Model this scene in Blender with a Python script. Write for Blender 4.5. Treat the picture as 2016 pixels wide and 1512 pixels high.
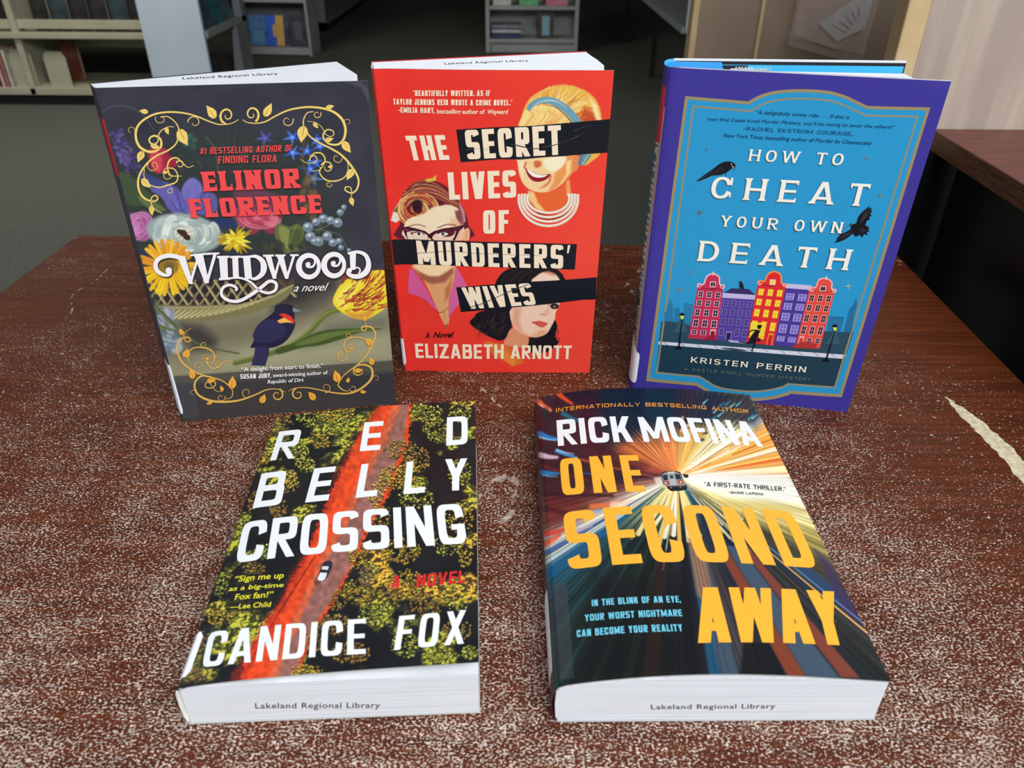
import bpy, math, random
import numpy as np
from mathutils import Matrix, Vector
from mathutils.geometry import tessellate_polygon

SC = bpy.context.scene
COL = SC.collection
for _o in list(bpy.data.objects):
    bpy.data.objects.remove(_o)

# ------------------------------------------------------------------ camera
FPX = 1517.77                      # focal length in pixels of a 2016 px wide frame
CAMR = np.array([[0.999972713, -0.007387333, 0.0],
                 [0.003973452, 0.537859071, -0.843025404],
                 [0.006227709, 0.843002440, 0.537873748]])
CAMO = np.array([0.0, 0.0, 0.32])
cd = bpy.data.cameras.new('camera')
cd.sensor_width = 36.0
cd.lens = 36.0 * FPX / 2016.0
cd.clip_start = 0.02
cd.clip_end = 60
cd.dof.use_dof = True
cd.dof.focus_distance = 0.52
cd.dof.aperture_fstop = 14.0
cam = bpy.data.objects.new('camera', cd)
COL.objects.link(cam)
cm = Matrix([list(r) for r in CAMR]).to_4x4()
cm.translation = Vector(CAMO)
cam.matrix_world = cm
SC.camera = cam

# ------------------------------------------------------------------ world, lights, exposure
SC.view_settings.view_transform = 'Standard'
SC.view_settings.look = 'None'
SC.view_settings.exposure = 0.0
SC.view_settings.gamma = 1.0
w = bpy.data.worlds.new('library_light')
SC.world = w
w.use_nodes = True
w.node_tree.nodes['Background'].inputs[0].default_value = (0.93, 0.96, 1.0, 1)
w.node_tree.nodes['Background'].inputs[1].default_value = 0.38


def area(name, loc, target, sx, sy, power, color=(1, 1, 1)):
    l = bpy.data.lights.new(name, 'AREA')
    l.shape = 'RECTANGLE'
    l.size = sx
    l.size_y = sy
    l.energy = power
    l.color = color
    o = bpy.data.objects.new(name, l)
    COL.objects.link(o)
    o.location = loc
    d = Vector(target) - Vector(loc)
    o.rotation_euler = d.to_track_quat('-Z', 'Y').to_euler()
    return o


area('window_daylight', (0.8, -1.35, 2.1), (0, 0.45, 0.08), 2.4, 1.3, 122, (0.97, 0.99, 1.0))
area('aisle_ceiling_lamp', (-2.2, 3.4, 1.75), (-2.2, 4.6, -0.4), 1.2, 0.6, 40, (1.0, 0.96, 0.88))


# ------------------------------------------------------------------ helpers
def lin(c):
    c = np.asarray(c, float) / 255.0
    return np.where(c <= 0.04045, c / 12.92, ((c + 0.055) / 1.055) ** 2.4)


def rgba(c, k=1.0):
    l = lin(c) * k
    return (float(l[0]), float(l[1]), float(l[2]), 1.0)


def mat(name, c=(200, 200, 200), rough=0.5, spec=0.5, metal=0.0):
    m = bpy.data.materials.new(name)
    m.use_nodes = True
    b = m.node_tree.nodes['Principled BSDF']
    b.inputs['Base Color'].default_value = rgba(c)
    b.inputs['Roughness'].default_value = rough
    b.inputs['Specular IOR Level'].default_value = spec
    b.inputs['Metallic'].default_value = metal
    return m


def noisy(name, c1, c2, scale=20.0, rough=0.6, stretch=(1, 1, 1), spec=0.4, detail=6.0, lo=0.35, hi=0.65, bump=0.0):
    """two-tone procedural material driven by stretched noise in object space"""
    m = mat(name, c1, rough, spec)
    nt = m.node_tree
    b = nt.nodes['Principled BSDF']
    tc = nt.nodes.new('ShaderNodeTexCoord')
    mp = nt.nodes.new('ShaderNodeMapping')
    mp.inputs['Scale'].default_value = stretch
    nz = nt.nodes.new('ShaderNodeTexNoise')
    nz.inputs['Scale'].default_value = scale
    nz.inputs['Detail'].default_value = detail
    rp = nt.nodes.new('ShaderNodeValToRGB')
    rp.color_ramp.elements[0].position = lo
    rp.color_ramp.elements[1].position = hi
    rp.color_ramp.elements[0].color = rgba(c1)
    rp.color_ramp.elements[1].color = rgba(c2)
    nt.links.new(tc.outputs['Object'], mp.inputs[0])
    nt.links.new(mp.outputs[0], nz.inputs['Vector'])
    nt.links.new(nz.outputs[0], rp.inputs[0])
    nt.links.new(rp.outputs[0], b.inputs['Base Color'])
    if bump:
        bp = nt.nodes.new('ShaderNodeBump')
        bp.inputs['Strength'].default_value = bump
        bp.inputs['Distance'].default_value = 0.002
        nt.links.new(nz.outputs[0], bp.inputs['Height'])
        nt.links.new(bp.outputs[0], b.inputs['Normal'])
    return m


def tag(o, label=None, cat=None, group=None, kind=None):
    if label:
        o['label'] = label
    if cat:
        o['category'] = cat
    if group:
        o['group'] = group
    if kind:
        o['kind'] = kind
    return o


def empty(name, loc, rz=0.0, label=None, cat=None, group=None):
    o = bpy.data.objects.new(name, None)
    COL.objects.link(o)
    o.location = loc
    o.rotation_euler = (0, 0, rz)
    o.empty_display_size = 0.05
    return tag(o, label, cat, group)


class MB:
    """collects boxes and prisms, builds one mesh object"""

    def __init__(s):
        s.v = []
        s.f = []
        s.mi = []

    def box(s, x0, x1, y0, y1, z0, z1, mi=0):
        n = len(s.v)
        s.v += [(x0, y0, z0), (x1, y0, z0), (x1, y1, z0), (x0, y1, z0), (x0, y0, z1), (x1, y0, z1), (x1, y1, z1), (x0, y1, z1)]
        for q in ((0, 3, 2, 1), (4, 5, 6, 7), (0, 1, 5, 4), (1, 2, 6, 5), (2, 3, 7, 6), (3, 0, 4, 7)):
            s.f.append([n + i for i in q])
            s.mi.append(mi)
        return s

    def prism(s, pts, a, b, mi=0, axis='z', mside=None):
        """extrude a polygon (2-D points) from a to b along axis; for y the points are (x,z)"""
        n = len(s.v)
        k = len(pts)
        for t in (a, b):
            for p in pts:
                s.v.append((p[0], p[1], t) if axis == 'z' else ((p[0], t, p[1]) if axis == 'y' else (t, p[0], p[1])))
        s.f.append([n + i for i in range(k)][::-1])
        s.f.append([n + k + i for i in range(k)])
        s.mi += [mi, mi]
        for i in range(k):
            j = (i + 1) % k
            s.f.append([n + i, n + j, n + k + j, n + k + i])
            s.mi.append(mi if mside is None else mside)
        return s

    def build(s, name, mats, parent=None, bevel=0.0, loc=None, seg=2):
        me = bpy.data.meshes.new(name)
        me.from_pydata(s.v, [], s.f)
        if not isinstance(mats, (list, tuple)):
            mats = [mats]
        for m in mats:
            me.materials.append(m)
        me.polygons.foreach_set('material_index', s.mi)
        import bmesh
        bm = bmesh.new()
        bm.from_mesh(me)
        bmesh.ops.recalc_face_normals(bm, faces=bm.faces)
        bm.to_mesh(me)
        bm.free()
        o = bpy.data.objects.new(name, me)
        COL.objects.link(o)
        o.parent = parent
        if loc:
            o.location = loc
        if bevel:
            md = o.modifiers.new('bevel', 'BEVEL')
            md.width = bevel
            md.segments = seg
            md.limit_method = 'ANGLE'
        return o


FLOOR = -0.75

# ------------------------------------------------------------------ the room
carpet = noisy('grey_carpet', (76, 79, 72), (104, 105, 97), 60, 0.95, (1, 4, 1), 0.1, 8, 0.3, 0.7, 0.3)
wallm = noisy('grey_wall_paint', (70, 70, 68), (78, 78, 75), 3, 0.9, spec=0.2)
tag(MB().box(-6, 6, -3.6, 13, FLOOR - 0.05, FLOOR).build('floor', carpet), kind='structure')
tag(MB().box(-6, 6, 13, 13.1, FLOOR, 2.0).build('wall_back', wallm), kind='structure')
tag(MB().box(-6.1, -6, -3.6, 13, FLOOR, 2.0).build('wall_left', wallm), kind='structure')
tag(MB().box(6, 6.1, -3.6, 13, FLOOR, 2.0).build('wall_right', wallm), kind='structure')

tag(MB().box(-6, 6, 3.2, 13, 2.0, 2.05).build('ceiling', noisy('ceiling_tile', (150, 150, 146), (160, 160, 156), 4, 0.9)), kind='structure')  # unseen, spans only the back; added to keep ambient light off the far aisle


# ------------------------------------------------------------------ worn table
def table_material():
    m = mat('worn_mahogany_laminate', (92, 44, 26), 0.42, 0.16)
    nt = m.node_tree
    N = nt.nodes.new
    L = nt.links.new
    b = nt.nodes['Principled BSDF']
    tc = N('ShaderNodeTexCoord')

    def mapping(sc):
        mp = N('ShaderNodeMapping')
        mp.inputs['Scale'].default_value = sc
        L(tc.outputs['Object'], mp.inputs[0])
        return mp.outputs[0]

    def noise(vec, scale, detail=4.0, rough=0.5, dist=0.0):
        n = N('ShaderNodeTexNoise')
        n.inputs['Scale'].default_value = scale
        n.inputs['Detail'].default_value = detail
        n.inputs['Roughness'].default_value = rough
        n.inputs['Distortion'].default_value = dist
        L(vec, n.inputs['Vector'])
        return n.outputs[0]

    def ramp(fac, stops):
        r = N('ShaderNodeValToRGB')
        e = r.color_ramp.elements
        while len(e) < len(stops):
            e.new(0.5)
        for i, (p, c) in enumerate(stops):
            e[i].position = p
            e[i].color = c if len(c) == 4 else rgba(c)
        L(fac, r.inputs[0])
        return r.outputs[0]

    def math_(op, a, bb=None, clamp=False):
        n = N('ShaderNodeMath')
        n.operation = op
        n.use_clamp = clamp
        for i, q in enumerate((a, bb)):
            if q is None:
                continue
            if isinstance(q, (int, float)):
                n.inputs[i].default_value = q
            else:
                L(q, n.inputs[i])
        return n.outputs[0]

    grain = noise(mapping((3, 60, 1)), 4, 8, 0.6, 0.3)
    wood = ramp(grain, [(0.25, (54, 24, 12)), (0.5, (80, 36, 18)), (0.75, (102, 50, 26))])
    # where the finish has worn: a broad field, heavier towards the user's edge and the middle
    sep = N('ShaderNodeSeparateXYZ')
    L(tc.outputs['Object'], sep.inputs[0])
    X, Y = sep.outputs[0], sep.outputs[1]
    wear = N('ShaderNodeMapRange')
    wear.inputs['From Min'].default_value = 0.62
    wear.inputs['From Max'].default_value = 0.26
    wear.inputs['To Min'].default_value = 0.0
    wear.inputs['To Max'].default_value = 0.118
    wear.clamp = True
    L(Y, wear.inputs['Value'])
    xr = N('ShaderNodeMapRange')
    xr.inputs['From Min'].default_value = 0.38
    xr.inputs['From Max'].default_value = 0.24
    xr.inputs['To Min'].default_value = 0.10
    xr.inputs['To Max'].default_value = 0.0
    L(X, xr.inputs['Value'])
    big = noise(mapping((1, 1, 1)), 9, 3, 0.5)
    mid = noise(mapping((1, 1.3, 1)), 45, 3, 0.6)
    field = math_('ADD', wear.outputs[0], math_('MULTIPLY', math_('SUBTRACT', big, 0.5), 0.20))
    field = math_('ADD', field, math_('MULTIPLY', math_('SUBTRACT', mid, 0.5), 0.22))
    field = math_('SUBTRACT', field, xr.outputs[0])
    spk = noise(mapping((0.85, 1.2, 1)), 820, 2.5, 0.5, 0.1)
    spk = math_('ADD', spk, field)
    mask = ramp(spk, [(0.655, (0, 0, 0, 1)), (0.685, (1, 1, 1, 1))])
    # separate chips, sparse far back, crowded in front
    for (vs, sz, amt, sx) in ((330, 0.20, 0.55, 0.75), (560, 0.24, 0.55, 0.85)):
        vo = N('ShaderNodeTexVoronoi')
        vo.inputs['Scale'].default_value = vs
        wob = noise(mapping((1, 1, 1)), vs * 2.2, 1.0, 0.5)
        L(mapping((sx, 1.25, 1)), vo.inputs['Vector'])
        rnd_ = N('ShaderNodeSeparateXYZ')
        L(vo.outputs['Color'], rnd_.inputs[0])
        dn = N('ShaderNodeMapRange')
        dn.inputs['From Min'].default_value = 0.73
        dn.inputs['From Max'].default_value = 0.36
        dn.inputs['To Min'].default_value = -0.05
        dn.inputs['To Max'].default_value = amt
        L(Y, dn.inputs['Value'])
        dens = math_('ADD', dn.outputs[0], math_('MULTIPLY', math_('SUBTRACT', big, 0.5), 1.1))
        dens = math_('SUBTRACT', dens, math_('MULTIPLY', xr.outputs[0], 4.0))
        on = math_('LESS_THAN', rnd_.outputs[0], dens)
        rad = math_('MULTIPLY', math_('ADD', rnd_.outputs[1], 0.35), sz * 0.95)
        dd = math_('ADD', vo.outputs['Distance'], math_('MULTIPLY', math_('SUBTRACT', wob, 0.5), 0.35))
        hit = math_('MULTIPLY', math_('LESS_THAN', dd, rad), on)
        mask = math_('MAXIMUM', mask, hit)
    # hairline scratches
    wv = N('ShaderNodeTexVoronoi')
    wv.feature = 'DISTANCE_TO_EDGE'
    wv.inputs['Scale'].default_value = 7.0
    mpd = N('ShaderNodeMapping')
    mpd.inputs['Scale'].default_value = (1.0, 0.6, 1)
    mpd.inputs['Rotation'].default_value = (0, 0, 0.5)
    nzv = N('ShaderNodeTexNoise')
    nzv.inputs['Scale'].default_value = 5
    L(tc.outputs['Object'], nzv.inputs['Vector'])
    mx = N('ShaderNodeMix')
    mx.data_type = 'VECTOR'
    mx.inputs[0].default_value = 0.25
    L(tc.outputs['Object'], mx.inputs[4])
    L(nzv.outputs[1], mx.inputs[5])
    L(mx.outputs[1], mpd.inputs[0])
    L(mpd.outputs[0], wv.inputs['Vector'])
    scr = ramp(wv.outputs['Distance'], [(0.0035, (1, 1, 1, 1)), (0.007, (0, 0, 0, 1))])
    brk = ramp(noise(mapping((1, 1, 1)), 120, 2, 0.5), [(0.52, (0, 0, 0, 1)), (0.58, (1, 1, 1, 1))])
    sel = ramp(noise(mapping((1, 1, 1)), 4, 1, 0.5), [(0.50, (0, 0, 0, 1)), (0.56, (1, 1, 1, 1))])
    sc2 = math_('MULTIPLY', math_('MULTIPLY', math_('MULTIPLY', scr, brk), sel), 0.75)
    mk = math_('MAXIMUM', mask, sc2)
    tone = ramp(noise(mapping((1, 1, 1)), 200, 3, 0.6), [(0.3, (126, 110, 98)), (0.68, (206, 192, 180))])
    mix = N('ShaderNodeMix')
    mix.data_type = 'RGBA'
    L(mk, mix.inputs[0])
    L(wood, mix.inputs[6])
    L(tone, mix.inputs[7])
    L(mix.outputs[2], b.inputs['Base Color'])
    rr = N('ShaderNodeMapRange')
    rr.inputs['To Min'].default_value = 0.36
    rr.inputs['To Max'].default_value = 0.7
    L(mk, rr.inputs['Value'])
    L(rr.outputs[0], b.inputs['Roughness'])
    bp = N('ShaderNodeBump')
    bp.inputs['Strength'].default_value = 0.25
    bp.inputs['Distance'].default_value = 0.0004
    bp.invert = True
    L(mk, bp.inputs['Height'])
    L(bp.outputs[0], b.inputs['Normal'])
    return m


TY = -0.0261
tb = empty('table', (0, 0, FLOOR), 0, 'reddish brown wooden table with badly worn speckled top carrying the five displayed books', 'table')
edge_wood = noisy('brown_edge_banding', (64, 34, 20), (98, 56, 34), 30, 0.45, (1, 1, 12))
chip_m = noisy('bare_chipboard', (172, 160, 132), (206, 194, 164), 260, 0.85, bump=0.4)
cs, sn = math.cos(TY), math.sin(TY)


def trot(x, y):
    return (x * cs - y * sn, x * sn + y * cs)


top = MB().prism([trot(-0.4984, -0.03), trot(0.3853, -0.03), trot(0.3853, 0.7859), trot(-0.4984, 0.7859)], -0.028, 0.0, 0, mside=1)
o = top.build('tabletop', [table_material(), edge_wood], tb, 0.0012)
o.location = (0, 0, -FLOOR)
for (lx, ly) in ((-0.45, 0.02), (0.33, 0.02), (0.33, 0.73), (-0.45, 0.73)):
    px, py = trot(lx, ly)
    MB().box(px - 0.025, px + 0.025, py - 0.025, py + 0.025, 0, 0.722).build('leg', edge_wood, tb, 0.003)
random.seed(5)
ax, ay, bx, by = 0.331, 0.487, 0.327, 0.345
chip = []
nn = 46
wprof = [0.0, .003, .0065, .0065, .007, .0075, .007, .0085, .0095, .009, .010, .012]
for side in (1, -1):
    rng_ = range(nn) if side == 1 else range(nn - 1, -1, -1)
    for i in rng_:
        t = i / (nn - 1)
        wd = np.interp(t * 11, range(12), wprof) * (1 if side == 1 else 0.85) + random.uniform(-0.0011, 0.0011)
        cx = ax + (bx - ax) * t + 0.0125 * math.sin(t * 2.2) - 0.003
        cy = ay + (by - ay) * t
        chip.append((cx + side * max(wd, 0.0003), cy + random.uniform(-0.0008, 0.0008)))
chip_o = MB().prism(chip, 0.0, 0.00025).build('chipped_patch', chip_m, tb)
chip_o.location = (0, 0, -FLOOR)
tag(chip_o, 'cream bare patch where the laminate has chipped away')

# ------------------------------------------------------------------ neighbouring desk, its hutch panel and black side
desk = empty('desk', (0, 0, FLOOR), 0, 'dark brown desk with a thick top and black side panel at the right edge', 'desk')
dz = -FLOOR
dtop_m = noisy('dark_red_laminate', (78, 36, 30), (104, 52, 42), 60, 0.42, (1, 6, 1))
dedge_m = noisy('brown_grain_edge', (70, 42, 28), (112, 74, 52), 40, 0.5, (1, 1, 14))
d = MB().prism([(0.446, 0.8415), (0.428, 0.16), (1.3, 0.16), (1.3, 0.8415)], dz + 0.089, dz + 0.11, 0, mside=1)
d.build('desktop', [dtop_m, dedge_m], desk, 0.0012)
blk = mat('black_plastic_panel', (13, 14, 17), 0.33, 0.5)
nt = blk.node_tree
nz = nt.nodes.new('ShaderNodeTexNoise')
nz.inputs['Scale'].default_value = 2.2
bp = nt.nodes.new('ShaderNodeBump')
bp.inputs['Strength'].default_value = 0.5
bp.inputs['Distance'].default_value = 0.03
nt.links.new(nz.outputs[0], bp.inputs['Height'])
nt.links.new(bp.outputs[0], nt.nodes['Principled BSDF'].inputs['Normal'])
MB().box(0.462, 0.48, 0.18, 0.80, 0.0, dz + 0.089).build('side_panel', blk, desk, 0.002)
MB().box(0.392, 1.28, 0.822, 0.838, 0.0, dz + 0.089).build('back_panel', blk, desk)
MB().box(1.26, 1.28, 0.18, 0.80, 0.0, dz + 0.089).build('side_panel', blk, desk)


def maple_material(name, c1, c2):
    m = noisy(name, c1, c2, 5.5, 0.5, (10, 10, 0.9), 0.4, 7, 0.38, 0.66)
    return m


maple = maple_material('pale_maple_laminate', (158, 143, 132), (178, 163, 150))
cream = noisy('cream_edge_strip', (186, 160, 118), (198, 174, 134), 20, 0.5)
MP = empty('privacy_panel', (0, 0, FLOOR), 0, 'pale maple-grained board panel standing behind the dark desk top', 'panel')
MB().box(0.411, 1.35, 0.844, 0.868, 0.0, dz + 0.62).build('board', maple, MP, 0.001)
MB().box(0.388, 0.411, 0.8425, 0.870, 0.0, dz + 0.62).build('edge_strip', cream, MP, 0.002)

brown = noisy('taupe_laminate', (134, 117, 100), (146, 128, 110), 12, 0.45, (1, 1, 0.6))
CB = empty('cabinet', (0, 0, FLOOR), 0, 'taupe brown cabinet with thin tan edge strips behind the maple panel', 'cabinet')
MB().box(0.307, 1.2, 1.42, 1.446, 0.0, dz + 0.75).build('body', brown, CB)
MB().box(0.296, 0.307, 1.412, 1.446, 0.0, dz + 0.75).build('edge_strip', cream, CB, 0.002)
MB().box(0.409, 0.4145, 1.414, 1.42, 0.0, dz + 0.75).build('door_seam_strip', cream, CB)
# clear pocket and sheets fixed on the cabinet door
pk = mat('clear_acrylic', (205, 190, 180), 0.15, 0.5)
pk.node_tree.nodes['Principled BSDF'].inputs['Alpha'].default_value = 0.22
PK = empty('leaflet_holder', (0, 0, 0), 0, 'clear plastic leaflet holder fixed to the taupe cabinet door', 'holder')
MB().prism([(0.462, 0.118), (0.465, 0.24), (0.60, 0.24), (0.592, 0.09)], 1.404, 1.407, axis='y').build('front_sheet', pk, PK)
MB().prism([(0.460, 0.105), (0.460, 0.118), (0.592, 0.088), (0.592, 0.075)], 1.400, 1.419, axis='y').build('lip', pk, PK)
pink = noisy('pink_paper', (156, 130, 126), (172, 146, 140), 30, 0.7)
whitep = noisy('white_printed_paper', (176, 186, 192), (196, 202, 206), 60, 0.6)
inkm = mat('grey_print', (112, 116, 122), 0.6)
tag(MB().prism([(0.470, 0.121), (0.474, 0.23), (0.585, 0.23), (0.57, 0.112), (0.55, 0.096)], 1.4165, 1.4175, axis='y').build('leaflet', pink),
    'pinkish sheet lying behind the white one in the clear holder', 'paper')
pw = empty('paper_sheet', (0, 0, 0), 0, 'white printed sheet set at a slant in the clear holder', 'paper')
MB().prism([(0.508, 0.138), (0.5895, 0.197), (0.5875, 0.133), (0.545, 0.111)], 1.411, 1.4125, axis='y').build('sheet', whitep, pw)
mm = MB()
for i in range(5):
    t0 = 0.25 + i * 0.12
    mm.prism([(0.530 + i * 0.009, 0.148 + i * 0.007 - 0.012), (0.530 + i * 0.009 + 0.002, 0.1485 + i * 0.007 - 0.012), (0.556 + i * 0.004 + .002, 0.133 + i * 0.006 - .008), (0.556 + i * 0.004, 0.1315 + i * 0.006 - .008)], 1.4102, 1.4109, axis='y')
mm.build('printed_lines', inkm, pw)

# ------------------------------------------------------------------ library shelving in the background
enamel = noisy('cream_enamel_steel', (158, 156, 132), (170, 168, 146), 4, 0.45)
bluegrey = noisy('pale_blue_enamel', (176, 190, 200), (184, 198, 208), 4, 0.5)
greyen = noisy('grey_enamel', (128, 132, 134), (138, 142, 144), 4, 0.5)
whiteen = noisy('white_enamel', (150, 154, 150), (164, 168, 164), 4, 0.5)
darkk = mat('black_kick', (18, 18, 18), 0.7)
page = mat('far_page_paper', (196, 190, 176), 0.8)


def shelf_unit(name, label, loc, rz, W, D, H, zs, m, mback=None, kick=None, side=0.02, post=0.02, thick=0.03):
    u = empty(name, loc, rz, label, 'bookcase')
    MB().box(0, side, 0, D, 0, H).build('side_panel', m, u, 0.002)
    MB().box(W - side, W, 0, D, 0, H).build('side_panel', m, u, 0.002)
    if mback:
        MB().box(side, W - side, D - 0.01, D, 0, H).build('back_panel', mback, u)
    for z in zs:
        MB().box(side, W - side, 0.004, D - 0.01, z - thick, z).build('shelf', m, u, 0.002)
    if kick:
        MB().box(side, W - side, 0.03, 0.05, 0, zs[0] - thick).build('kick_plate', kick, u)
    return u


def small_book(label, loc, rz, w_, h_, t_, c, tilt=0.0, flat=False, group=None, face=None):
    """a closed book in the distance: cover board shell and page block"""
    b = empty('book', loc, rz, label, 'book', group)
    b.rotation_euler = (tilt, 0, rz) if not flat else (0, 0, rz)
    cm_ = noisy('book_cloth', c, [min(255, v + 24) for v in c], 18, 0.6) if not isinstance(c, bpy.types.Material) else c
    if flat:
        MB().box(0, w_, 0, h_, 0, 0.003).box(0, w_, 0, h_, t_ - 0.003, t_).box(0, w_, 0, 0.003, 0, t_).build('cover', cm_, b)
        MB().box(0.004, w_ - 0.004, 0.003, h_ - 0.006, 0.003, t_ - 0.003).build('page_block', page, b)
    else:
        MB().box(0, w_, 0, 0.003, 0, h_).box(0, w_, t_ - 0.003, t_, 0, h_).box(0, 0.003, 0, t_, 0, h_).build('cover', cm_, b)
        MB().box(0.003, w_ - 0.005, 0.003, t_ - 0.003, 0.004, h_ - 0.004).build('page_block', page, b)
    if face:
        mb = MB()
        for (x0, x1, z0, z1) in face[1]:
            mb.box(x0 * w_, x1 * w_, -0.0008, 0.0, z0 * h_, z1 * h_)
        mb.build('cover_picture', mat('cover_print', face[0], 0.5), b)
    return b


# long low cream bookcase, far left
LX = -3.6
lb = empty('bookcase', (LX, 4.66, FLOOR), 0, 'long cream steel library bookcase with near-empty bottom shelf, far left', 'bookcase')
for x in (0.0, 0.80, 1.625):
    MB().box(x, x + 0.035, 0.0, 0.03, 0.06, 1.2).build('post', enamel, lb, 0.003)
    MB().box(x + 0.012, x + 0.022, 0.03, 0.42, 0.06, 1.2).build('divider_panel', enamel, lb)
MB().box(0, 1.66, 0.0, 0.45, 0.06, 0.10).build('base_shelf', enamel, lb, 0.004)
MB().box(0, 1.66, 0.03, 0.06, 0.0, 0.06).build('kick_plate', darkk, lb)
MB().box(0, 1.66, -0.02, 0.02, 0.365, 0.395).box(0, 1.66, 0.02, 0.42, 0.385, 0.395).build('shelf', enamel, lb, 0.003)
MB().box(0.0, 1.66, 0.40, 0.44, 0.255, 0.30).build('back_rail', enamel, lb, 0.003)
MB().box(0.0, 1.66, 0.02, 0.06, 0.41, 0.455).build('lower_back_rail', enamel, lb, 0.003)
for i, (x, hh, c) in enumerate(((0.61, 0.20, (120, 60, 60)), (0.64, 0.21, (190, 150, 150)), (0.665, 0.19, (150, 90, 90)), (0.69, 0.2, (176, 170, 150)), (0.58, 0.2, (60, 80, 130)), (0.545, 0.21, (150, 150, 160)))):
    b = small_book(['dark red upright book on the bottom cream shelf', 'pink spined book second on the bottom cream shelf', 'maroon book third on the bottom cream shelf', 'beige book leaning by the bookend, bottom cream shelf', 'blue book at the frame edge on the cream shelf', 'grey book leftmost on the bottom cream shelf'][i],
                   (LX + x + 0.02, 4.68, FLOOR + 0.10), math.radians(90), 0.15, hh, 0.024, c, group='books on the cream bottom shelf')
for i, (x, hh) in enumerate(((0.735, 0.20), (0.93, 0.19))):
    bk = empty('bookend', (LX + x, 4.70, FLOOR + 0.10), 0, ['beige steel bookend left of the upright post', 'beige steel bookend right of the upright post on bare shelf'][i], 'bookend', None)
    pts = [(0.0, 0.0), (0.14, 0.0), (0.14, hh - 0.03), (0.12, hh), (0.02, hh), (0.0, hh - 0.03)]
    MB().prism([(-0.02 + p[0] * 0.9, p[1]) for p in pts], 0.0, 0.003, axis='y').build('upright_plate', enamel, bk)
    MB().box(-0.02, 0.106, 0.003, 0.12, 0.0, 0.002).build('foot_plate', enamel, bk)
small_book('brown book lying behind the bookend on bare shelf', (LX + 0.93, 4.86, FLOOR + 0.10), 0, 0.10, 0.22, 0.03, (96, 44, 26), group=None)
for i in range(6):
    small_book('dark book standing on the upper shelf of the long cream bookcase', (LX + 0.90 + i * 0.11, 4.74, FLOOR + 0.395), 0.05 * (i % 3), 0.09, 0.22, 0.03,
               [(22, 20, 20), (28, 44, 48), (16, 14, 14)][i % 3], group='dark books on the upper cream shelf')
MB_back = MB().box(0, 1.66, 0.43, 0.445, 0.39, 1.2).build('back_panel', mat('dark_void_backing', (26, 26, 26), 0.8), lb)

# pale blue end-panel display bookcase
eb = empty('display_bookcase', (-1.912, 4.3, FLOOR), 0, 'pale blue-white end panel of a display bookcase left of centre', 'bookcase')
MB().box(0.0, 0.315, 0.0, 0.025, 0.0, 1.25).build('end_panel', bluegrey, eb, 0.003)
MB().box(0.0, 0.02, 0.025, 0.70, 0.0, 1.25).build('back_panel', greyen, eb)
MB().box(0.28, 0.325, 0.62, 0.70, 0.0, 1.25).build('far_post', greyen, eb, 0.003)
for z in (0.08, 0.455, 0.83):
    MB().prism([(0.02, z - 0.02), (0.325, z - 0.035), (0.325, z), (0.02, z)], 0.025, 0.70, axis='y').build('shelf', whiteen, eb, 0.003)
MB().prism([(0.26, 0.08), (0.325, 0.08), (0.325, 0.42), (0.30, 0.42)], 0.50, 0.62, axis='y').build('sloping_insert', greyen, eb)
for i, (yy, z, c) in enumerate(((0.08, 0.455, (52, 70, 80)), (0.25, 0.455, (40, 92, 100)), (0.42, 0.455, (66, 90, 100)), (0.10, 0.08, (30, 36, 52)), (0.28, 0.08, (36, 34, 30)))):
    b = small_book(['slate book face-out on the upper ledge beside the blue end panel', 'teal book face-out in the middle of the upper ledge', 'grey-blue book face-out at the far end of the upper ledge',
                    'navy book face-out on the low ledge beside the blue end panel', 'black book face-out on the low ledge by the far post'][i],
                   (-1.912 + 0.30, 4.3 + yy, FLOOR + z), math.radians(90), 0.15, 0.22, 0.02, c, tilt=0.0)
    b.rotation_euler = (math.radians(-14), 0, math.radians(90))

# white display bookcase with three face-out books
u2 = shelf_unit('display_bookcase', 'white bookcase with a bright blue and gold face-out book, behind the blue end panel', (-2.10, 6.34, FLOOR), math.radians(-4), 0.56, 0.24, 1.2, (0.06, 0.42, 0.78), whiteen, greyen, None, 0.02, 0.02, 0.05)
for i, (x, c, f) in enumerate(((0.07, (58, 104, 150), ((90, 140, 180), [(0.2, 0.8, 0.1, 0.5)])),
                               (0.20, (30, 84, 190), ((214, 168, 84), [(0.58, 1.0, 0.0, 1.0), (0.4, 0.6, 0.3, 0.7)])),
                               (0.38, (46, 44, 60), ((92, 84, 90), [(0.3, 0.7, 0.2, 0.8)])))):
    b = small_book(['light blue face-out book at the left of the white bookcase', 'bright blue and gold face-out book in the white bookcase', 'dark face-out book at the right of the white bookcase'][i],
                   (-2.10 + x, 6.40 - x * 0.07, FLOOR + 0.065), math.radians(-4), 0.14, 0.21, 0.02, c, face=f)
    b.rotation_euler = (math.radians(-10), 0, math.radians(-4))

# long low bookcase receding on the left of the aisle, with spines
lc = empty('low_bookcase', (-2.15, 7.6, FLOOR), 0, 'long low bookcase packed with book spines, receding along the aisle', 'bookcase')
MB().box(0.0, 0.45, 0.0, 5.0, 0.0, 0.05).build('base', darkk, lc)
MB().box(0.0, 0.45, 0.0, 5.0, 0.05, 0.07).build('shelf', greyen, lc)
MB().box(0.0, 0.45, 0.0, 5.0, 0.36, 0.39).build('shelf', greyen, lc)
MB().box(0.0, 0.45, 0.0, 0.02, 0.0, 1.0).build('end_panel', greyen, lc)
MB().box(0.0, 0.02, 0.0, 5.0, 0.0, 1.0).build('back_panel', greyen, lc)
random.seed(3)
yy = 0.05
cols = [noisy('spine_cloth', c, [v + 20 for v in c], 10, 0.7) for c in ((110, 104, 96), (84, 80, 74), (132, 124, 112), (70, 74, 80), (96, 84, 74))]
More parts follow.
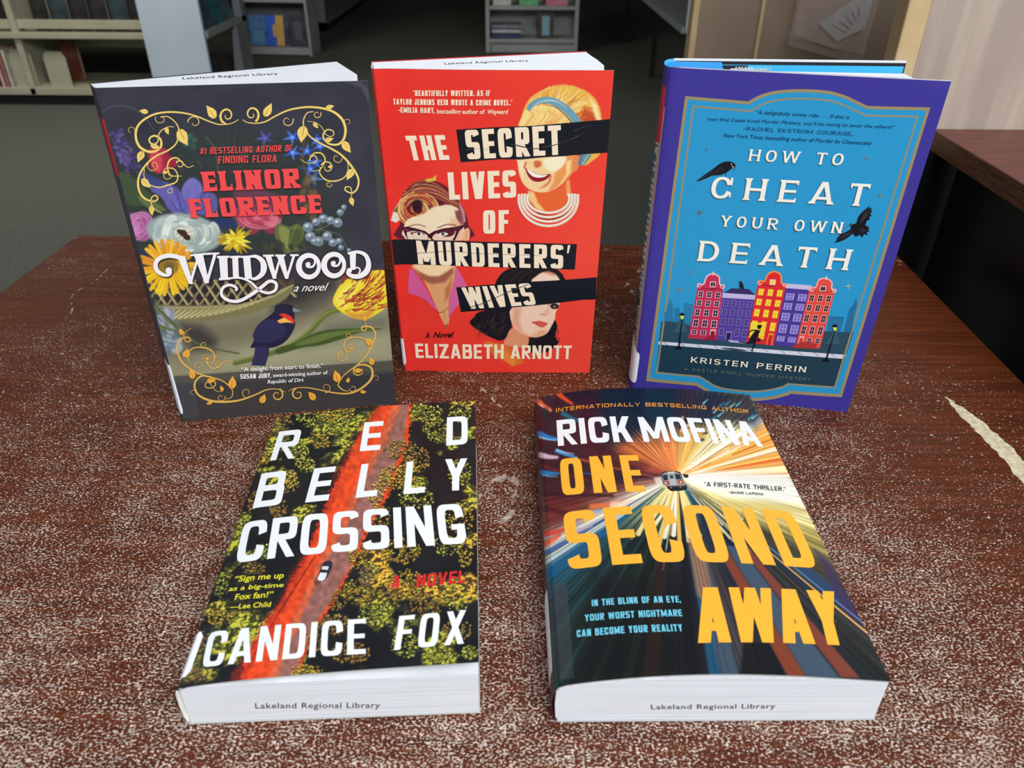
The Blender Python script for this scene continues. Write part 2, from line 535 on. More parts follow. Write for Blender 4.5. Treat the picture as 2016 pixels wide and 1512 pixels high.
for i in range(48):
    t_ = random.uniform(0.028, 0.055)
    b = empty('book', (-1.90, 7.6 + yy, FLOOR + 0.07), 0, 'dull upright book in the long low bookcase by the aisle', 'book', 'spines in the low bookcase by the aisle')
    MB().box(0, 0.17, 0, t_ - 0.003, 0, random.uniform(0.20, 0.26)).build('cover', cols[i % 5], b)
    yy += t_

# small white bookcase in the middle of the background
ub = shelf_unit('bookcase', 'small pale grey bookcase in the aisle, behind the red book', (-0.225, 6.54, FLOOR), 0, 0.72, 0.26, 1.1, (0.10, 0.335, 0.60), whiteen, whiteen, whiteen, 0.03, 0.03, 0.028)
for i in range(3):
    small_book(['navy book lying at the bottom of the short stack', 'white book lying in the middle of the short stack', 'grey book lying on top of the short stack'][i],
               (-0.18, 6.58, FLOOR + 0.102 + i * 0.033), 0, 0.23, 0.15, 0.031, [(48, 54, 96), (170, 170, 176), (120, 116, 128)][i], flat=True)
b = small_book('small dark framed book with light blue picture on the middle bookcase', (0.175, 6.58, FLOOR + 0.102), 0, 0.13, 0.18, 0.02, (64, 52, 46), face=((128, 176, 192), [(0.3, 0.75, 0.12, 0.88)]))
b = small_book('green face-out book on the upper shelf of the middle bookcase', (0.03, 6.57, FLOOR + 0.336), 0, 0.15, 0.2, 0.02, (96, 168, 112))
b = small_book('pink face-out book on the upper shelf of the middle bookcase', (0.235, 6.57, FLOOR + 0.336), 0, 0.17, 0.2, 0.02, (190, 110, 130))
b = small_book('pale face-out book at the left of the upper shelf, middle bookcase', (-0.17, 6.57, FLOOR + 0.336), 0, 0.14, 0.2, 0.02, (186, 180, 176))

# far right: grey bookcase end with a shelf running back
rb = empty('side_bookcase', (0.80, 4.0, FLOOR), 0, 'grey enamel bookcase end beside the taupe cabinet', 'bookcase')
MB().box(0.015, 0.30, 0.0, 0.03, 0.50, 1.1).build('end_panel', bluegrey, rb, 0.012)
MB().box(0.0, 0.30, 0.03, 3.2, 0.50, 0.53).build('shelf', greyen, rb, 0.003)
MB().box(0.02, 0.30, 0.03, 3.2, 0.86, 0.89).build('shelf', greyen, rb, 0.003)
for ly in (0.10, 1.6, 3.1):
    MB().box(0.13, 0.16, ly, ly + 0.03, 0.0, 0.50).build('leg', darkk, rb)

# ------------------------------------------------------------------ printed surfaces
def rz_(a):
    c, s = math.cos(a), math.sin(a)
    return np.array([[c, -s, 0], [s, c, 0], [0, 0, 1.0]])


def rx_(a):
    c, s = math.cos(a), math.sin(a)
    return np.array([[1, 0, 0], [0, c, -s], [0, s, c]], float)


def ry_(a):
    c, s = math.cos(a), math.sin(a)
    return np.array([[c, 0, s], [0, 1, 0], [-s, 0, c]], float)


class Surf:
    """a sheet bent along one direction: u runs along the profile, v along the book's height.
    path: list of (a, b) profile points; to3d maps (a, b, v) to book space."""

    def __init__(s, path, H, to3d, M, T, sgn=1.0):
        p = np.array(path, float)
        # densify with Catmull-Rom free linear interpolation
        seg = np.linalg.norm(np.diff(p, axis=0), axis=1)
        s.L = np.concatenate([[0], np.cumsum(seg)])
        s.p = p
        s.H = H
        s.to3d = to3d
        s.M = M
        s.T = np.array(T, float)
        s.u0 = 0.0
        s.sgn = sgn

    def prof(s, u):
        t = u + s.u0
        a = np.interp(t, s.L, s.p[:, 0])
        b = np.interp(t, s.L, s.p[:, 1])
        # extend linearly past the ends
        e0 = (s.p[1] - s.p[0]) / s.L[1]
        e1 = (s.p[-1] - s.p[-2]) / (s.L[-1] - s.L[-2])
        a = a + np.where(t < 0, t * e0[0], 0) + np.where(t > s.L[-1], (t - s.L[-1]) * e1[0], 0)
        b = b + np.where(t < 0, t * e0[1], 0) + np.where(t > s.L[-1], (t - s.L[-1]) * e1[1], 0)
        return a, b

    def xyz(s, u, v, off=0.0):
        u = np.asarray(u, float)
        v = np.asarray(v, float)
        a, b = s.prof(u)
        a1, b1 = s.prof(u + 5e-4)
        a0, b0 = s.prof(u - 5e-4)
        ta, tb_ = a1 - a0, b1 - b0
        n = np.hypot(ta, tb_) + 1e-12
        na, nb = -tb_ / n * s.sgn, ta / n * s.sgn
        return s.to3d(a + na * off, b + nb * off, v)

    def px(s, u, v):
        P = s.xyz(u, v) @ s.M.T + s.T
        q = (P - CAMO) @ CAMR
        return np.stack([1008 + FPX * q[..., 0] / -q[..., 2], 756 - FPX * q[..., 1] / -q[..., 2]], -1)

    def uv(s, pts):
        pts = np.asarray(pts, float).reshape(-1, 2)
        u = np.full(len(pts), (s.L[-1] - s.u0) * 0.5)
        v = np.full(len(pts), s.H * 0.5)
        for it in range(25):
            f0 = s.px(u, v)
            h = 4e-4
            fu = (s.px(u + h, v) - f0) / h
            fv = (s.px(u, v + h) - f0) / h
            e = pts - f0
            det = fu[:, 0] * fv[:, 1] - fu[:, 1] * fv[:, 0]
            det = np.where(np.abs(det) < 1e-3, 1e-3, det)
            du = (e[:, 0] * fv[:, 1] - e[:, 1] * fv[:, 0]) / det
            dv = (fu[:, 0] * e[:, 1] - fu[:, 1] * e[:, 0]) / det
            st = np.clip(np.stack([du, dv]), -0.05, 0.05)
            u = u + st[0] * (0.9 if it > 2 else 0.7)
            v = v + st[1] * (0.9 if it > 2 else 0.7)
        return np.stack([u, v], -1)


_rs = np.random.RandomState(7)
_lat = _rs.rand(256, 256)


def vnoise(x, y):
    xi = np.floor(x).astype(int)
    yi = np.floor(y).astype(int)
    fx = x - xi
    fy = y - yi
    fx = fx * fx * (3 - 2 * fx)
    fy = fy * fy * (3 - 2 * fy)
    g = lambda i, j: _lat[i % 256, j % 256]
    return (g(xi, yi) * (1 - fx) + g(xi + 1, yi) * fx) * (1 - fy) + (g(xi, yi + 1) * (1 - fx) + g(xi + 1, yi + 1) * fx) * fy


def fbm(x, y, o=4, seed=0):
    r = np.zeros_like(x)
    a = 0.5
    t = 0
    for i in range(o):
        r = r + a * vnoise(x * 2 ** i + 17.3 * i + seed * 31.7, y * 2 ** i + 9.1 * i + seed * 13.1)
        t += a
        a *= 0.5
    return r / t


def spline(pts, n=8, closed=False):
    p = np.array(pts, float)
    if closed:
        q = np.vstack([p[-1], p, p[0], p[1]])
    else:
        q = np.vstack([2 * p[0] - p[1], p, 2 * p[-1] - p[-2]])
    out = []
    for i in range(1, len(q) - 2):
        for k in range(n):
            t = k / n
            out.append(0.5 * ((2 * q[i]) + (-q[i - 1] + q[i + 1]) * t + (2 * q[i - 1] - 5 * q[i] + 4 * q[i + 1] - q[i + 2]) * t * t + (-q[i - 1] + 3 * q[i] - 3 * q[i + 1] + q[i + 2]) * t ** 3))
    if not closed:
        out.append(q[-2])
    return np.array(out)


class Ink:
    """printed artwork: a fine colour grid over the sheet plus crisp ink shapes laid on it"""

    def __init__(s, S, u0, u1, res=0.00034, base=(128, 128, 128)):
        s.S = S
        s.nu = int(round((u1 - u0) / res))
        s.nv = int(round(S.H / res))
        s.u = np.linspace(u0, u1, s.nu + 1)
        s.v = np.linspace(0, S.H, s.nv + 1)
        U, V = np.meshgrid(s.u, s.v)
        s.U, s.V = U, V
        P = S.px(U.ravel(), V.ravel())
        s.X = P[:, 0].reshape(U.shape)
        s.Y = P[:, 1].reshape(U.shape)
        s.c = np.zeros(U.shape + (3,))
        s.c[:] = base
        s.F = (0, 0, 1.0)
        s.ov = []
        s.of = []
        s.oc = []
        s.cnt = 0
        s.lay = 6e-5
        s.auto = 0.0
        s.u0, s.u1 = u0, u1

    def fr(s, ox, oy, k):
        s.F = (ox, oy, k)

    def P(s, pts):
        p = np.asarray(pts, float).reshape(-1, 2)
        return p / s.F[2] + np.array([s.F[0], s.F[1]])

    def _win(s, p, m):
        x0, y0 = p.min(0) - m
        x1, y1 = p.max(0) + m
        k = (s.X >= x0) & (s.X <= x1) & (s.Y >= y0) & (s.Y <= y1)
        r = np.where(k.any(1))[0]
        c = np.where(k.any(0))[0]
        if len(r) == 0 or len(c) == 0:
            return None
        return slice(r[0], r[-1] + 1), slice(c[0], c[-1] + 1)

    def _mix(s, w, m, c, a):
        m = np.clip(m, 0, 1) * a
        s.c[w] = s.c[w] * (1 - m[..., None]) + np.asarray(c, float) * m[..., None]

    def poly(s, pts, c, soft=1.0, a=1.0, sm=0, jit=0.0):
        p = s.P(pts)
        if sm:
            p = spline(p, sm, True)
        w = s._win(p, soft + 1)
        if w is None:
            return
        X, Y = s.X[w], s.Y[w]
        if jit:
            X = X + (fbm(X * 0.3, Y * 0.3, 2, 3) - 0.5) * jit
            Y = Y + (fbm(X * 0.3, Y * 0.3, 2, 5) - 0.5) * jit
        ins = np.zeros(X.shape, bool)
        d2 = np.full(X.shape, 1e9)
        n = len(p)
        for i in range(n):
            ax_, ay_ = p[i]
            bx_, by_ = p[(i + 1) % n]
            if ay_ != by_:
                cr = ((ay_ > Y) != (by_ > Y)) & (X < (bx_ - ax_) * (Y - ay_) / (by_ - ay_) + ax_)
                ins ^= cr
            dx, dy = bx_ - ax_, by_ - ay_
            L2 = dx * dx + dy * dy + 1e-9
            t = np.clip(((X - ax_) * dx + (Y - ay_) * dy) / L2, 0, 1)
            d2 = np.minimum(d2, (X - ax_ - t * dx) ** 2 + (Y - ay_ - t * dy) ** 2)
        d = np.sqrt(d2)
        sd = np.where(ins, d, -d)
        s._mix(w, 0.5 + sd / max(soft, 0.3), c, a)

    def ell(s, x, y, rx, ry, c, rot=0.0, soft=1.0, a=1.0, ring=0):
        k = s.F[2]
        x, y = s.P([(x, y)])[0]
        rx, ry = rx / k, ry / k
        m = max(rx, ry) + soft + 1
        w = s._win(np.array([[x - m, y - m], [x + m, y + m]]), 0)
        if w is None:
            return
        X, Y = s.X[w] - x, s.Y[w] - y
        cr, sr = math.cos(math.radians(rot)), math.sin(math.radians(rot))
        A = X * cr + Y * sr
        B = -X * sr + Y * cr
        r = np.sqrt((A / rx) ** 2 + (B / ry) ** 2)
        q = (1 - r) * min(rx, ry) / max(soft, 0.3) + 0.5
        s._mix(w, q, c, a)

    def line(s, pts, wd, c, soft=0.8, a=1.0, sm=0, w1=None):
        """wd in frame units, w1 optional end width"""
        k = s.F[2]
        p = s.P(pts)
        if sm:
            p = spline(p, sm)
        w0 = wd / k
        w1 = w0 if w1 is None else w1 / k
        w = s._win(p, max(w0, w1) + soft + 1)
        if w is None:
            return
        X, Y = s.X[w], s.Y[w]
        best = np.full(X.shape, -1e9)
        n = len(p) - 1
        for i in range(n):
            ax_, ay_ = p[i]
            dx, dy = p[i + 1] - p[i]
            L2 = dx * dx + dy * dy + 1e-9
            t = np.clip(((X - ax_) * dx + (Y - ay_) * dy) / L2, 0, 1)
            hw = 0.5 * (w0 + (w1 - w0) * (i + t) / n)
            best = np.maximum(best, hw - np.sqrt((X - ax_ - t * dx) ** 2 + (Y - ay_ - t * dy) ** 2))
        s._mix(w, 0.5 + best / max(soft, 0.3), c, a)

    # ---- crisp ink laid on the sheet
    def _add(s, uv, tris, c, off=None):
        n = s.cnt
        s.lay += s.auto
        off = s.lay if off is None else off
        uv = np.asarray(uv, float)
        uv = np.stack([np.clip(uv[:, 0], s.u0, s.u1), np.clip(uv[:, 1], 0, s.S.H)], -1)
        tris = np.asarray(tris, int)
        for _ in range(7):
            e = uv[tris][:, :, 0]
            big = (e.max(1) - e.min(1)) > 0.0035
            if not big.any():
                break
            keep = tris[~big]
            t3 = tris[big]
            k0 = len(uv)
            mid = 0.5 * (uv[t3] + uv[np.roll(t3, -1, 1)])          # ab, bc, ca
            uv = np.vstack([uv, mid.reshape(-1, 2)])
            ids = k0 + np.arange(len(t3) * 3).reshape(-1, 3)
            tris = np.vstack([keep, np.stack([t3[:, 0], ids[:, 0], ids[:, 2]], 1), np.stack([ids[:, 0], t3[:, 1], ids[:, 1]], 1),
                              np.stack([ids[:, 2], ids[:, 1], t3[:, 2]], 1), ids])
        s.ov.append(s.S.xyz(uv[:, 0], uv[:, 1], off))
        s.of.append(np.asarray(tris, int) + n)
        s.oc.append(np.tile(np.asarray(c, float), (len(uv), 1)))
        s.cnt += len(uv)

    def up(s, k=1):
        s.lay += 8e-6 * k

    def face(s, pts, c, sm=0, uvin=False):
        uv = np.asarray(pts, float) if uvin else None
        if uv is None:
            p = s.P(pts)
            if sm:
                p = spline(p, sm, True)
            uv = s.S.uv(p)
        t = tessellate_polygon([[Vector((float(a) * 1000, float(b) * 1000, 0)) for a, b in uv]])
        s._add(uv, t, c)

    def ribbon(s, pts, w0, c, w1=None, sm=6, mid=None, taper=False):
        k = s.F[2]
        p = s.P(pts)
        if sm:
            p = spline(p, sm)
        d = np.gradient(p, axis=0)
        d /= np.linalg.norm(d, axis=1)[:, None] + 1e-9
        nrm = np.stack([-d[:, 1], d[:, 0]], -1)
        n = len(p)
        t = np.linspace(0, 1, n)
        w1 = w0 if w1 is None else w1
        ww = (w0 + (w1 - w0) * t) if mid is None else np.interp(t, [0, 0.5, 1], [w0, mid, w1])
        ww = (ww / k * 0.5)[:, None]
        uv = s.S.uv(np.vstack([p + nrm * ww, p - nrm * ww]))
        tr = []
        for i in range(n - 1):
            tr += [(i, i + 1, n + i), (i + 1, n + i + 1, n + i)]
        s._add(uv, tr, c)

    def disc(s, x, y, r, c, ry=None, rot=0.0, n=14):
        ry = r if ry is None else ry
        a = np.linspace(0, 2 * np.pi, n, endpoint=False)
        cr, sr = math.cos(math.radians(rot)), math.sin(math.radians(rot))
        px = r * np.cos(a)
        py = ry * np.sin(a)
        s.face(np.stack([x + px * cr - py * sr, y + px * sr + py * cr], -1), c)

    def frame3(s, p0, p1, pt):
        """baseline start, baseline end, top-left corner (frame units) -> affine basis in (u,v)"""
        uv = s.S.uv(s.P([p0, p1, pt]))
        return uv[0], uv[1] - uv[0], uv[2] - uv[0]

    def glyphs(s, txt, p0, p1, pt, c, t=0.2, gap=0.12, n=4.0, th=None, serif=0.0, uvbox=None):
        """drawn capitals. t stroke / cap height, gap / cap height"""
        O, B, Hh = s.frame3(p0, p1, pt) if uvbox is None else uvbox
        Lb = np.linalg.norm(B)
        bh = B / Lb
        # height measured square to the baseline; the rest is slant
        pr = Hh @ bh
        nh = Hh - pr * bh
        h = np.linalg.norm(nh)
        sl = pr / h
        nh = nh / h
        gw = [GW.get(ch, 1.0) for ch in txt]
        ni = sum(1 for ch in txt if ch in 'I')
        q0, q1, q2 = s.P([p0, p1, pt]) if uvbox is None else (np.array([0, 0.]), np.array([Lb, 0]), np.array([0, h]))
        dpx = q1 - q0
        lpx = np.linalg.norm(dpx)
        hpx = abs(dpx[0] * (q2 - q0)[1] - dpx[1] * (q2 - q0)[0]) / lpx
        total = lpx / hpx
        xs = Lb / total
        free = total - gap * (len(txt) - 1) - ni * t - (serif * 2.0 * ni if serif else 0)
        W = free / max(1e-6, sum(gw[i] for i in range(len(txt)) if txt[i] not in 'I'))
        x = 0.0
        th = t * 0.85 if th is None else th
        for i, ch in enumerate(txt):
            cw = (t + (serif * 2.0 if serif else 0)) if ch == 'I' else gw[i] * W
            if ch != ' ':
                for gi, strip in enumerate(glyph(ch, cw, t, th, n, serif)):
                    q = np.array(strip, float)
                    X = x + q[:, 0]
                    Yv = q[:, 1]
                    uv = O + np.outer(X * xs + sl * Yv * h, bh) + np.outer(Yv * h, nh)
                    m = len(q) // 2
                    tr = []
                    for j in range(m - 1):
                        tr += [(2 * j, 2 * j + 1, 2 * j + 2), (2 * j + 1, 2 * j + 3, 2 * j + 2)]
                    s._add(uv, tr, c, s.lay + gi * 2e-6)
            x += cw + gap

    def text(s, txt, p0, p1, pt, c, bold=0.0, shear=0.0, space=1.0):
        """small print in the built-in face; pt marks the top of a capital"""
        cu = bpy.data.curves.new('t', 'FONT')
        cu.body = txt
        cu.resolution_u = 3
        cu.space_character = space
        cu.offset = bold
        ob = bpy.data.objects.new('t', cu)
        me = ob.to_mesh()
        me.calc_loop_triangles()
        v = np.zeros(len(me.vertices) * 3)
        me.vertices.foreach_get('co', v)
        v = v.reshape(-1, 3)[:, :2]
        tr = [tuple(t_.vertices) for t_ in me.loop_triangles]
        ob.to_mesh_clear()
        bpy.data.objects.remove(ob)
        bpy.data.curves.remove(cu)
        O, B, Hh = s.frame3(p0, p1, pt)
        x0, x1 = v[:, 0].min(), v[:, 0].max()
        t_ = (v[:, 0] - x0 + shear * v[:, 1]) / (x1 - x0)
        uv = O + np.outer(t_, B) + np.outer(v[:, 1] / 0.73, Hh)
        s._add(uv, tr, c)

    def build(s, name, parent, material, k=1.0, back=None, smooth=False):
        """back: list of extra (verts, faces, colour) closing the board behind the print"""
        pts = s.S.xyz(s.U.ravel(), s.V.ravel())
        nv_, nu_ = s.nv, s.nu
        idx = np.arange((nv_ + 1) * (nu_ + 1)).reshape(nv_ + 1, nu_ + 1)
        quads = np.stack([idx[:-1, :-1], idx[:-1, 1:], idx[1:, 1:], idx[1:, :-1]], -1).reshape(-1, 4)
        V = [pts]
        C = [s.c.reshape(-1, 3)]
        tris = []
        base = len(pts)
        if s.ov:
            V += s.ov
            C += s.oc
            tris.append(np.vstack(s.of) + base)
            base += s.cnt
        if back:
            bv, bf, bc = back
            V.append(np.asarray(bv, float))
            C.append(np.tile(np.asarray(bc, float), (len(bv), 1)))
            q4 = np.asarray(bf, int) + base
            quads = np.vstack([quads, q4])
            base += len(bv)
        V = np.vstack(V)
        C = lin(np.clip(np.vstack(C), 0, 255)) * k
        T = np.vstack(tris) if tris else np.zeros((0, 3), int)
        me = bpy.data.meshes.new(name)
        me.vertices.add(len(V))
        me.vertices.foreach_set('co', V.astype(np.float32).ravel())
        nl = quads.size + T.size
        me.loops.add(nl)
        me.loops.foreach_set('vertex_index', np.concatenate([quads.ravel(), T.ravel()]).astype(np.int32))
        npoly = len(quads) + len(T)
        me.polygons.add(npoly)
        st = np.concatenate([np.arange(len(quads)) * 4, quads.size + np.arange(len(T)) * 3]).astype(np.int32)
        me.polygons.foreach_set('loop_start', st)
        me.update(calc_edges=True)
        at = me.color_attributes.new('ink', 'FLOAT_COLOR', 'POINT')
        C4 = np.hstack([C, np.ones((len(C), 1))]).astype(np.float32)
        at.data.foreach_set('color', C4.ravel())
        me.materials.append(material)
        me.validate()
        o = bpy.data.objects.new(name, me)
        COL.objects.link(o)
        o.parent = parent
        return o


# ---- drawn capitals: each glyph is a list of strips (pairs of points)
GW = {'M': 1.38, 'W': 1.5, ' ': 0.55, 'A': 1.08, 'V': 1.05, 'Y': 1.02, 'E': 0.86, 'F': 0.82, 'L': 0.8, 'J': 0.8, '.': 0.25, ',': 0.25, "'": 0.25, '-': 0.5, '"': 0.45, '1': 0.5, '#': 1.0, 'T': 0.92, 'S': 0.98}


def sring(x0, x1, y0, y1, a0, a1, tx, ty, n, k=14):
    cx, cy, rx, ry = (x0 + x1) / 2, (y0 + y1) / 2, (x1 - x0) / 2, (y1 - y0) / 2
    out = []
    for i in range(k + 1):
        a = math.radians(a0 + (a1 - a0) * i / k)
        c, s = math.cos(a), math.sin(a)
        fx = math.copysign(abs(c) ** (2 / n), c)
        fy = math.copysign(abs(s) ** (2 / n), s)
        out.append((cx + rx * fx, cy + ry * fy))
        out.append((cx + max(rx - tx, 0.01) * fx, cy + max(ry - ty, 0.01) * fy))
    return out


def glyph(ch, w, t, th, n, sf):
    R = []

    def bar(x0, x1, y0, y1):
        R.append([(x0, y0), (x0, y1), (x1, y0), (x1, y1)])

    def para(x0, y0, x1, y1, tt):
        R.append([(x0, y0), (x0 + tt, y0), (x1, y1), (x1 + tt, y1)])

    def foot(x, y, d=1, tt=t):
        if sf:
            R.append([(x - sf, y), (x + tt + sf, y), (x - sf * .7, y + d * th * 0.42), (x + tt + sf * .7, y + d * th * 0.42), (x, y + d * th * 0.95), (x + tt, y + d * th * 0.95)])

    def stem(x, a=0.0, b=1.0, f=True, g=True):
        bar(x, x + t, a, b)
        if f:
            foot(x, a, 1)
        if g:
            foot(x, b, -1)

    def tip(x, y0, y1, d=-1):
        if sf:
            R.append([(x, y0), (x, y1), (x + d * sf * 1.1, y0 + (y1 - y0) * .15), (x + d * sf * 1.1, y1 - (y1 - y0) * .15)])

    l = sf * 0.9 if sf else 0.0
    r = w - (sf * 0.9 if sf else 0.0)
    if ch in 'AVW' or ch in 'MN' or ch in 'XYZK':
        pass
    if ch == 'A':
        m = w / 2
        para(l, 0, m - t * 0.62, 1, t)
        para(r - t, 0, m - t * 0.38, 1, t)
        bar(l + t * 0.7, r - t * 0.7, 0.2, 0.2 + th)
        foot(l, 0)
        foot(r - t, 0)
    elif ch == 'B':
        stem(l)
        m = 0.53
        for (a, b, rr) in ((m - th / 2, 1, r - w * 0.04), (0, m + th / 2, r)):
            q = rr - (w * 0.9)
            R.append(sring(rr - w * 0.95, rr, a, b, -90, 90, t, th, n))
            bar(l, rr - w * 0.475, b - th, b)
            bar(l, rr - w * 0.475, a, a + th)
    elif ch in 'CG':
        s_ = math.degrees(math.asin(0.34 ** (n / 2)))
        R.append(sring(l, r, 0, 1, s_, 360 - s_, t, th, n, 30))
        if ch == 'G':
            bar(r - t, r, 0.14, 0.48)
            bar(l + w * 0.5, r, 0.48 - th * .9, 0.48)
        if sf:
            bar(r - t * .45, r + .01, 0.64, 0.98)
            if ch == 'C':
                bar(r - t * .3, r + .01, 0.08, 0.3)
    elif ch == 'D':
        stem(l)
        R.append(sring(r - 2 * (w * 0.52), r, 0, 1, -90, 90, t, th, n, 20))
        bar(l, r - w * 0.52, 0, th)
        bar(l, r - w * 0.52, 1 - th, 1)
    elif ch in 'EF':
        stem(l, 0, 1, True, True)
        bar(l, r, 1 - th, 1)
        bar(l, r - w * 0.06, 0.5 - th * 0.45, 0.5 + th * 0.5)
        tip(r, 1 - th * 1.7, 1)
        if ch == 'E':
            bar(l, r, 0, th)
            tip(r, 0, th * 1.7)
    elif ch == 'H':
        stem(l)
        stem(r - t)
        bar(l, r, 0.5 - th / 2, 0.5 + th / 2)
    elif ch == 'I':
        stem(l)
    elif ch == 'J':
        R.append(sring(l, r, 0, 0.8, 180, 360, t, th, n))
        bar(r - t, r, 0.38, 1)
        foot(r - t, 1, -1)
    elif ch == 'K':
        stem(l)
        para(l + t * 0.7, 0.36, r - t * 1.15, 1, t * 1.15)
        para(r - t * 1.1, 0, l + t * 1.05, 0.62, t * 1.1)
        foot(r - t, 0)
    elif ch == 'L':
        stem(l)
        bar(l, r, 0, th)
        tip(r, 0, th * 1.8)
    elif ch == 'M':
        stem(l)
        stem(r - t)
        m = w / 2
        para(m - t * 0.5, 0.12, l + t * 0.05, 1, t * 0.95)
        para(m - t * 0.5, 0.12, r - t * 0.98, 1, t * 0.95)
    elif ch == 'N':
        stem(l)
        stem(r - t)
        para(r - t * 1.05, 0, l, 1, t * 1.05)
    elif ch in 'OQ0':
        R.append(sring(l, r, 0, 1, 0, 360, t, th, n, 36))
        if ch == 'Q':
            para(r - t, -0.08, r - 2 * t, 0.25, t)
    elif ch in 'PR':
        stem(l)
        R.append(sring(r - w * 0.95, r, 0.42, 1, -90, 90, t, th, n))
        bar(l, r - w * 0.47, 1 - th, 1)
        bar(l, r - w * 0.47, 0.42, 0.42 + th)
        if ch == 'R':
            para(r - t * 0.95, 0, l + (w - 2 * t) * 0.45 + t * .25, 0.46, t)
            foot(r - t, 0)
    elif ch == 'S':
        m = 0.5
        s_ = math.degrees(math.asin(0.42 ** (n / 2)))
        R.append(sring(l, r, m - th / 2, 1, s_, 180, t, th, n, 18))
        R.append(sring(l, r, 0, m + th / 2, -180 + s_, 0, t, th, n, 18))
        # diagonal spine joining the bowls
        R.append(sring(l, r, m - th / 2, 1, 180, 262, t, th, n, 10))
        R.append(sring(l, r, 0, m + th / 2, 0, 82, t, th, n, 10))
        bar(w * 0.24, w * 0.76, m - th / 2, m + th / 2)
    elif ch == 'T':
        stem(w / 2 - t / 2, 0, 1, True, False)
        bar(l, r, 1 - th, 1)
        if sf:
            tip(l + sf * 1.1, 1 - th * 1.7, 1)
            tip(r, 1 - th * 1.7, 1)
    elif ch == 'U':
        R.append(sring(l, r, 0, 0.9, 180, 360, t, th, n, 18))
        stem(l, 0.44, 1, False)
        stem(r - t, 0.44, 1, False)
    elif ch == 'V':
        para(w / 2 - t * 0.6, 0, l, 1, t)
        para(w / 2 - t * 0.4, 0, r - t, 1, t)
        foot(l, 1, -1)
        foot(r - t, 1, -1)
    elif ch == 'W':
        q = w * 0.27
        tt = t * 0.92
        para(q - tt * 0.5, 0, l, 1, tt)
        para(q - tt * 0.5, 0, w / 2 - tt * 0.5, 1, tt)
        para(w - q - tt * 0.5, 0, w / 2 - tt * 0.5, 1, tt)
        para(w - q - tt * 0.5, 0, r - tt, 1, tt)
        foot(l, 1, -1, tt)
        foot(r - tt, 1, -1, tt)
    elif ch == 'X':
        para(l, 0, r - t, 1, t)
        para(r - t, 0, l, 1, t)
    elif ch == 'Y':
        para(w / 2 - t / 2, 0.42, l, 1, t)
        para(w / 2 - t / 2, 0.42, r - t, 1, t)
        stem(w / 2 - t / 2, 0, 0.46, True, False)
        foot(l, 1, -1)
        foot(r - t, 1, -1)
    elif ch == 'Z':
        bar(l, r, 0, th)
        bar(l, r, 1 - th, 1)
        para(l, th * .5, r - t * 1.2, 1 - th * .5, t * 1.2)
    elif ch == '.':
        bar(0, max(t, w * 0.9), 0, t)
    elif ch == ',':
        R.append([(0, t), (w, t), (0, -t * 0.7), (w * 0.5, -t * 0.7)])
    elif ch == "'":
        R.append([(w * .2, 1), (w * 1.0, 1), (0, 0.66), (w * 0.5, 0.66)])
    elif ch == '"':
        bar(0, w * .35, 0.7, 1)
        bar(w * .6, w * .95, 0.7, 1)
    elif ch == '-':
        bar(0, w, 0.45 - th / 2, 0.45 + th / 2)
    elif ch == '1':
        bar(w - t, w, 0, 1)
        para(w - t, 1 - th, 0, 0.7, t)
    elif ch == '#':
        para(w * .15, 0, w * .3, 1, t * .8)
        para(w * .6, 0, w * .75, 1, t * .8)
        bar(0, w, .22, .22 + th * .8)
        bar(0, w, .62, .62 + th * .8)
    return R


def ink_material(name, rough=0.38, spec=0.5, coat=0.0, bump=0.0):
    m = bpy.data.materials.new(name)
    m.use_nodes = True
    nt = m.node_tree
    b = nt.nodes['Principled BSDF']
    a = nt.nodes.new('ShaderNodeVertexColor')
    a.layer_name = 'ink'
    nz = nt.nodes.new('ShaderNodeTexNoise')
    nz.inputs['Scale'].default_value = 2600
    nz.inputs['Detail'].default_value = 1
    tc = nt.nodes.new('ShaderNodeTexCoord')
    nt.links.new(tc.outputs['Object'], nz.inputs['Vector'])
    mr = nt.nodes.new('ShaderNodeMapRange')
    mr.inputs['To Min'].default_value = 0.86
    mr.inputs['To Max'].default_value = 1.14
    nt.links.new(nz.outputs[0], mr.inputs['Value'])
    mx = nt.nodes.new('ShaderNodeVectorMath')
    mx.operation = 'SCALE'
    nt.links.new(a.outputs['Color'], mx.inputs[0])
    nt.links.new(mr.outputs[0], mx.inputs['Scale'])
    nt.links.new(mx.outputs[0], b.inputs['Base Color'])
    b.inputs['Roughness'].default_value = rough
    b.inputs['Specular IOR Level'].default_value = spec
    b.inputs['Coat Weight'].default_value = coat
    b.inputs['Coat Roughness'].default_value = 0.12
    return m


def page_material():
    m = mat('page_edges', (238, 238, 232), 0.75, 0.2)
    nt = m.node_tree
    b = nt.nodes['Principled BSDF']
    tc = nt.nodes.new('ShaderNodeTexCoord')
    return m, tc


def pages_mat(name, direction):
    """paper edges: fine lines that follow the leaves"""
    m = noisy(name, (198, 201, 207), (222, 225, 232), 1.0, 0.8, direction, 0.15, 2, 0.3, 0.7, 0.15)
    return m


# ------------------------------------------------------------------ ink palettes and shared bits
WHITE = (240, 242, 242)


def spiral(cx, cy, r0, r1, a0, a1, n=14, sq=1.0):
    return [(cx + (r0 + (r1 - r0) * i / n) * math.cos(math.radians(a0 + (a1 - a0) * i / n)),
             cy + sq * (r0 + (r1 - r0) * i / n) * math.sin(math.radians(a0 + (a1 - a0) * i / n))) for i in range(n + 1)]


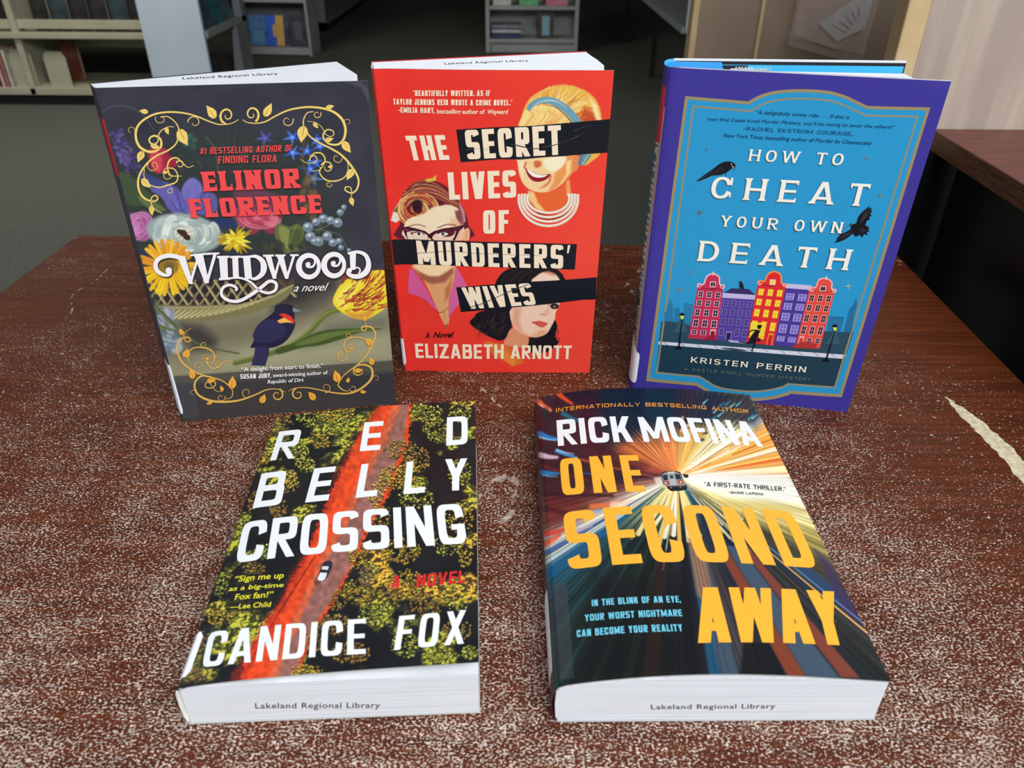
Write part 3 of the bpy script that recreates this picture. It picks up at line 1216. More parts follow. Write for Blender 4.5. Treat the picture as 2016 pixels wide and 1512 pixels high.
def leaf(A, x, y, L, wd, ang, c, vein=None):
    """a pointed leaf, stalk end at (x, y)"""
    a = math.radians(ang)
    ca, sa = math.cos(a), math.sin(a)
    pr = [(0, 0), (.12, .32), (.35, .5), (.6, .42), (.85, .16), (1, 0), (.85, -.1), (.6, -.32), (.35, -.42), (.12, -.26)]
    A.face([(x + ca * p[0] * L - sa * p[1] * wd, y + sa * p[0] * L + ca * p[1] * wd) for p in pr], c)
    if vein:
        A.up()
        A.ribbon([(x, y), (x + ca * L * .6, y + sa * L * .6)], wd * .06, vein, sm=0)

# ------------------------------------------------------------------ book assembly
def board(S, u0, u1, th, col, n=24):
    us = np.linspace(u0, u1, n)
    H = S.H
    f0, f1 = S.xyz(us, 0 * us, -2e-5), S.xyz(us, 0 * us + H, -2e-5)
    b0, b1 = S.xyz(us, 0 * us, -th), S.xyz(us, 0 * us + H, -th)
    V = np.vstack([f0, f1, b0, b1])
    F = []
    for i in range(n - 1):
        F.append((2 * n + i, 3 * n + i, 3 * n + i + 1, 2 * n + i + 1))
        F.append((i, 2 * n + i, 2 * n + i + 1, i + 1))
        F.append((n + i, n + i + 1, 3 * n + i + 1, 3 * n + i))
    F.append((0, n, 3 * n, 2 * n))
    F.append((n - 1, 3 * n - 1, 4 * n - 1, 2 * n - 1))
    return V, F, col


def patch(S, pts_uv, th, name, m, parent, label=None, nsub=10):
    nsub = nsub * 5
    """a sticker following the bent sheet: pts_uv outline convex in v for each u column"""
    us = np.linspace(min(p[0] for p in pts_uv), max(p[0] for p in pts_uv), nsub)
    lo, hi = [], []
    n = len(pts_uv)
    for u in us:
        vs = []
        for i in range(n):
            (ua, va), (ub, vb) = pts_uv[i], pts_uv[(i + 1) % n]
            if (ua - u) * (ub - u) <= 0 and abs(ua - ub) > 1e-9:
                vs.append(va + (vb - va) * (u - ua) / (ub - ua))
            elif abs(ua - u) < 1e-9:
                vs.append(va)
        lo.append(min(vs))
        hi.append(max(vs))
    lo, hi = np.array(lo), np.array(hi)
    a, b = S.xyz(us, lo, th), S.xyz(us, hi, th)
    c, d = S.xyz(us, lo, 1e-5), S.xyz(us, hi, 1e-5)
    V = [tuple(p) for p in np.vstack([a, b, c, d])]
    F = []
    k = nsub
    for i in range(k - 1):
        F += [(i, i + 1, k + i + 1, k + i), (i + 1, i, 2 * k + i, 2 * k + i + 1), (k + i, k + i + 1, 3 * k + i + 1, 3 * k + i)]
    F += [(0, k, 3 * k, 2 * k), (2 * k - 1, k - 1, 3 * k - 1, 4 * k - 1)]
    me = bpy.data.meshes.new(name)
    me.from_pydata(V, [], F)
    me.materials.append(m)
    o = bpy.data.objects.new(name, me)
    COL.objects.link(o)
    o.parent = parent
    if label:
        o['label'] = label
    return o


def root_book(name, M, T, label, group=None):
    r = bpy.data.objects.new(name, None)
    COL.objects.link(r)
    mm = Matrix([list(x) for x in M]).to_4x4()
    mm.translation = Vector(T)
    r.matrix_world = mm
    r.empty_display_size = 0.03
    return tag(r, label, 'book', group)


ST = lambda a, b, v: np.stack([a, b, v + 0 * a], -1)      # standing: profile in plan, v up
LY = lambda a, b, v: np.stack([a, v + 0 * a, b], -1)      # lying: profile in elevation, v away
sticker = noisy('white_sticker_paper', (226, 228, 238), (236, 238, 246), 40, 0.45)
red_sticker = noisy('red_sticker_paper', (176, 34, 44), (190, 44, 52), 40, 0.45)
pg_stand = pages_mat('page_edges_upright', (40, 2600, 1))
pg_lie = pages_mat('page_edges_flat', (6, 6, 2600))
pageink = mat('stamp_ink', (46, 48, 56), 0.7)
matte = ink_material('matt_cover_print', 0.42, 0.28)
glossy = ink_material('gloss_cover_print', 0.22, 0.25, 0.05)
satin = ink_material('satin_cover_print', 0.34, 0.28)


def stamp(S, p0, p1, pt, F, parent):
    A = Ink.__new__(Ink)
    A.S = S
    A.F = F
    A.ov, A.of, A.oc, A.cnt, A.lay = [], [], [], 0, 6e-5
    A.u0, A.u1 = -1, 1
    A.auto = 0.0
    A.text('Lakeland Regional Library', p0, p1, pt, (0, 0, 0), bold=0.012, space=1.1)
    me = bpy.data.meshes.new('ownership_stamp')
    me.from_pydata([tuple(p) for p in np.vstack(A.ov)], [], [tuple(int(i) for i in t) for t in np.vstack(A.of)])
    me.materials.append(pageink)
    o = bpy.data.objects.new('ownership_stamp', me)
    COL.objects.link(o)
    o.parent = parent
    return o


def K_(b):  # solved poses: x, y, yaw, lean, roll
    x, y, yaw, lean, roll = b
    return rz_(yaw) @ rx_(-lean) @ ry_(roll), (x, y, 0.0)


# ================================================================== book 1: dark floral novel
M, T = K_((-0.234184, 0.448043, 0.169668, 0.016864, 0.0))
W_, H_ = 0.150715, 0.226175
path = [(-0.0068, 0.0158), (-0.0012, 0.0024), (-0.0004, 0.0007), (0.0008, 0.0), (0.05, 0.0003), (0.10, 0.0004), (0.14, 0.0), (W_, -0.0006)]
S = Surf(path, H_, ST, M, T, -1)
S.u0 = float(S.L[3])
UE = float(S.L[-1] - S.u0)
B1 = root_book('paperback_book', M, T, 'standing paperback with dark flower painting, blackbird and white title WILDWOOD')
A = Ink(S, 0.0, UE, base=(58, 58, 74))
X, Y = A.X, A.Y
A.c[:] = np.array((54, 54, 66)) + ((fbm(X * .02, Y * .02, 3) - .5) * 16)[..., None]
# table in the painting
A.fr(220, 430, 3.4759)
A.poly([(300, 560), (700, 560), (1100, 600), (1230, 560), (1500, 420), (1900, 380), (1945, 975), (400, 1090)], (140, 136, 108), 10)
A.poly([(1300, 700), (1900, 560), (1930, 960), (1000, 1030), (600, 1060), (1000, 850)], (160, 156, 126), 30, .8)
A.poly([(380, 690), (800, 700), (1250, 590), (1500, 500), (1530, 640), (1150, 800), (700, 880), (560, 940), (420, 960)], (112, 106, 86), 34, .85)
A.poly([(1200, 420), (1560, 380), (1560, 500), (1300, 620), (1120, 640)], (54, 50, 50), 40, .95)
A.poly([(480, 720), (620, 740), (720, 830), (700, 900), (560, 900), (500, 820)], (58, 54, 54), 22, .9)
A.poly([(1460, 700), (1900, 640), (1910, 760), (1700, 800), (1500, 840), (1300, 880)], (96, 98, 84), 30, .7)
A.poly([(400, 1085), (1935, 972), (1950, 1075), (410, 1150)], (84, 81, 72), 2)
A.poly([(410, 1135), (1948, 1050), (2000, 1420), (470, 1430)], (58, 57, 62), 10)
A.poly([(600, 1180), (1500, 1120), (1700, 1300), (500, 1400)], (66, 62, 58), 40, .7)
# foliage behind the blooms
A.fr(160, 110, 3.15)
A.poly([(180, 640), (420, 560), (620, 520), (760, 470), (1000, 440), (1180, 500), (1500, 470), (1520, 800), (1650, 1000), (1680, 1200), (330, 1228), (230, 740)], (48, 56, 52), 36, .75)
rnd = random.Random(11)
for i in range(150):
    x, y = rnd.uniform(230, 1500), rnd.uniform(560, 1220)
    g = rnd.choice([(58, 78, 52), (44, 60, 54), (84, 96, 60), (38, 44, 60), (70, 64, 60)])
    A.line([(x, y), (x + rnd.uniform(-70, 70), y + rnd.uniform(-70, 50))], rnd.uniform(10, 34), g, 3, rnd.uniform(.25, .6), w1=3)
for i in range(18):
    x = rnd.uniform(700, 1150)
    A.line([(940, 640), (x, 520 + abs(x - 925) * .3), (x + (x - 925) * .4, 440 + abs(x - 925) * .9)], 5, (74, 84, 74), 1.2, .5, sm=5, w1=2)
# grape hyacinth
for i in range(95):
    t = rnd.random()
    x, y = 205 + t * 120 + rnd.uniform(-42, 55), 480 + t * 240 + rnd.uniform(-25, 25)
    c = rnd.choice([(72, 64, 112), (56, 50, 92), (96, 84, 140), (82, 62, 108)])
    A.ell(x, y, 15, 12, c, 30, 1.5, .85)
    A.ell(x - 4, y - 4, 5, 4, (120, 108, 164), 0, 1, .5)
# red bud
for (pts, c) in (([(415, 590), (460, 570), (520, 575), (550, 620), (600, 660), (560, 700), (520, 715), (470, 730), (430, 690)], (176, 44, 66)),
                 ([(430, 600), (470, 590), (500, 640), (490, 715), (450, 700)], (206, 70, 88)),
                 ([(520, 590), (560, 630), (590, 665), (540, 700), (520, 650)], (150, 34, 60))):
    A.poly(pts, c, 3, .95, sm=4)
# violet crocus
for (pts, c) in (([(430, 830), (470, 780), (540, 790), (600, 850), (640, 960), (600, 985), (540, 950), (500, 880)], (104, 98, 176)),
                 ([(620, 860), (640, 790), (690, 755), (740, 790), (750, 850), (700, 900), (690, 980), (640, 960)], (124, 116, 196)),
                 ([(560, 800), (620, 850), (660, 960), (590, 960), (560, 880)], (90, 84, 160)),
                 ([(740, 840), (830, 860), (840, 960), (760, 990), (690, 960), (700, 900)], (100, 92, 164)),
                 ([(360, 720), (470, 760), (520, 800), (430, 820), (390, 780)], (60, 70, 130))):
    A.poly(pts, c, 4, .9, sm=4)
for i in range(22):
    x = rnd.uniform(470, 820)
    A.line([(x, rnd.uniform(800, 860)), (x * .5 + 330, rnd.uniform(930, 980))], 5, rnd.choice([(150, 144, 216), (74, 68, 140)]), 1.5, .5)
# blue star flowers, right
for (x, y, r, a0) in ((1310, 505, 60, 20), (1400, 590, 58, 60), (1460, 520, 52, 200), (1310, 600, 60, 10), (1420, 700, 60, 40), (1440, 760, 62, 80), (1140, 510, 62, 100), (1480, 560, 40, 10), (1450, 660, 50, 340)):
    for k in range(5):
        a = math.radians(a0 + k * 72)
        c = rnd.choice([(52, 96, 208), (74, 124, 230), (44, 76, 176)]) if x > 1200 else rnd.choice([(92, 92, 168), (74, 76, 148)])
        A.line([(x, y), (x + math.cos(a) * r * .5, y + math.sin(a) * r * .4), (x + math.cos(a) * r, y + math.sin(a) * r * .8)], 26, c, 2, .85, sm=3, w1=4)
    A.ell(x, y, 12, 10, (130, 170, 240) if x > 1200 else (110, 104, 180), 0, 2, .8)
A.line([(1385, 490), (1375, 640), (1400, 760), (1430, 900)], 12, (96, 72, 52), 2, .8, sm=6)
for i in range(14):
    A.ell(1400 + rnd.uniform(-30, 50), rnd.uniform(760, 1010), 22, 30, rnd.choice([(112, 84, 56), (92, 70, 54), (130, 104, 66)]), rnd.uniform(0, 90), 4, .5)
# teal green seed head and greens
for i in range(16):
    A.ell(660 + rnd.uniform(-46, 46), 535 + rnd.uniform(-36, 40), 20, 15, rnd.choice([(60, 96, 84), (46, 76, 72), (80, 112, 92)]), rnd.uniform(0, 180), 3, .7)
A.line([(770, 500), (820, 560), (840, 640), (850, 720)], 9, (84, 92, 66), 1.5, .8, sm=5)
A.poly([(240, 730), (330, 760), (420, 850), (520, 950), (400, 930), (300, 930), (250, 860)], (66, 84, 56), 5, .85, sm=3)
A.poly([(350, 870), (440, 900), (530, 960), (420, 950)], (108, 124, 80), 4, .7, sm=3)
# roses
for (cx, cy, R, cols_, sq) in ((1120, 1000, 190, [(196, 84, 108), (220, 122, 140), (168, 58, 84), (148, 50, 74)], .55), (355, 1060, 105, [(186, 112, 164), (212, 144, 190), (158, 84, 140)], 1.15)):
    for k in range(26):
        a = rnd.uniform(0, 360)
        rr = R * (1 - k / 30)
        x = cx + math.cos(math.radians(a)) * rr * .42
        y = cy + math.sin(math.radians(a)) * rr * .42 * sq
        A.ell(x, y, rr * .55, rr * .5 * sq, rnd.choice(cols_), a, 4, .75)
    for k in range(9):
        a = rnd.uniform(0, 360)
        A.line(spiral(cx, cy, R * .3 + k * R * .05, R * .36 + k * R * .05, a, a + 110, 8, sq), 7, cols_[1], 1.6, .7)
A.poly([(950, 830), (1100, 820), (1180, 850), (1290, 880), (1320, 960), (1150, 960), (980, 950)], (116, 62, 84), 10, .8, sm=3)
A.poly([(230, 1180), (330, 1190), (400, 1228), (340, 1300), (250, 1228)], (44, 52, 104), 10, .8)
A.poly([(820, 1000), (960, 1020), (980, 1080), (880, 1060), (840, 1150), (800, 1080)], (36, 56, 108), 8, .8)
# white peony
A.ell(640, 1100, 236, 122, (150, 166, 164), 8, 5)
for k in range(130):
    a = rnd.uniform(0, 360)
    rr = 1 - k / 142
    x = 640 + math.cos(math.radians(a)) * 196 * rr
    y = 1100 + math.sin(math.radians(a)) * 92 * rr
    sh = rnd.choice([(196, 206, 198), (216, 222, 214), (176, 190, 186), (228, 232, 224), (160, 176, 174)])
    A.ell(x + 2, y + 3, 50 * (.45 + rr * .5), 32 * (.45 + rr * .5), (128, 146, 142), a + 90, 2.5, .6)
    A.ell(x, y, 48 * (.45 + rr * .5), 30 * (.45 + rr * .5), sh, a + 90, 1.6, .92)
A.ell(640, 1105, 60, 40, (224, 220, 190), 0, 8, .8)
for (x, y, r1, r2) in ((632, 1100, 26, 20), (655, 1125, 24, 18), (610, 1090, 18, 13)):
    A.ell(x, y, r1, r2, (58, 44, 36), 30, 1.5)
for k in range(8):
    a = math.radians(k * 45 + 10)
    A.line([(638, 1110), (638 + 52 * math.cos(a), 1110 + 40 * math.sin(a))], 5, (64, 48, 38), .8, .8, w1=2)
# yellow chrysanthemum
for k in range(90):
    a = rnd.uniform(0, 360)
    rr = 1 - k / 95
    ca, sa = math.cos(math.radians(a)), math.sin(math.radians(a))
    x, y = 960, 1140
    c = rnd.choice([(230, 206, 44), (206, 176, 34), (240, 226, 84), (176, 144, 30)]) if k > 25 else rnd.choice([(206, 176, 60), (176, 140, 36)])
    A.line([(x + ca * 60 * rr, y + sa * 52 * rr), (x + ca * (112 * rr + 12), y + sa * (90 * rr + 10))], 22, c, 1.2, .9, w1=5)
# vine leaf
for (pts, c) in (([(1200, 1120), (1215, 1040), (1290, 1060), (1345, 1040), (1385, 1100), (1360, 1160), (1390, 1200), (1310, 1215), (1260, 1225), (1240, 1160)], (98, 108, 58)),
                 ([(1225, 1060), (1290, 1080), (1280, 1200), (1240, 1150)], (132, 138, 76)),
                 ([(1300, 1080), (1370, 1090), (1340, 1180), (1290, 1190)], (70, 84, 50))):
    A.poly(pts, c, 2.5, .92, sm=3)
A.line([(1290, 1220), (1300, 1130), (1330, 1060)], 4, (160, 160, 100), 1, .7)
for i in range(24):
    A.ell(rnd.uniform(1080, 1500), rnd.uniform(1160, 1240), 24, 14, rnd.choice([(54, 60, 44), (74, 76, 50), (44, 46, 44)]), rnd.uniform(0, 180), 3, .7)
# lily of the valley
A.line([(1640, 950), (1590, 1010), (1480, 1075), (1400, 1075)], 5, (110, 124, 100), 1, .8, sm=5)
A.line([(1480, 1075), (1600, 1110), (1640, 1180), (1660, 1210)], 4, (110, 124, 100), 1, .8, sm=5)
for (x, y, r) in ((1628, 938, 17), (1605, 970, 21), (1500, 1008, 28), (1545, 1020, 26), (1590, 1035, 30), (1455, 1030, 26), (1405, 1062, 32), (1420, 1120, 32), (1470, 1150, 32), (1525, 1118, 30), (1560, 1158, 26), (1598, 1148, 20), (1610, 1188, 18), (1660, 1205, 13), (1445, 1150, 22)):
    A.ell(x, y, r, r * .95, (132, 148, 160), 0, 1.6, .95)
    A.ell(x + r * .1, y + r * .4, r * .85, r * .5, (98, 114, 128), 0, 2, .7)
    A.ell(x - r * .2, y - r * .25, r * .36, r * .3, (206, 216, 222), 0, 1.5, .9)
A.line([(125, 355), (180, 318), (250, 308), (330, 330), (400, 385), (450, 460)], 4, (96, 104, 96), .8, .8, sm=6)
# lower half: daisy, basket, tulip, bird
A.fr(220, 430, 3.4759)
A.poly([(280, 420), (1120, 420), (1160, 500), (1040, 560), (860, 592), (320, 600)], (46, 38, 44), 6, .95)
for i in range(13):
    x = 300 + i * 74
    A.line([(x + 50, 425), (x - 62, 588 - max(0, i - 7) * 9)], 17, (118, 106, 70), 1.2, .97)
    A.line([(x + 46, 425), (x - 66, 588 - max(0, i - 7) * 9)], 5, (170, 156, 106), 1, .8)
for i in range(13):
    x = 290 + i * 74
    A.line([(x - 30, 425), (x + 80, 588 - max(0, i - 6) * 9)], 18, (146, 132, 88), 1.2, .97)
    A.line([(x - 35, 425), (x + 75, 588 - max(0, i - 6) * 9)], 6, (206, 194, 142), 1, .85)
for i in range(30):
    A.ell(300 + rnd.uniform(0, 760), rnd.uniform(440, 560), 12, 9, rnd.choice([(48, 44, 86), (70, 44, 70), (40, 40, 60)]), 0, 2, .5)
A.poly([(900, 400), (1250, 410), (1240, 470), (1100, 560), (1000, 590), (1060, 500), (960, 440)], (72, 58, 54), 8, .8)
A.poly([(300, 590), (500, 600), (800, 590), (1000, 560), (1150, 510), (1235, 450), (1240, 490), (1160, 570), (1000, 635), (800, 685), (600, 705), (430, 690), (320, 660)], (122, 116, 78), 2.5, 1, sm=3)
for i in range(44):
    t = i / 43
    x = 320 + t * 880
    yc = 662 - 24 * t - 165 * t ** 3
    hh = 44 * (1 - t * .45)
    A.line([(x - 42, yc + hh * .7), (x, yc + hh * .05), (x + 46, yc - hh * .8)], 13, (214, 206, 152) if i % 2 else (150, 142, 92), 1.6, .9 * (1 - t * .55), sm=3, w1=7)
A.line([(310, 606), (500, 612), (800, 598), (1000, 566), (1140, 520), (1225, 462)], 16, (168, 160, 112), 2, .8, sm=5, w1=6)
for k in range(30):
    a = math.radians(k * 12 + rnd.uniform(-4, 4))
    R = 185 * (1 - .1 * math.cos(a))
    x, y = 392, 335
    c = rnd.choice([(236, 168, 42), (224, 148, 40), (244, 190, 52)]) if math.sin(a) < .3 else rnd.choice([(244, 204, 40), (236, 186, 36)])
    A.line([(x + 55 * math.cos(a), y + 50 * math.sin(a)), (x + R * .9 * math.cos(a), y + R * .9 * math.sin(a)), (x + R * math.cos(a), y + R * math.sin(a))], 34, c, 1.2, .97, w1=24)
for k in range(30):
    a = math.radians(k * 12 + 6)
    A.line([(392 + 60 * math.cos(a), 335 + 55 * math.sin(a)), (392 + 160 * math.cos(a), 335 + 160 * math.sin(a))], 4, (176, 108, 26), .9, .75, w1=2)
A.ell(392, 330, 66, 58, (150, 118, 44), 0, 3)
A.ell(392, 326, 36, 30, (104, 92, 52), 0, 4, .8)
# pale iris at left edge
for k in range(34):
    x, y = rnd.uniform(300, 450), rnd.uniform(620, 960)
    A.ell(x, y, rnd.uniform(26, 52), rnd.uniform(22, 36), rnd.choice([(150, 164, 176), (120, 134, 150), (176, 186, 194), (98, 110, 116), (130, 138, 170)]), rnd.uniform(0, 180), 4, .8)
for k in range(10):
    A.line([(290, 500 + k * 40), (360 + k * 8, 620 + k * 30)], 10, (64, 76, 50), 2, .6, w1=4)
A.line([(300, 600), (420, 720), (560, 840), (700, 890), (870, 925)], 24, (88, 98, 62), 2, .95, sm=5, w1=12)
A.line([(330, 740), (430, 770), (540, 860)], 20, (96, 104, 56), 2, .9, sm=4, w1=8)
# tulip and its stem
A.line([(1560, 620), (1460, 660), (1340, 790), (1200, 880), (1000, 950), (845, 990)], 40, (98, 108, 54), 2.5, 1, sm=6, w1=36)
A.line([(1540, 620), (1450, 660), (1330, 780), (1190, 868), (990, 935), (850, 975)], 10, (140, 146, 84), 2.5, .8, sm=6)
A.poly([(1130, 890), (1260, 850), (1400, 780), (1560, 755), (1860, 755), (1700, 780), (1560, 830), (1420, 870), (1300, 885), (1140, 930)], (66, 82, 40), 2.5, 1, sm=3)
A.poly([(1250, 868), (1400, 800), (1560, 770), (1800, 757), (1560, 800), (1400, 850)], (104, 120, 62), 3, .85, sm=3)
A.poly([(1515, 580), (1530, 510), (1590, 430), (1700, 375), (1800, 355), (1880, 365), (1900, 470), (1890, 590), (1820, 650), (1740, 690), (1650, 680), (1570, 640)], (232, 208, 48), 2, 1, sm=4)
A.poly([(1530, 570), (1560, 500), (1640, 440), (1720, 420), (1640, 540), (1600, 620)], (236, 226, 92), 8, .8, sm=3)
A.poly([(1600, 640), (1700, 650), (1800, 610), (1760, 680), (1660, 685)], (196, 120, 60), 8, .7, sm=3)
for k in range(95):
    t = rnd.random()
    x0, y0 = 1560 + t * 290 + rnd.uniform(-20, 20), 410 + rnd.uniform(-20, 255) * (1 - .2 * t)
    a = math.radians(-40 + 34 * (y0 - 520) / 130 * .6 + rnd.uniform(-10, 10))
    Ls = rnd.uniform(40, 110)
    A.line([(x0, y0), (x0 + Ls * .5 * math.cos(a), y0 + Ls * .5 * math.sin(a) + 8), (x0 + Ls * math.cos(a), y0 + Ls * math.sin(a))], rnd.uniform(6, 12), rnd.choice([(150, 34, 44), (176, 48, 48), (130, 26, 44)]), .9, .85, sm=3, w1=3)
# blackbird with a red shoulder
bird = (34, 32, 58)
A.poly([(985, 850), (1020, 860), (1080, 850), (1075, 930), (1050, 1010), (955, 1005), (975, 930)], (46, 44, 78), 1.2, 1)
A.poly([(1110, 640), (1120, 600), (1160, 584), (1215, 590), (1245, 605), (1250, 650), (1250, 690), (1255, 730), (1230, 790), (1180, 850), (1100, 885), (1010, 880), (950, 885), (975, 830), (965, 800), (1000, 730), (1060, 680)], bird, 1.4, 1, sm=3)
A.poly([(970, 800), (1010, 730), (1080, 690), (1150, 720), (1200, 760), (1160, 820), (1080, 850), (1000, 850)], (48, 48, 86), 3, .9, sm=3)
for k in range(12):
    A.line([(1020 + k * 16, 740 + (k % 3) * 8), (975 + k * 14, 830 + k * 3)], 3, (26, 24, 46), .8, .7)
for k in range(6):
    A.line([(1000 + k * 12, 870), (965 + k * 15, 1000)], 3, (72, 74, 120), 1, .6)
A.poly([(1238, 610), (1302, 636), (1240, 640)], (120, 134, 142), .9, 1)
A.poly([(1140, 655), (1180, 650), (1225, 668), (1250, 700), (1245, 720), (1180, 680)], (222, 52, 40), 1.2, 1)
A.poly([(1130, 700), (1180, 678), (1244, 716), (1200, 712), (1150, 718)], (240, 176, 84), 1.2, 1)
A.ell(1218, 612, 5, 5, (10, 10, 12), 0, .6)
A.poly([(1860, 1500), (1900, 1300), (1960, 1300), (1960, 1500)], (44, 42, 46), 10, .5)
# clear tape over the spine label
A.poly([(430, 1130), (560, 1120), (600, 1355), (480, 1370)], (74, 75, 82), .8, .55)
# paler curl in the top corner
A.fr(160, 110, 3.15)
A.poly([(1640, 165), (1730, 160), (1790, 210), (1785, 300), (1740, 200)], (92, 94, 106), 3, .5)

GOLD = (234, 204, 112)
GOLDL = (238, 214, 138)


def scroll(A, pts, w0, w1=None, mid=None, c=GOLD):
    A.ribbon(pts, w0, c, w1, 7, mid)


A.up(2)
A.auto = 3e-6
G1 = [(975, 395), (940, 415), (900, 424), (850, 424), (790, 405), (720, 376), (640, 355), (550, 348), (460, 360), (390, 395), (348, 440), (338, 500), (360, 560), (410, 592), (460, 590), (495, 560), (490, 515), (455, 495), (425, 510), (425, 535), (450, 548), (475, 530), (480, 490), (500, 460), (540, 440), (575, 440)]
scroll(A, G1, 4, 4, 16)
scroll(A, [(462, 375), (460, 395), (480, 415), (510, 408), (512, 385), (490, 378)], 4, 3)
scroll(A, [(490, 378), (540, 378), (590, 420), (605, 470), (590, 540), (540, 585), (470, 618), (410, 665), (365, 730), (352, 790), (365, 850), (400, 888), (450, 902), (475, 885), (460, 865), (436, 880), (436, 920), (455, 950), (500, 975)], 5, 4, 13)
scroll(A, spiral(905, 370, 46, 10, 120, 560, 26, 1.12), 14, 4)
scroll(A, [(900, 424), (870, 400), (862, 370)], 8, 14)
scroll(A, spiral(702, 412, 42, 14, 180, 520, 22), 6, 3)
scroll(A, spiral(308, 462, 26, 12, 20, -260, 14), 3, 2)
scroll(A, [(700, 680), (660, 690), (625, 660), (590, 632), (550, 645), (535, 690), (555, 740), (600, 745), (625, 745)], 3, 3, 10)
scroll(A, spiral(612, 672, 24, 14, 200, 520, 16), 8, 4)
scroll(A, spiral(532, 740, 28, 12, 0, 380, 18), 4, 4)
scroll(A, [(545, 800), (590, 780), (598, 740), (580, 705), (550, 695), (520, 700), (505, 730)], 9, 4)
scroll(A, [(392, 700), (390, 750), (420, 795), (480, 815), (545, 800)], 4, 9)
scroll(A, spiral(548, 835, 20, 8, -60, 300, 14), 4, 3)
scroll(A, [(420, 650), (412, 690), (440, 712), (472, 690), (462, 660), (440, 668), (448, 690)], 4, 3)
scroll(A, spiral(470, 538, 0, 0, 0, 10, 2), 1)
# right mirror of the top scroll
G2 = [(1000, 395), (1030, 412), (1080, 418), (1140, 408), (1210, 370), (1290, 335), (1390, 318), (1480, 322), (1560, 345), (1615, 390), (1638, 450), (1630, 510), (1600, 545), (1555, 550), (1515, 530), (1500, 490), (1525, 458), (1560, 465), (1565, 490), (1545, 502)]
scroll(A, G2, 4, 4, 16)
scroll(A, [(1545, 502), (1515, 485), (1490, 440), (1450, 412), (1400, 405)], 5, 2)
scroll(A, spiral(1462, 362, 26, 10, -30, 330, 16), 5, 3)
scroll(A, [(1440, 345), (1400, 355), (1378, 400), (1385, 450), (1420, 500), (1480, 540), (1550, 575), (1620, 620), (1680, 690), (1718, 760), (1712, 820), (1680, 850), (1640, 835), (1638, 815), (1668, 815), (1678, 850), (1672, 880)], 5, 4, 13)
scroll(A, spiral(1058, 362, 46, 10, 60, -380, 26, 1.12), 14, 4)
scroll(A, spiral(1278, 402, 38, 12, -20, 320, 22), 6, 3)
scroll(A, spiral(1652, 412, 24, 10, 180, 440, 14), 3, 2)
scroll(A, [(1360, 640), (1390, 660), (1430, 665), (1462, 645), (1450, 620), (1425, 625), (1415, 650)], 3, 8)
scroll(A, [(1420, 625), (1450, 602), (1490, 605), (1512, 640), (1500, 680), (1470, 710), (1420, 712)], 8, 2, 8)
scroll(A, spiral(1525, 692, 40, 14, 200, 560, 20), 8, 4)
scroll(A, [(1485, 690), (1480, 730), (1520, 770), (1580, 775), (1635, 750), (1655, 700), (1650, 650)], 6, 3, 9)
scroll(A, spiral(1535, 795, 20, 8, 0, 340, 14), 4, 3)
scroll(A, [(1565, 590), (1600, 600), (1620, 630), (1600, 660), (1570, 650), (1570, 622), (1592, 622)], 4, 3)
for (x, y, L, wd, an, c) in ((832, 388, 98, 60, -125, GOLD), (1135, 376, 96, 56, -62, GOLD), (416, 350, 58, 34, 190, GOLD), (1515, 322, 56, 32, -15, GOLD), (606, 452, 118, 76, 62, GOLD), (1383, 432, 108, 74, 100, GOLD),
                             (385, 590, 78, 52, 115, GOLD), (1622, 528, 88, 54, 55, GOLD), (375, 760, 82, 50, 45, GOLD), (1688, 700, 82, 50, 120, GOLD), (436, 925, 66, 36, 85, GOLD), (1672, 875, 58, 36, 75, GOLD),
                             (525, 440, 52, 30, 70, GOLD), (1440, 412, 48, 28, 50, GOLD), (430, 548, 66, 38, 20, GOLD), (1508, 525, 60, 34, -15, GOLD), (510, 725, 34, 22, -20, GOLD), (1530, 690, 34, 20, -20, GOLD)):
    A.up()
    leaf(A, x, y, L, wd, an, c, (176, 120, 40))
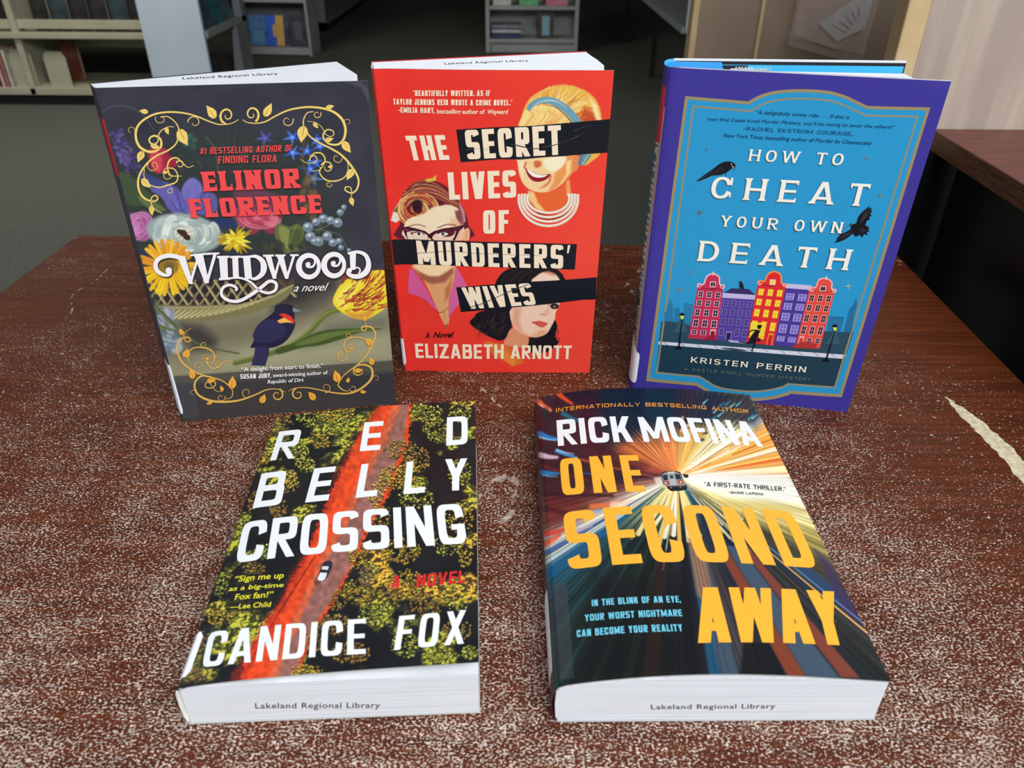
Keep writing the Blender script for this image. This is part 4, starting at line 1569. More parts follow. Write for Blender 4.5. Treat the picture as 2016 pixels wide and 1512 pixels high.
# lower frame
A.fr(220, 430, 3.4759)
GO2 = (222, 176, 88)
for pts, w0, w1, mid in (
    ([(548, 748), (512, 770), (495, 800), (510, 840), (540, 835), (525, 812), (480, 820), (450, 865), (452, 920), (490, 990), (560, 1040), (640, 1075), (740, 1100), (800, 1140), (828, 1180), (820, 1220), (780, 1235)], 3, 4, 13),
    ([(690, 1085), (620, 1075), (575, 1110), (570, 1160), (600, 1210), (680, 1245), (780, 1252), (880, 1240), (980, 1205), (1060, 1170), (1130, 1165), (1190, 1185)], 10, 3, 16),
    ([(530, 980), (525, 920), (560, 885), (620, 880), (680, 900), (706, 945), (690, 985), (640, 985)], 5, 6, 10),
    ([(840, 985), (800, 970), (765, 985), (735, 1005), (700, 1025), (665, 1005), (655, 970), (680, 945), (730, 940)], 3, 3, 9),
    ([(690, 1095), (712, 1130), (690, 1155), (650, 1155), (640, 1130), (665, 1120), (690, 1150), (720, 1180), (760, 1180)], 8, 3, 6),
    ([(1210, 1180), (1250, 1160), (1330, 1155), (1420, 1170), (1520, 1190), (1620, 1195), (1700, 1165), (1765, 1110), (1785, 1060), (1770, 1015), (1720, 998), (1670, 1010), (1655, 1050), (1680, 1070), (1712, 1060), (1715, 1040)], 3, 4, 16),
    ([(1560, 1110), (1600, 1060), (1680, 1000), (1740, 940), (1785, 860), (1805, 790), (1780, 745), (1735, 735), (1710, 745), (1715, 765), (1740, 760), (1735, 710), (1728, 690)], 6, 3, 12),
    ([(1755, 900), (1760, 850), (1710, 815), (1640, 812), (1600, 835), (1590, 880), (1620, 912), (1660, 895)], 5, 4, 9),
    ([(1480, 950), (1520, 930), (1560, 945), (1580, 930), (1570, 910), (1545, 935), (1560, 970), (1600, 965), (1610, 930), (1600, 890)], 3, 4, 7),
    ([(1560, 1110), (1550, 1140), (1580, 1170), (1620, 1180)], 8, 4, 9),
):
    scroll(A, pts, w0, w1, mid, GO2)
for s_ in ((1132, 1205, 44, 10, -70, 340, 12, 4), (1275, 1200, 42, 10, 250, -140, 12, 4), (925, 1190, 36, 12, 90, 420, 5, 3), (1465, 1155, 36, 12, 100, -220, 5, 3), (748, 1222, 30, 10, -20, 330, 5, 3), (1650, 1160, 26, 10, 180, -160, 5, 3),
           (632, 862, 24, 10, 100, 400, 5, 3), (1618, 800, 22, 10, 80, -220, 5, 3), (600, 1005, 32, 10, 150, 500, 4, 3), (1715, 935, 30, 10, 20, -320, 4, 3), (652, 950, 32, 20, 20, 300, 4, 3), (555, 1192, 22, 10, -20, -300, 3, 2), (1808, 1092, 22, 10, 200, 480, 3, 2), (735, 995, 26, 14, 60, 400, 6, 4), (1640, 880, 24, 12, 100, 420, 5, 3)):
    A.ribbon(spiral(s_[0], s_[1], s_[2], s_[3], s_[4], s_[5], 20), s_[6], GO2, s_[7], 0)
for (x, y, L, wd, an) in ((488, 795, 52, 34, -120), (500, 950, 66, 54, -70), (560, 1095, 70, 48, -110), (650, 1110, 66, 36, -10), (820, 1165, 92, 62, -85), (1020, 1260, 68, 50, -65), (1392, 1240, 74, 50, -130), (690, 1255, 44, 26, 165), (1700, 1180, 44, 28, 5),
                          (760, 1180, 44, 28, -110), (1548, 1118, 86, 62, -105), (1610, 1120, 40, 28, -70), (1660, 1040, 60, 36, -10), (1785, 1000, 58, 42, -110), (1782, 860, 64, 48, -140), (1730, 700, 46, 30, -90), (640, 950, 30, 20, 20), (1630, 890, 30, 18, -30)):
    A.up()
    leaf(A, x, y, L, wd, an, (236, 170, 62), (170, 100, 30))
A.auto = 0.0
A.up(2)
RD = (236, 76, 78)
A.fr(160, 110, 3.15)
A.glyphs('#1 BESTSELLING AUTHOR OF', (738, 607), (1307, 588), (740, 567), RD, t=.17, gap=.15, n=6)
A.glyphs('FINDING FLORA', (852, 665), (1213, 655), (852, 620), RD, t=.17, gap=.15, n=6)
A.glyphs('ELINOR', (758, 838), (1365, 815), (738, 716), RD, t=.30, gap=.06, n=7, th=.2, serif=.07)
A.glyphs('FLORENCE', (678, 1002), (1502, 972), (655, 885), RD, t=.30, gap=.05, n=7, th=.2, serif=.07)
A.fr(220, 430, 3.4759)
WH = (240, 236, 238)


def wild(dx, dy, c):
    D = lambda pts: [(x + dx, y + dy) for x, y in pts]
    R = lambda pts, w0, w1=None, mid=None, sm=7: A.ribbon(D(pts), w0, c, w1, sm, mid)
    F = lambda pts: A.face(D(pts), c)
    R([(388, 345), (405, 362), (390, 382), (350, 378), (312, 350), (303, 305), (330, 268), (390, 250), (450, 258), (480, 275)], 14, 30, 30)
    A.disc(392 + dx, 352 + dy, 22, c)
    F([(445, 245), (505, 255), (560, 445), (530, 442)])
    F([(590, 240), (606, 240), (548, 445), (530, 442)])
    F([(560, 238), (625, 234), (668, 435), (640, 440)])
    F([(700, 232), (722, 232), (662, 438), (642, 440)])
    F([(620, 232), (738, 228), (738, 240), (622, 246)])
    F([(540, 242), (600, 238), (600, 250), (540, 254)])
    F([(735, 258), (792, 256), (798, 410), (748, 414)])
    F([(722, 252), (806, 250), (808, 264), (724, 268)])
    F([(735, 402), (812, 400), (814, 414), (735, 418)])
    F([(826, 258), (866, 256), (872, 402), (832, 402)])
    F([(812, 252), (884, 250), (884, 264), (812, 268)])
    R([(800, 405), (880, 402), (950, 430), (1010, 485), (1070, 505), (1120, 485), (1125, 440), (1080, 425), (1020, 470), (950, 520), (870, 560), (800, 555), (755, 520), (762, 470), (810, 450), (855, 470), (850, 490)], 12, 16, 24)
    F([(900, 258), (948, 256), (962, 408), (914, 412)])
    F([(886, 252), (960, 248), (960, 262), (886, 266)])
    R([(945, 256), (990, 256), (1030, 285), (1042, 330), (1030, 375), (990, 405), (955, 408)], 14, 14, 44)
    F([(1050, 250), (1092, 250), (1130, 405), (1104, 408)])
    F([(1150, 250), (1164, 250), (1122, 408), (1104, 408)])
    F([(1130, 250), (1176, 248), (1212, 405), (1188, 408)])
    F([(1240, 246), (1258, 246), (1206, 408), (1190, 408)])
    F([(1036, 244), (1110, 242), (1110, 255), (1038, 258)])
    F([(1120, 242), (1190, 242), (1190, 254), (1120, 256)])
    F([(1222, 240), (1280, 240), (1280, 252), (1222, 254)])
    for cx, cy, rx, ry in ((1350, 322, 84, 86), (1522, 314, 84, 86)):
        a = np.radians(np.linspace(0, 360, 40))
        pts = [(cx + rx * math.cos(t) * .82, cy + ry * math.sin(t) * .86) for t in a]
        A.ribbon(D(pts), 26, c, 26, 0, 40)
        R([(cx + 20, cy - 78), (cx + 42, cy - 35), (cx + 26, cy + 2), (cx - 8, cy + 2), (cx - 12, cy - 22)], 12, 22, 14)
        A.disc(cx - 4 + dx, cy - 14 + dy, 15, c)
    F([(1628, 232), (1672, 228), (1668, 345), (1634, 348)])
    R([(1615, 236), (1680, 224), (1735, 245), (1758, 300), (1745, 355), (1700, 388), (1650, 390), (1618, 372), (1618, 350)], 14, 18, 40)
    A.disc(1626 + dx, 352 + dy, 18, c)
    R([(1650, 345), (1680, 330), (1700, 348), (1690, 370)], 10, 10)


A.auto = 3e-6
wild(6, 7, (56, 48, 52))
A.up(3)
wild(0, 0, WH)
A.auto = 0.0
A.up(2)
A.text('a novel', (1242, 496), (1460, 488), (1250, 440), WH, bold=.004, shear=.35)
A.text('\u201cA delight from start to finish.\u201d', (890, 1042), (1450, 1014), (888, 1012), WH, bold=.012)
A.glyphs('SUSAN JUBY,', (882, 1092), (1094, 1084), (880, 1060), WH, t=.2, gap=.14, n=6)
A.text('award-winning author of', (1106, 1080), (1478, 1060), (1104, 1054), WH, bold=.014)
A.text('Republic of Dirt', (1067, 1124), (1312, 1110), (1066, 1098), WH, bold=.012, shear=.2)
A.build('front_cover', B1, satin, .86, board(S, 0.0, UE, .0004, (236, 236, 232)))
# spine sheet
As = Ink(S, -S.u0, 0.0, res=.0008, base=(66, 67, 78))
SP_ = As.build('spine', B1, satin, .86, board(S, -S.u0, 0.0, .0004, (236, 236, 232), 8))
patch(S, [(-.0125, .176), (-.0005, .176), (-.0005, .209), (-.0125, .209)], .00012, 'genre_sticker', red_sticker, SP_, 'dark red strip sticker on the spine')
uvs = S.uv(np.array([(375, 985), (385, 985), (420, 1110), (432, 1130), (486, 1312), (470, 1330)]) / 3.4759 + [220, 430])
v_hi, v_lo = uvs[0][1], uvs[5][1]
patch(S, [(-.012, v_lo), (uvs[4][0] - .0006, v_lo), (uvs[4][0], v_lo + .003), (uvs[3][0], uvs[3][1]), (.0006, uvs[2][1] + .003), (.0002, v_hi), (-.012, v_hi)], .00012, 'spine_label', sticker, SP_, 'white call number label', 12)
# leaves and rear cover
pts = [(-.0058, .0145), (.0006, .0008), (.1448, .0009), (.1450, .0040), (.1447, .0219), (.1312, .0717)]
PB_ = MB().prism(pts, 0.0006, H_ - .0003).build('page_block', pg_stand, B1)
MB().prism([(-.0067, .0150), (.1312, .0722), (.1311, .0727), (-.0069, .0157)], 0.0, H_).build('back_cover', mat('dark_back_cover', (40, 40, 50), .4), B1)
S2 = Surf([(-.02, 0.0), (.20, 0.0)], .1, lambda a, b, v: np.stack([a, v + 0 * a, 0 * a + H_ - .0003 + b], -1), M, T, 1)
S2.u0 = .02
stamp(S2, (628, 147), (1222, 116), (628, 132), (160, 110, 3.15), PB_)

# ================================================================== book 2: red novel with three portraits
M, T = K_((-0.084551, 0.519007, -0.005953, -0.104864, -0.003306))
W_, H_ = 0.145636, 0.230531
path = [(-0.0030, 0.0160), (-0.0018, 0.0040), (-0.0008, 0.0012), (0.0004, 0.0004), (0.006, 0.0012), (0.016, 0.0012), (0.03, 0.0004), (0.06, -0.0004), (0.11, -0.0003), (W_, 0.0)]
S = Surf(path, H_, ST, M, T, -1)
S.u0 = float(S.L[3])
UE = float(S.L[-1] - S.u0)
B2 = root_book('paperback_book', M, T, 'standing bright red paperback with three women\u2019s portraits crossed by black strips')
RED = (238, 62, 50)
A = Ink(S, 0.0, UE, base=RED)
A.c[:] = np.array(RED) + ((A.U / UE - .5) * 10 * np.array([1, 2.0, 1.4])[:, None, None]).transpose(1, 2, 0)
A.c[:] += ((fbm(A.X * .01, A.Y * .01, 2) - .5) * 14)[..., None] * np.array([0.4, 1, .6])
rnd = random.Random(23)
A.fr(720, 90, 3.953)
# --- portrait with headband
YL, PAL, ORG, DKR = (246, 206, 96), (250, 226, 156), (232, 108, 48), (158, 44, 30)
A.poly([(1215, 640), (1212, 560), (1240, 470), (1290, 395), (1380, 345), (1450, 320), (1560, 305), (1680, 335), (1770, 395), (1820, 480), (1838, 590), (1840, 700), (1830, 830), (1760, 900), (1690, 930), (1680, 800), (1600, 640)], (240, 186, 84), 2.5, 1, sm=3)
for i in range(260):
    t = rnd.random()
    # strands combed back from the forehead over the crown
    a0 = math.radians(200 + t * 165)
    R0 = rnd.uniform(120, 210)
    x0, y0 = 1520 + math.cos(a0) * R0 * 1.15, 620 + math.sin(a0) * R0 * 1.0
    R1 = R0 + rnd.uniform(50, 130)
    a1 = a0 + math.radians(rnd.uniform(5, 22))
    x1, y1 = 1530 + math.cos(a1) * min(R1, 300), 620 + math.sin(a1) * min(R1, 312)
    c = rnd.choice([PAL, YL, (254, 238, 180), ORG, (206, 120, 44), YL, PAL]) if t < .7 else rnd.choice([ORG, DKR, PAL, (214, 84, 40), YL])
    A.line([(x0, y0), (x0 * .4 + x1 * .6 + 8, y0 * .4 + y1 * .6 - 6), (x1, y1)], rnd.uniform(5, 12), c, .9, .8, sm=3, w1=2)
for i in range(44):
    a = math.radians(rnd.uniform(205, 300))
    x, y = 1520 + math.cos(a) * 290, 600 + math.sin(a) * 285
    A.line([(x, y), (x + 20 + rnd.uniform(-10, 10), y - rnd.uniform(10, 30))], 5, rnd.choice([YL, PAL, (240, 150, 70)]), .8, .8, w1=2)
A.poly([(1700, 470), (1780, 520), (1810, 620), (1720, 640), (1660, 560)], (196, 70, 36), 10, .75)
A.poly([(1740, 400), (1800, 470), (1830, 590), (1800, 600), (1770, 500)], (254, 240, 190), 6, .9)
# forehead fringe
A.poly([(1222, 540), (1260, 490), (1400, 460), (1500, 500), (1590, 600), (1560, 640), (1215, 650)], (250, 222, 140), 3, 1, sm=3)
for i in range(46):
    x = rnd.uniform(1230, 1560)
    A.line([(x, 620 - (x - 1230) * .05), (x + 60, 560 - rnd.uniform(0, 40)), (x - 20 + rnd.uniform(0, 120), 485 + rnd.uniform(-10, 20))], 5, rnd.choice([(232, 140, 60), (254, 238, 176), (226, 108, 56), (240, 190, 90)]), .9, .55, sm=3, w1=2)
A.ribbon([(1262, 500), (1300, 455), (1370, 425), (1450, 430), (1530, 470), (1600, 530), (1660, 612)], 34, (112, 164, 182), 58, 7, 56)
A.up()
A.ribbon([(1300, 478), (1350, 440), (1430, 425), (1500, 440), (1560, 480)], 5, (176, 206, 214), 4, 6, 14)
A.ribbon([(1400, 462), (1480, 478), (1560, 545), (1628, 628)], 3, (70, 116, 132), 10, 6)
# face under the strip
A.poly([(1180, 850), (1180, 900), (1195, 1000), (1230, 1080), (1300, 1130), (1400, 1142), (1500, 1100), (1580, 1020), (1620, 960), (1640, 850)], (248, 214, 158), 1.6, 1, sm=3)
A.poly([(1470, 1000), (1500, 940), (1530, 850), (1640, 850), (1620, 960), (1560, 1050), (1490, 1100), (1420, 1135), (1460, 1060)], (240, 150, 84), 5, .9, sm=3)
A.poly([(1395, 880), (1555, 860), (1540, 930), (1470, 980), (1400, 950)], (252, 244, 210), 4, .95, sm=3)
A.poly([(1310, 900), (1360, 900), (1365, 935), (1320, 950)], (216, 96, 56), 3, .9, sm=3)
A.poly([(1190, 900), (1240, 890), (1230, 950), (1220, 1030), (1200, 980)], (252, 238, 196), 5, .8)
A.poly([(1242, 900), (1256, 905), (1236, 960), (1226, 945)], (206, 90, 50), 2, .8)
A.poly([(1430, 1000), (1450, 1010), (1440, 1060), (1400, 1100), (1350, 1112), (1420, 1060)], (222, 110, 66), 3, .8)
A.poly([(1560, 900), (1600, 890), (1590, 990), (1530, 1070), (1500, 1090), (1560, 1000)], (252, 224, 150), 3, .9)
A.poly([(1618, 880), (1645, 850), (1665, 900), (1650, 960), (1612, 980)], (236, 140, 84), 2, 1, sm=3)
A.poly([(1690, 830), (1760, 850), (1700, 930), (1650, 930), (1660, 870)], (104, 148, 160), 1.2, 1)
A.line([(1688, 835), (1660, 925)], 6, (60, 96, 110), 1)
A.line([(1735, 840), (1690, 920)], 6, (206, 216, 210), 1)
A.face([(1240, 945), (1262, 968), (1310, 985), (1370, 1003), (1437, 1000), (1405, 1040), (1350, 1058), (1300, 1050), (1262, 1010)], (148, 28, 44), 5)
A.up()
A.face([(1256, 966), (1310, 988), (1370, 1006), (1415, 1005), (1385, 1022), (1335, 1026), (1290, 1010)], (250, 246, 236), 4)
A.up()
for x in (1292, 1318, 1345, 1370):
    A.ribbon([(x, 990 + (x - 1292) * .12), (x - 4, 1016)], 2.4, (196, 170, 160), 1.5, 0)
# neck and pearls
A.poly([(1262, 1128), (1330, 1142), (1420, 1140), (1520, 1100), (1585, 1030), (1590, 1140), (1620, 1200), (1600, 1270), (1500, 1310), (1400, 1300), (1310, 1250)], (236, 104, 52), 1.6, 1, sm=2)
A.poly([(1262, 1128), (1310, 1140), (1340, 1220), (1400, 1290), (1340, 1280), (1270, 1200)], (250, 208, 136), 4, .95)
A.poly([(1560, 1060), (1585, 1040), (1600, 1160), (1590, 1200), (1560, 1150)], (250, 180, 110), 4, .8)
A.poly([(1330, 1285), (1420, 1320), (1530, 1310), (1600, 1260), (1560, 1340), (1430, 1372), (1320, 1330)], (170, 34, 34), 3, .9)
for k in range(4):
    rx, ry, cy = 160 + k * 22, 110 + k * 34, 1190
    n = 40 + k * 6
    for i in range(n):
        a = math.radians(-28 + (236) * i / (n - 1))
        x, y = 1422 + rx * 1.02 * math.cos(a), cy + ry * math.sin(a) * 1.0
        if y < 1150:
            continue
        A.disc(x, y, 11.5, (240, 222, 200), n=9)
    A.up()
    for i in range(n):
        a = math.radians(-28 + (236) * i / (n - 1))
        x, y = 1420 + rx * 1.02 * math.cos(a), cy + ry * math.sin(a) - 2
        if y < 1150:
            continue
        A.disc(x, y, 6.5, (254, 250, 238), n=7)
    A.up()
# --- portrait with cat-eye glasses
A.fr(720, 90, 3.953)
A.poly([(195, 1360), (215, 1290), (250, 1230), (275, 1180), (270, 1250), (275, 1350), (235, 1378)], (232, 222, 206), 1.2, 1)
A.poly([(215, 1290), (262, 1225), (262, 1280), (240, 1300)], (70, 96, 44), 1, .9)
A.poly([(268, 1390), (262, 1290), (280, 1180), (330, 1110), (420, 1060), (520, 1050), (610, 1085), (680, 1150), (740, 1230), (780, 1310), (800, 1400), (812, 1500), (250, 1500)], (96, 26, 44), 1.8, 1, sm=3)
for i in range(150):
    t = rnd.random()
    y = 1080 + t * 110
    c = rnd.choice([(226, 164, 84), (206, 110, 60), (150, 44, 56), (238, 196, 120), (120, 30, 52)])
    A.line([(285 + t * 20, 1200 - t * 60 + rnd.uniform(-20, 30)), (400 + rnd.uniform(-30, 30), y - 20), (540 + rnd.uniform(-20, 20), y - 10), (700 + t * 40, 1190 + t * 90)], rnd.uniform(5, 10), c if rnd.random() > .35 else (80, 20, 42), 1, .55, sm=4, w1=3)
for k in range(70):
    r = 40 + (k % 14) * 9
    a0 = rnd.uniform(0, 360)
    c = rnd.choice([(240, 196, 104), (226, 160, 78), (248, 220, 150), (176, 60, 50), (206, 100, 56)])
    A.line(spiral(405, 1275, r, r + 10, a0, a0 + rnd.uniform(60, 140), 8, .85), 8, c, 1, .8)
A.ell(400, 1240, 42, 46, (48, 16, 34), 20, 6)
A.poly([(420, 1440), (440, 1340), (500, 1270), (580, 1245), (650, 1260), (700, 1330), (730, 1420), (730, 1500), (420, 1500)], (246, 224, 186), 4, 1, sm=3)
A.poly([(300, 1380), (420, 1370), (480, 1300), (430, 1420), (320, 1430)], (230, 180, 110), 6, .8)
A.poly([(460, 1040), (520, 1030), (550, 1005), (545, 1050), (480, 1062)], (214, 196, 70), 1, 1)
A.poly([(720, 1195), (770, 1290), (780, 1370), (760, 1380), (735, 1280)], (210, 150, 160), 2, .9)
A.fr(740, 400, 4.114)
A.poly([(228, 190), (260, 130), (340, 100), (470, 60), (560, 10), (660, 40), (700, 120), (712, 200), (700, 300), (250, 300)], (246, 226, 192), 2, 1, sm=2)
A.poly([(640, 60), (690, 60), (715, 180), (690, 190), (650, 120)], (110, 40, 50), 4, .8)
A.poly([(610, 110), (700, 170), (700, 300), (640, 300), (600, 200)], (240, 176, 140), 8, .7)
A.poly([(718, 215), (750, 200), (762, 240), (752, 300), (705, 300), (700, 260)], (244, 182, 140), 1.4, 1, sm=2)
A.line([(735, 225), (730, 290)], 5, (206, 110, 90), 1, .8)
A.line([(250, 195), (330, 172), (400, 190)], 8, (120, 50, 50), 1.5, .7, sm=4)
A.line([(500, 200), (580, 172), (650, 180)], 8, (110, 40, 50), 1.5, .8, sm=4)
A.up()
A.face([(212, 192), (260, 190), (330, 205), (400, 225), (432, 250), (470, 226), (540, 205), (620, 195), (690, 180), (720, 178), (700, 205), (675, 225), (655, 270), (640, 300), (455, 300), (430, 276), (420, 300), (262, 300), (240, 262), (225, 225)], (64, 18, 36), 0)
A.up()
A.face([(250, 235), (300, 222), (370, 232), (415, 255), (425, 285), (410, 300), (270, 300), (255, 275)], (238, 214, 190), 0)
A.face([(470, 255), (520, 228), (590, 220), (650, 225), (640, 262), (620, 300), (470, 300), (455, 280)], (238, 208, 184), 0)
A.up()
A.face([(280, 240), (330, 228), (380, 240), (395, 252), (350, 258), (300, 256)], (110, 40, 50), 4)
A.face([(500, 235), (560, 218), (640, 222), (620, 262), (560, 272), (510, 258)], (96, 30, 46), 4)
A.up()
A.face([(300, 248), (345, 236), (385, 252), (350, 266), (310, 262)], (240, 230, 220), 4)
A.face([(505, 250), (545, 234), (585, 248), (550, 266), (515, 264)], (240, 230, 220), 4)
A.up()
A.disc(348, 248, 12, (60, 40, 44))
A.disc(543, 248, 14, (96, 100, 104))
A.up()
A.disc(543, 248, 6, (20, 16, 20))
for k in range(6):
    A.ribbon([(224 + k * 6, 200 + k * 2), (250 + k * 9, 232 + k)], 3, (150, 70, 110), 1, 0)
    A.ribbon([(640 + k * 10, 225 - k * 4), (625 + k * 10, 200 - k)], 3, (160, 60, 110), 1, 0)
# chin, neck, collar
A.poly([(300, 500), (320, 545), (400, 650), (470, 800), (510, 890), (575, 1010), (600, 890), (590, 800), (630, 640), (645, 500)], (226, 164, 112), 1.5, 1, sm=2)
A.poly([(305, 500), (345, 548), (430, 590), (500, 592), (570, 568), (625, 515), (640, 490), (300, 490)], (250, 216, 170), 2, 1, sm=2)
A.poly([(330, 545), (430, 592), (510, 594), (620, 525), (630, 560), (560, 640), (450, 655), (370, 620)], (150, 84, 66), 6, .85)
A.poly([(560, 700), (620, 600), (600, 740), (560, 800)], (176, 96, 66), 6, .7)
A.up()
A.face([(272, 530), (312, 540), (400, 680), (512, 885), (470, 850), (400, 780), (330, 750), (262, 728), (262, 640)], (212, 92, 150), 0)
A.face([(648, 512), (680, 560), (742, 672), (700, 740), (670, 820), (590, 925), (592, 820), (600, 740), (635, 640)], (216, 100, 156), 0)
A.up()
A.ribbon([(300, 530), (315, 545), (330, 590)], 3, (150, 50, 60), 2)
A.ribbon([(500, 885), (545, 878), (590, 840)], 4, (60, 30, 30), 3)
A.ribbon([(552, 880), (556, 905), (562, 940)], 5, (176, 140, 60), 4)
A.face([(565, 1000), (582, 958), (575, 1002)], (50, 20, 24))
# --- dark haired portrait
HB = (24, 22, 30)
A.poly([(968, 655), (1000, 590), (1060, 540), (1160, 520), (1400, 520), (1480, 545), (1530, 612), (1500, 660), (1000, 680)], HB, 1.4, 1, sm=2)
A.poly([(1258, 640), (1300, 590), (1350, 560), (1420, 560), (1470, 590), (1475, 640)], (246, 214, 190), 3, 1, sm=2)
A.poly([(1340, 560), (1400, 545), (1460, 575), (1440, 590)], (206, 120, 90), 3, .6)
A.poly([(758, 965), (800, 920), (840, 880), (1120, 820), (1130, 900), (1110, 960), (1085, 1060), (1020, 1112), (960, 1100), (880, 1060), (800, 1010)], HB, 1.4, 1, sm=2)
A.poly([(1230, 1090), (1300, 1080), (1380, 1040), (1440, 940), (1470, 1000), (1450, 1080), (1480, 1130), (1400, 1200), (1320, 1215), (1235, 1205), (1225, 1140)], HB, 1.6, 1, sm=2)
for i in range(60):
    x, y = rnd.uniform(820, 1060), rnd.uniform(880, 1050)
    A.line([(x, y), (x - 24, y + 30), (x - 20, y + 64)], 5, rnd.choice([(74, 56, 62), (46, 38, 48), (120, 88, 84), (10, 10, 16)]), 1, .55, sm=3, w1=2)
for i in range(36):
    x = rnd.uniform(1000, 1250)
    A.line([(x, 640), (x + 30, 590), (x + 110, 545)], 5, rnd.choice([(64, 48, 50), (96, 70, 66), (12, 12, 18)]), 1, .5, sm=3, w1=2)
for s_ in ((1450, 1040, 22, 34), (1460, 1110, 26, 24), (1420, 1150, 20, 26)):
    A.line(spiral(s_[0], s_[1], s_[2], s_[3], -120, 120, 10), 5, HB, .8, 1)
A.poly([(1060, 1080), (1100, 1010), (1180, 1050), (1240, 1090), (1225, 1160), (1180, 1170), (1040, 1150)], (226, 150, 110), 1.6, 1, sm=2)
A.poly([(1112, 830), (1460, 780), (1478, 840), (1455, 890), (1450, 940), (1420, 1000), (1385, 1055), (1310, 1085), (1240, 1080), (1160, 1040), (1105, 985)], (246, 206, 180), 1.6, 1, sm=3)
A.poly([(1112, 850), (1180, 850), (1160, 950), (1190, 1040), (1240, 1080), (1160, 1040), (1105, 985)], (226, 150, 120), 8, .7)
A.poly([(1330, 1030), (1385, 1030), (1370, 1060), (1310, 1085), (1250, 1078)], (236, 150, 100), 7, .7)
A.poly([(1385, 850), (1410, 830), (1408, 900), (1370, 912), (1325, 905), (1350, 890)], (236, 180, 156), 4, .9)
A.line([(1325, 905), (1345, 898), (1375, 912)], 4, (176, 90, 76), 1.2, .8)
A.line([(1395, 830), (1420, 800), (1475, 790)], 6, (110, 70, 60), 2, .7)
A.up()
A.face([(1412, 826), (1440, 812), (1478, 822), (1474, 850), (1440, 856), (1420, 846)], (50, 36, 40), 4)
A.up()
A.disc(1446, 838, 10, (150, 120, 100))
A.face([(1262, 962), (1300, 955), (1330, 952), (1390, 972), (1378, 990), (1352, 1004), (1318, 996), (1290, 978)], (222, 92, 76), 4)
A.up()
A.ribbon([(1265, 963), (1310, 970), (1350, 970), (1388, 974)], 3, (150, 44, 44), 2, 5)
A.poly([(868, 1120), (920, 1120), (1050, 1150), (1120, 1190), (1205, 1292), (1180, 1300), (1110, 1325), (1040, 1280), (950, 1230)], (226, 112, 44), 2, 1)
A.poly([(920, 1125), (1050, 1200), (1140, 1260), (1110, 1320), (1000, 1240)], (240, 140, 60), 5, .8)
# strips
BK = (20, 26, 36)
A.up(2)
A.fr(720, 90, 3.953)
A.face([(705, 652), (960, 636), (1300, 622), (1540, 602), (1903, 570), (1894, 700), (1882, 830), (1700, 842), (1550, 856), (1380, 866), (1200, 884), (1050, 880), (900, 892), (740, 905)], BK)
A.fr(740, 400, 4.114)
A.face([(112, 280), (700, 305), (1628, 330), (1620, 430), (1612, 535), (1300, 530), (900, 515), (500, 500), (136, 488)], BK)
A.face([(650, 680), (900, 660), (1240, 635), (1500, 622), (1790, 598), (1780, 778), (1680, 780), (1600, 790), (1430, 812), (1250, 830), (1000, 852), (690, 880)], BK)
CR = (250, 232, 204)
A.up(2)
A.fr(720, 90, 3.953)
A.glyphs('"BEAUTIFULLY WRITTEN. AS IF', (370, 390), (966, 390), (370, 346), CR, t=.2, gap=.13, n=5)
A.glyphs('TAYLOR JENKINS REID WROTE A CRIME NOVEL."', (216, 457), (1138, 464), (214, 413), CR, t=.2, gap=.13, n=5)
A.glyphs('-EMILIA HART,', (256, 520), (540, 524), (254, 478), CR, t=.2, gap=.13, n=5)
A.text('bestselling author of', (555, 526), (925, 530), (555, 490), CR, bold=.02)
A.text('Weyward', (942, 530), (1102, 530), (944, 494), CR, bold=.02, shear=.2)
A.glyphs('THE', (352, 892), (654, 886), (306, 700), CR, t=.2, gap=.12, n=5, th=.19)
A.glyphs('LIVES', (652, 1198), (1172, 1180), (636, 985), CR, t=.21, gap=.1, n=5, th=.18)
A.glyphs('OF', (915, 1462), (1112, 1460), (912, 1280), CR, t=.23, gap=.14, n=5, th=.17)
A.glyphs('SECRET', (792, 884), (1524, 846), (768, 656), CR, t=.2, gap=.11, n=5, th=.17)
A.fr(740, 400, 4.114)
A.glyphs("MURDERERS'", (345, 492), (1570, 530), (324, 300), CR, t=.21, gap=.15, n=5, th=.17)
A.glyphs('WIVES', (752, 856), (1300, 820), (690, 682), CR, t=.22, gap=.11, n=5, th=.17)
A.glyphs('ELIZABETH', (325, 1252), (1035, 1258), (316, 1136), CR, t=.2, gap=.13, n=5)
A.glyphs('ARNOTT', (1092, 1258), (1580, 1262), (1092, 1148), CR, t=.2, gap=.13, n=5)
A.text('A', (400, 1090), (436, 1090), (398, 1044), (52, 16, 24), bold=.03, shear=.3)
A.text('Novel', (466, 1088), (618, 1084), (466, 1042), (52, 16, 24), bold=.03, shear=.3)
A.up(6)
A.ribbon([(250, 412), (420, 398), (620, 388), (800, 404), (1050, 414), (1320, 424)], 4, BK, 2, 6)
A.ribbon([(720, 900 - 46), (860, 812), (980, 760), (1120, 700), (1260, 648)], 6, BK, 4, 6)
A.ribbon([(800, 850), (960, 770), (1080, 712), (1230, 655)], 2, (120, 120, 120), 2, 6)
A.fr(720, 90, 3.953)
A.ribbon([(1110, 755), (1200, 780), (1320, 800), (1440, 780), (1560, 740), (1700, 680)], 9, BK, 3, 6)
A.ribbon([(1130, 765), (1240, 792), (1340, 798), (1480, 765), (1600, 725), (1700, 680)], 2, (150, 150, 150), 2, 6)
A.ribbon([(780, 806), (860, 800), (960, 806)], 3, (96, 96, 96), 2, 5)
A.ribbon([(1620, 660), (1700, 630), (1790, 616)], 3, (90, 94, 100), 1, 5)
A.ribbon([(1160, 860), (1220, 870), (1290, 856)], 3, (90, 94, 100), 1, 5)
A.build('front_cover', B2, satin, .86, board(S, 0.0, UE, .0004, (240, 232, 228)))
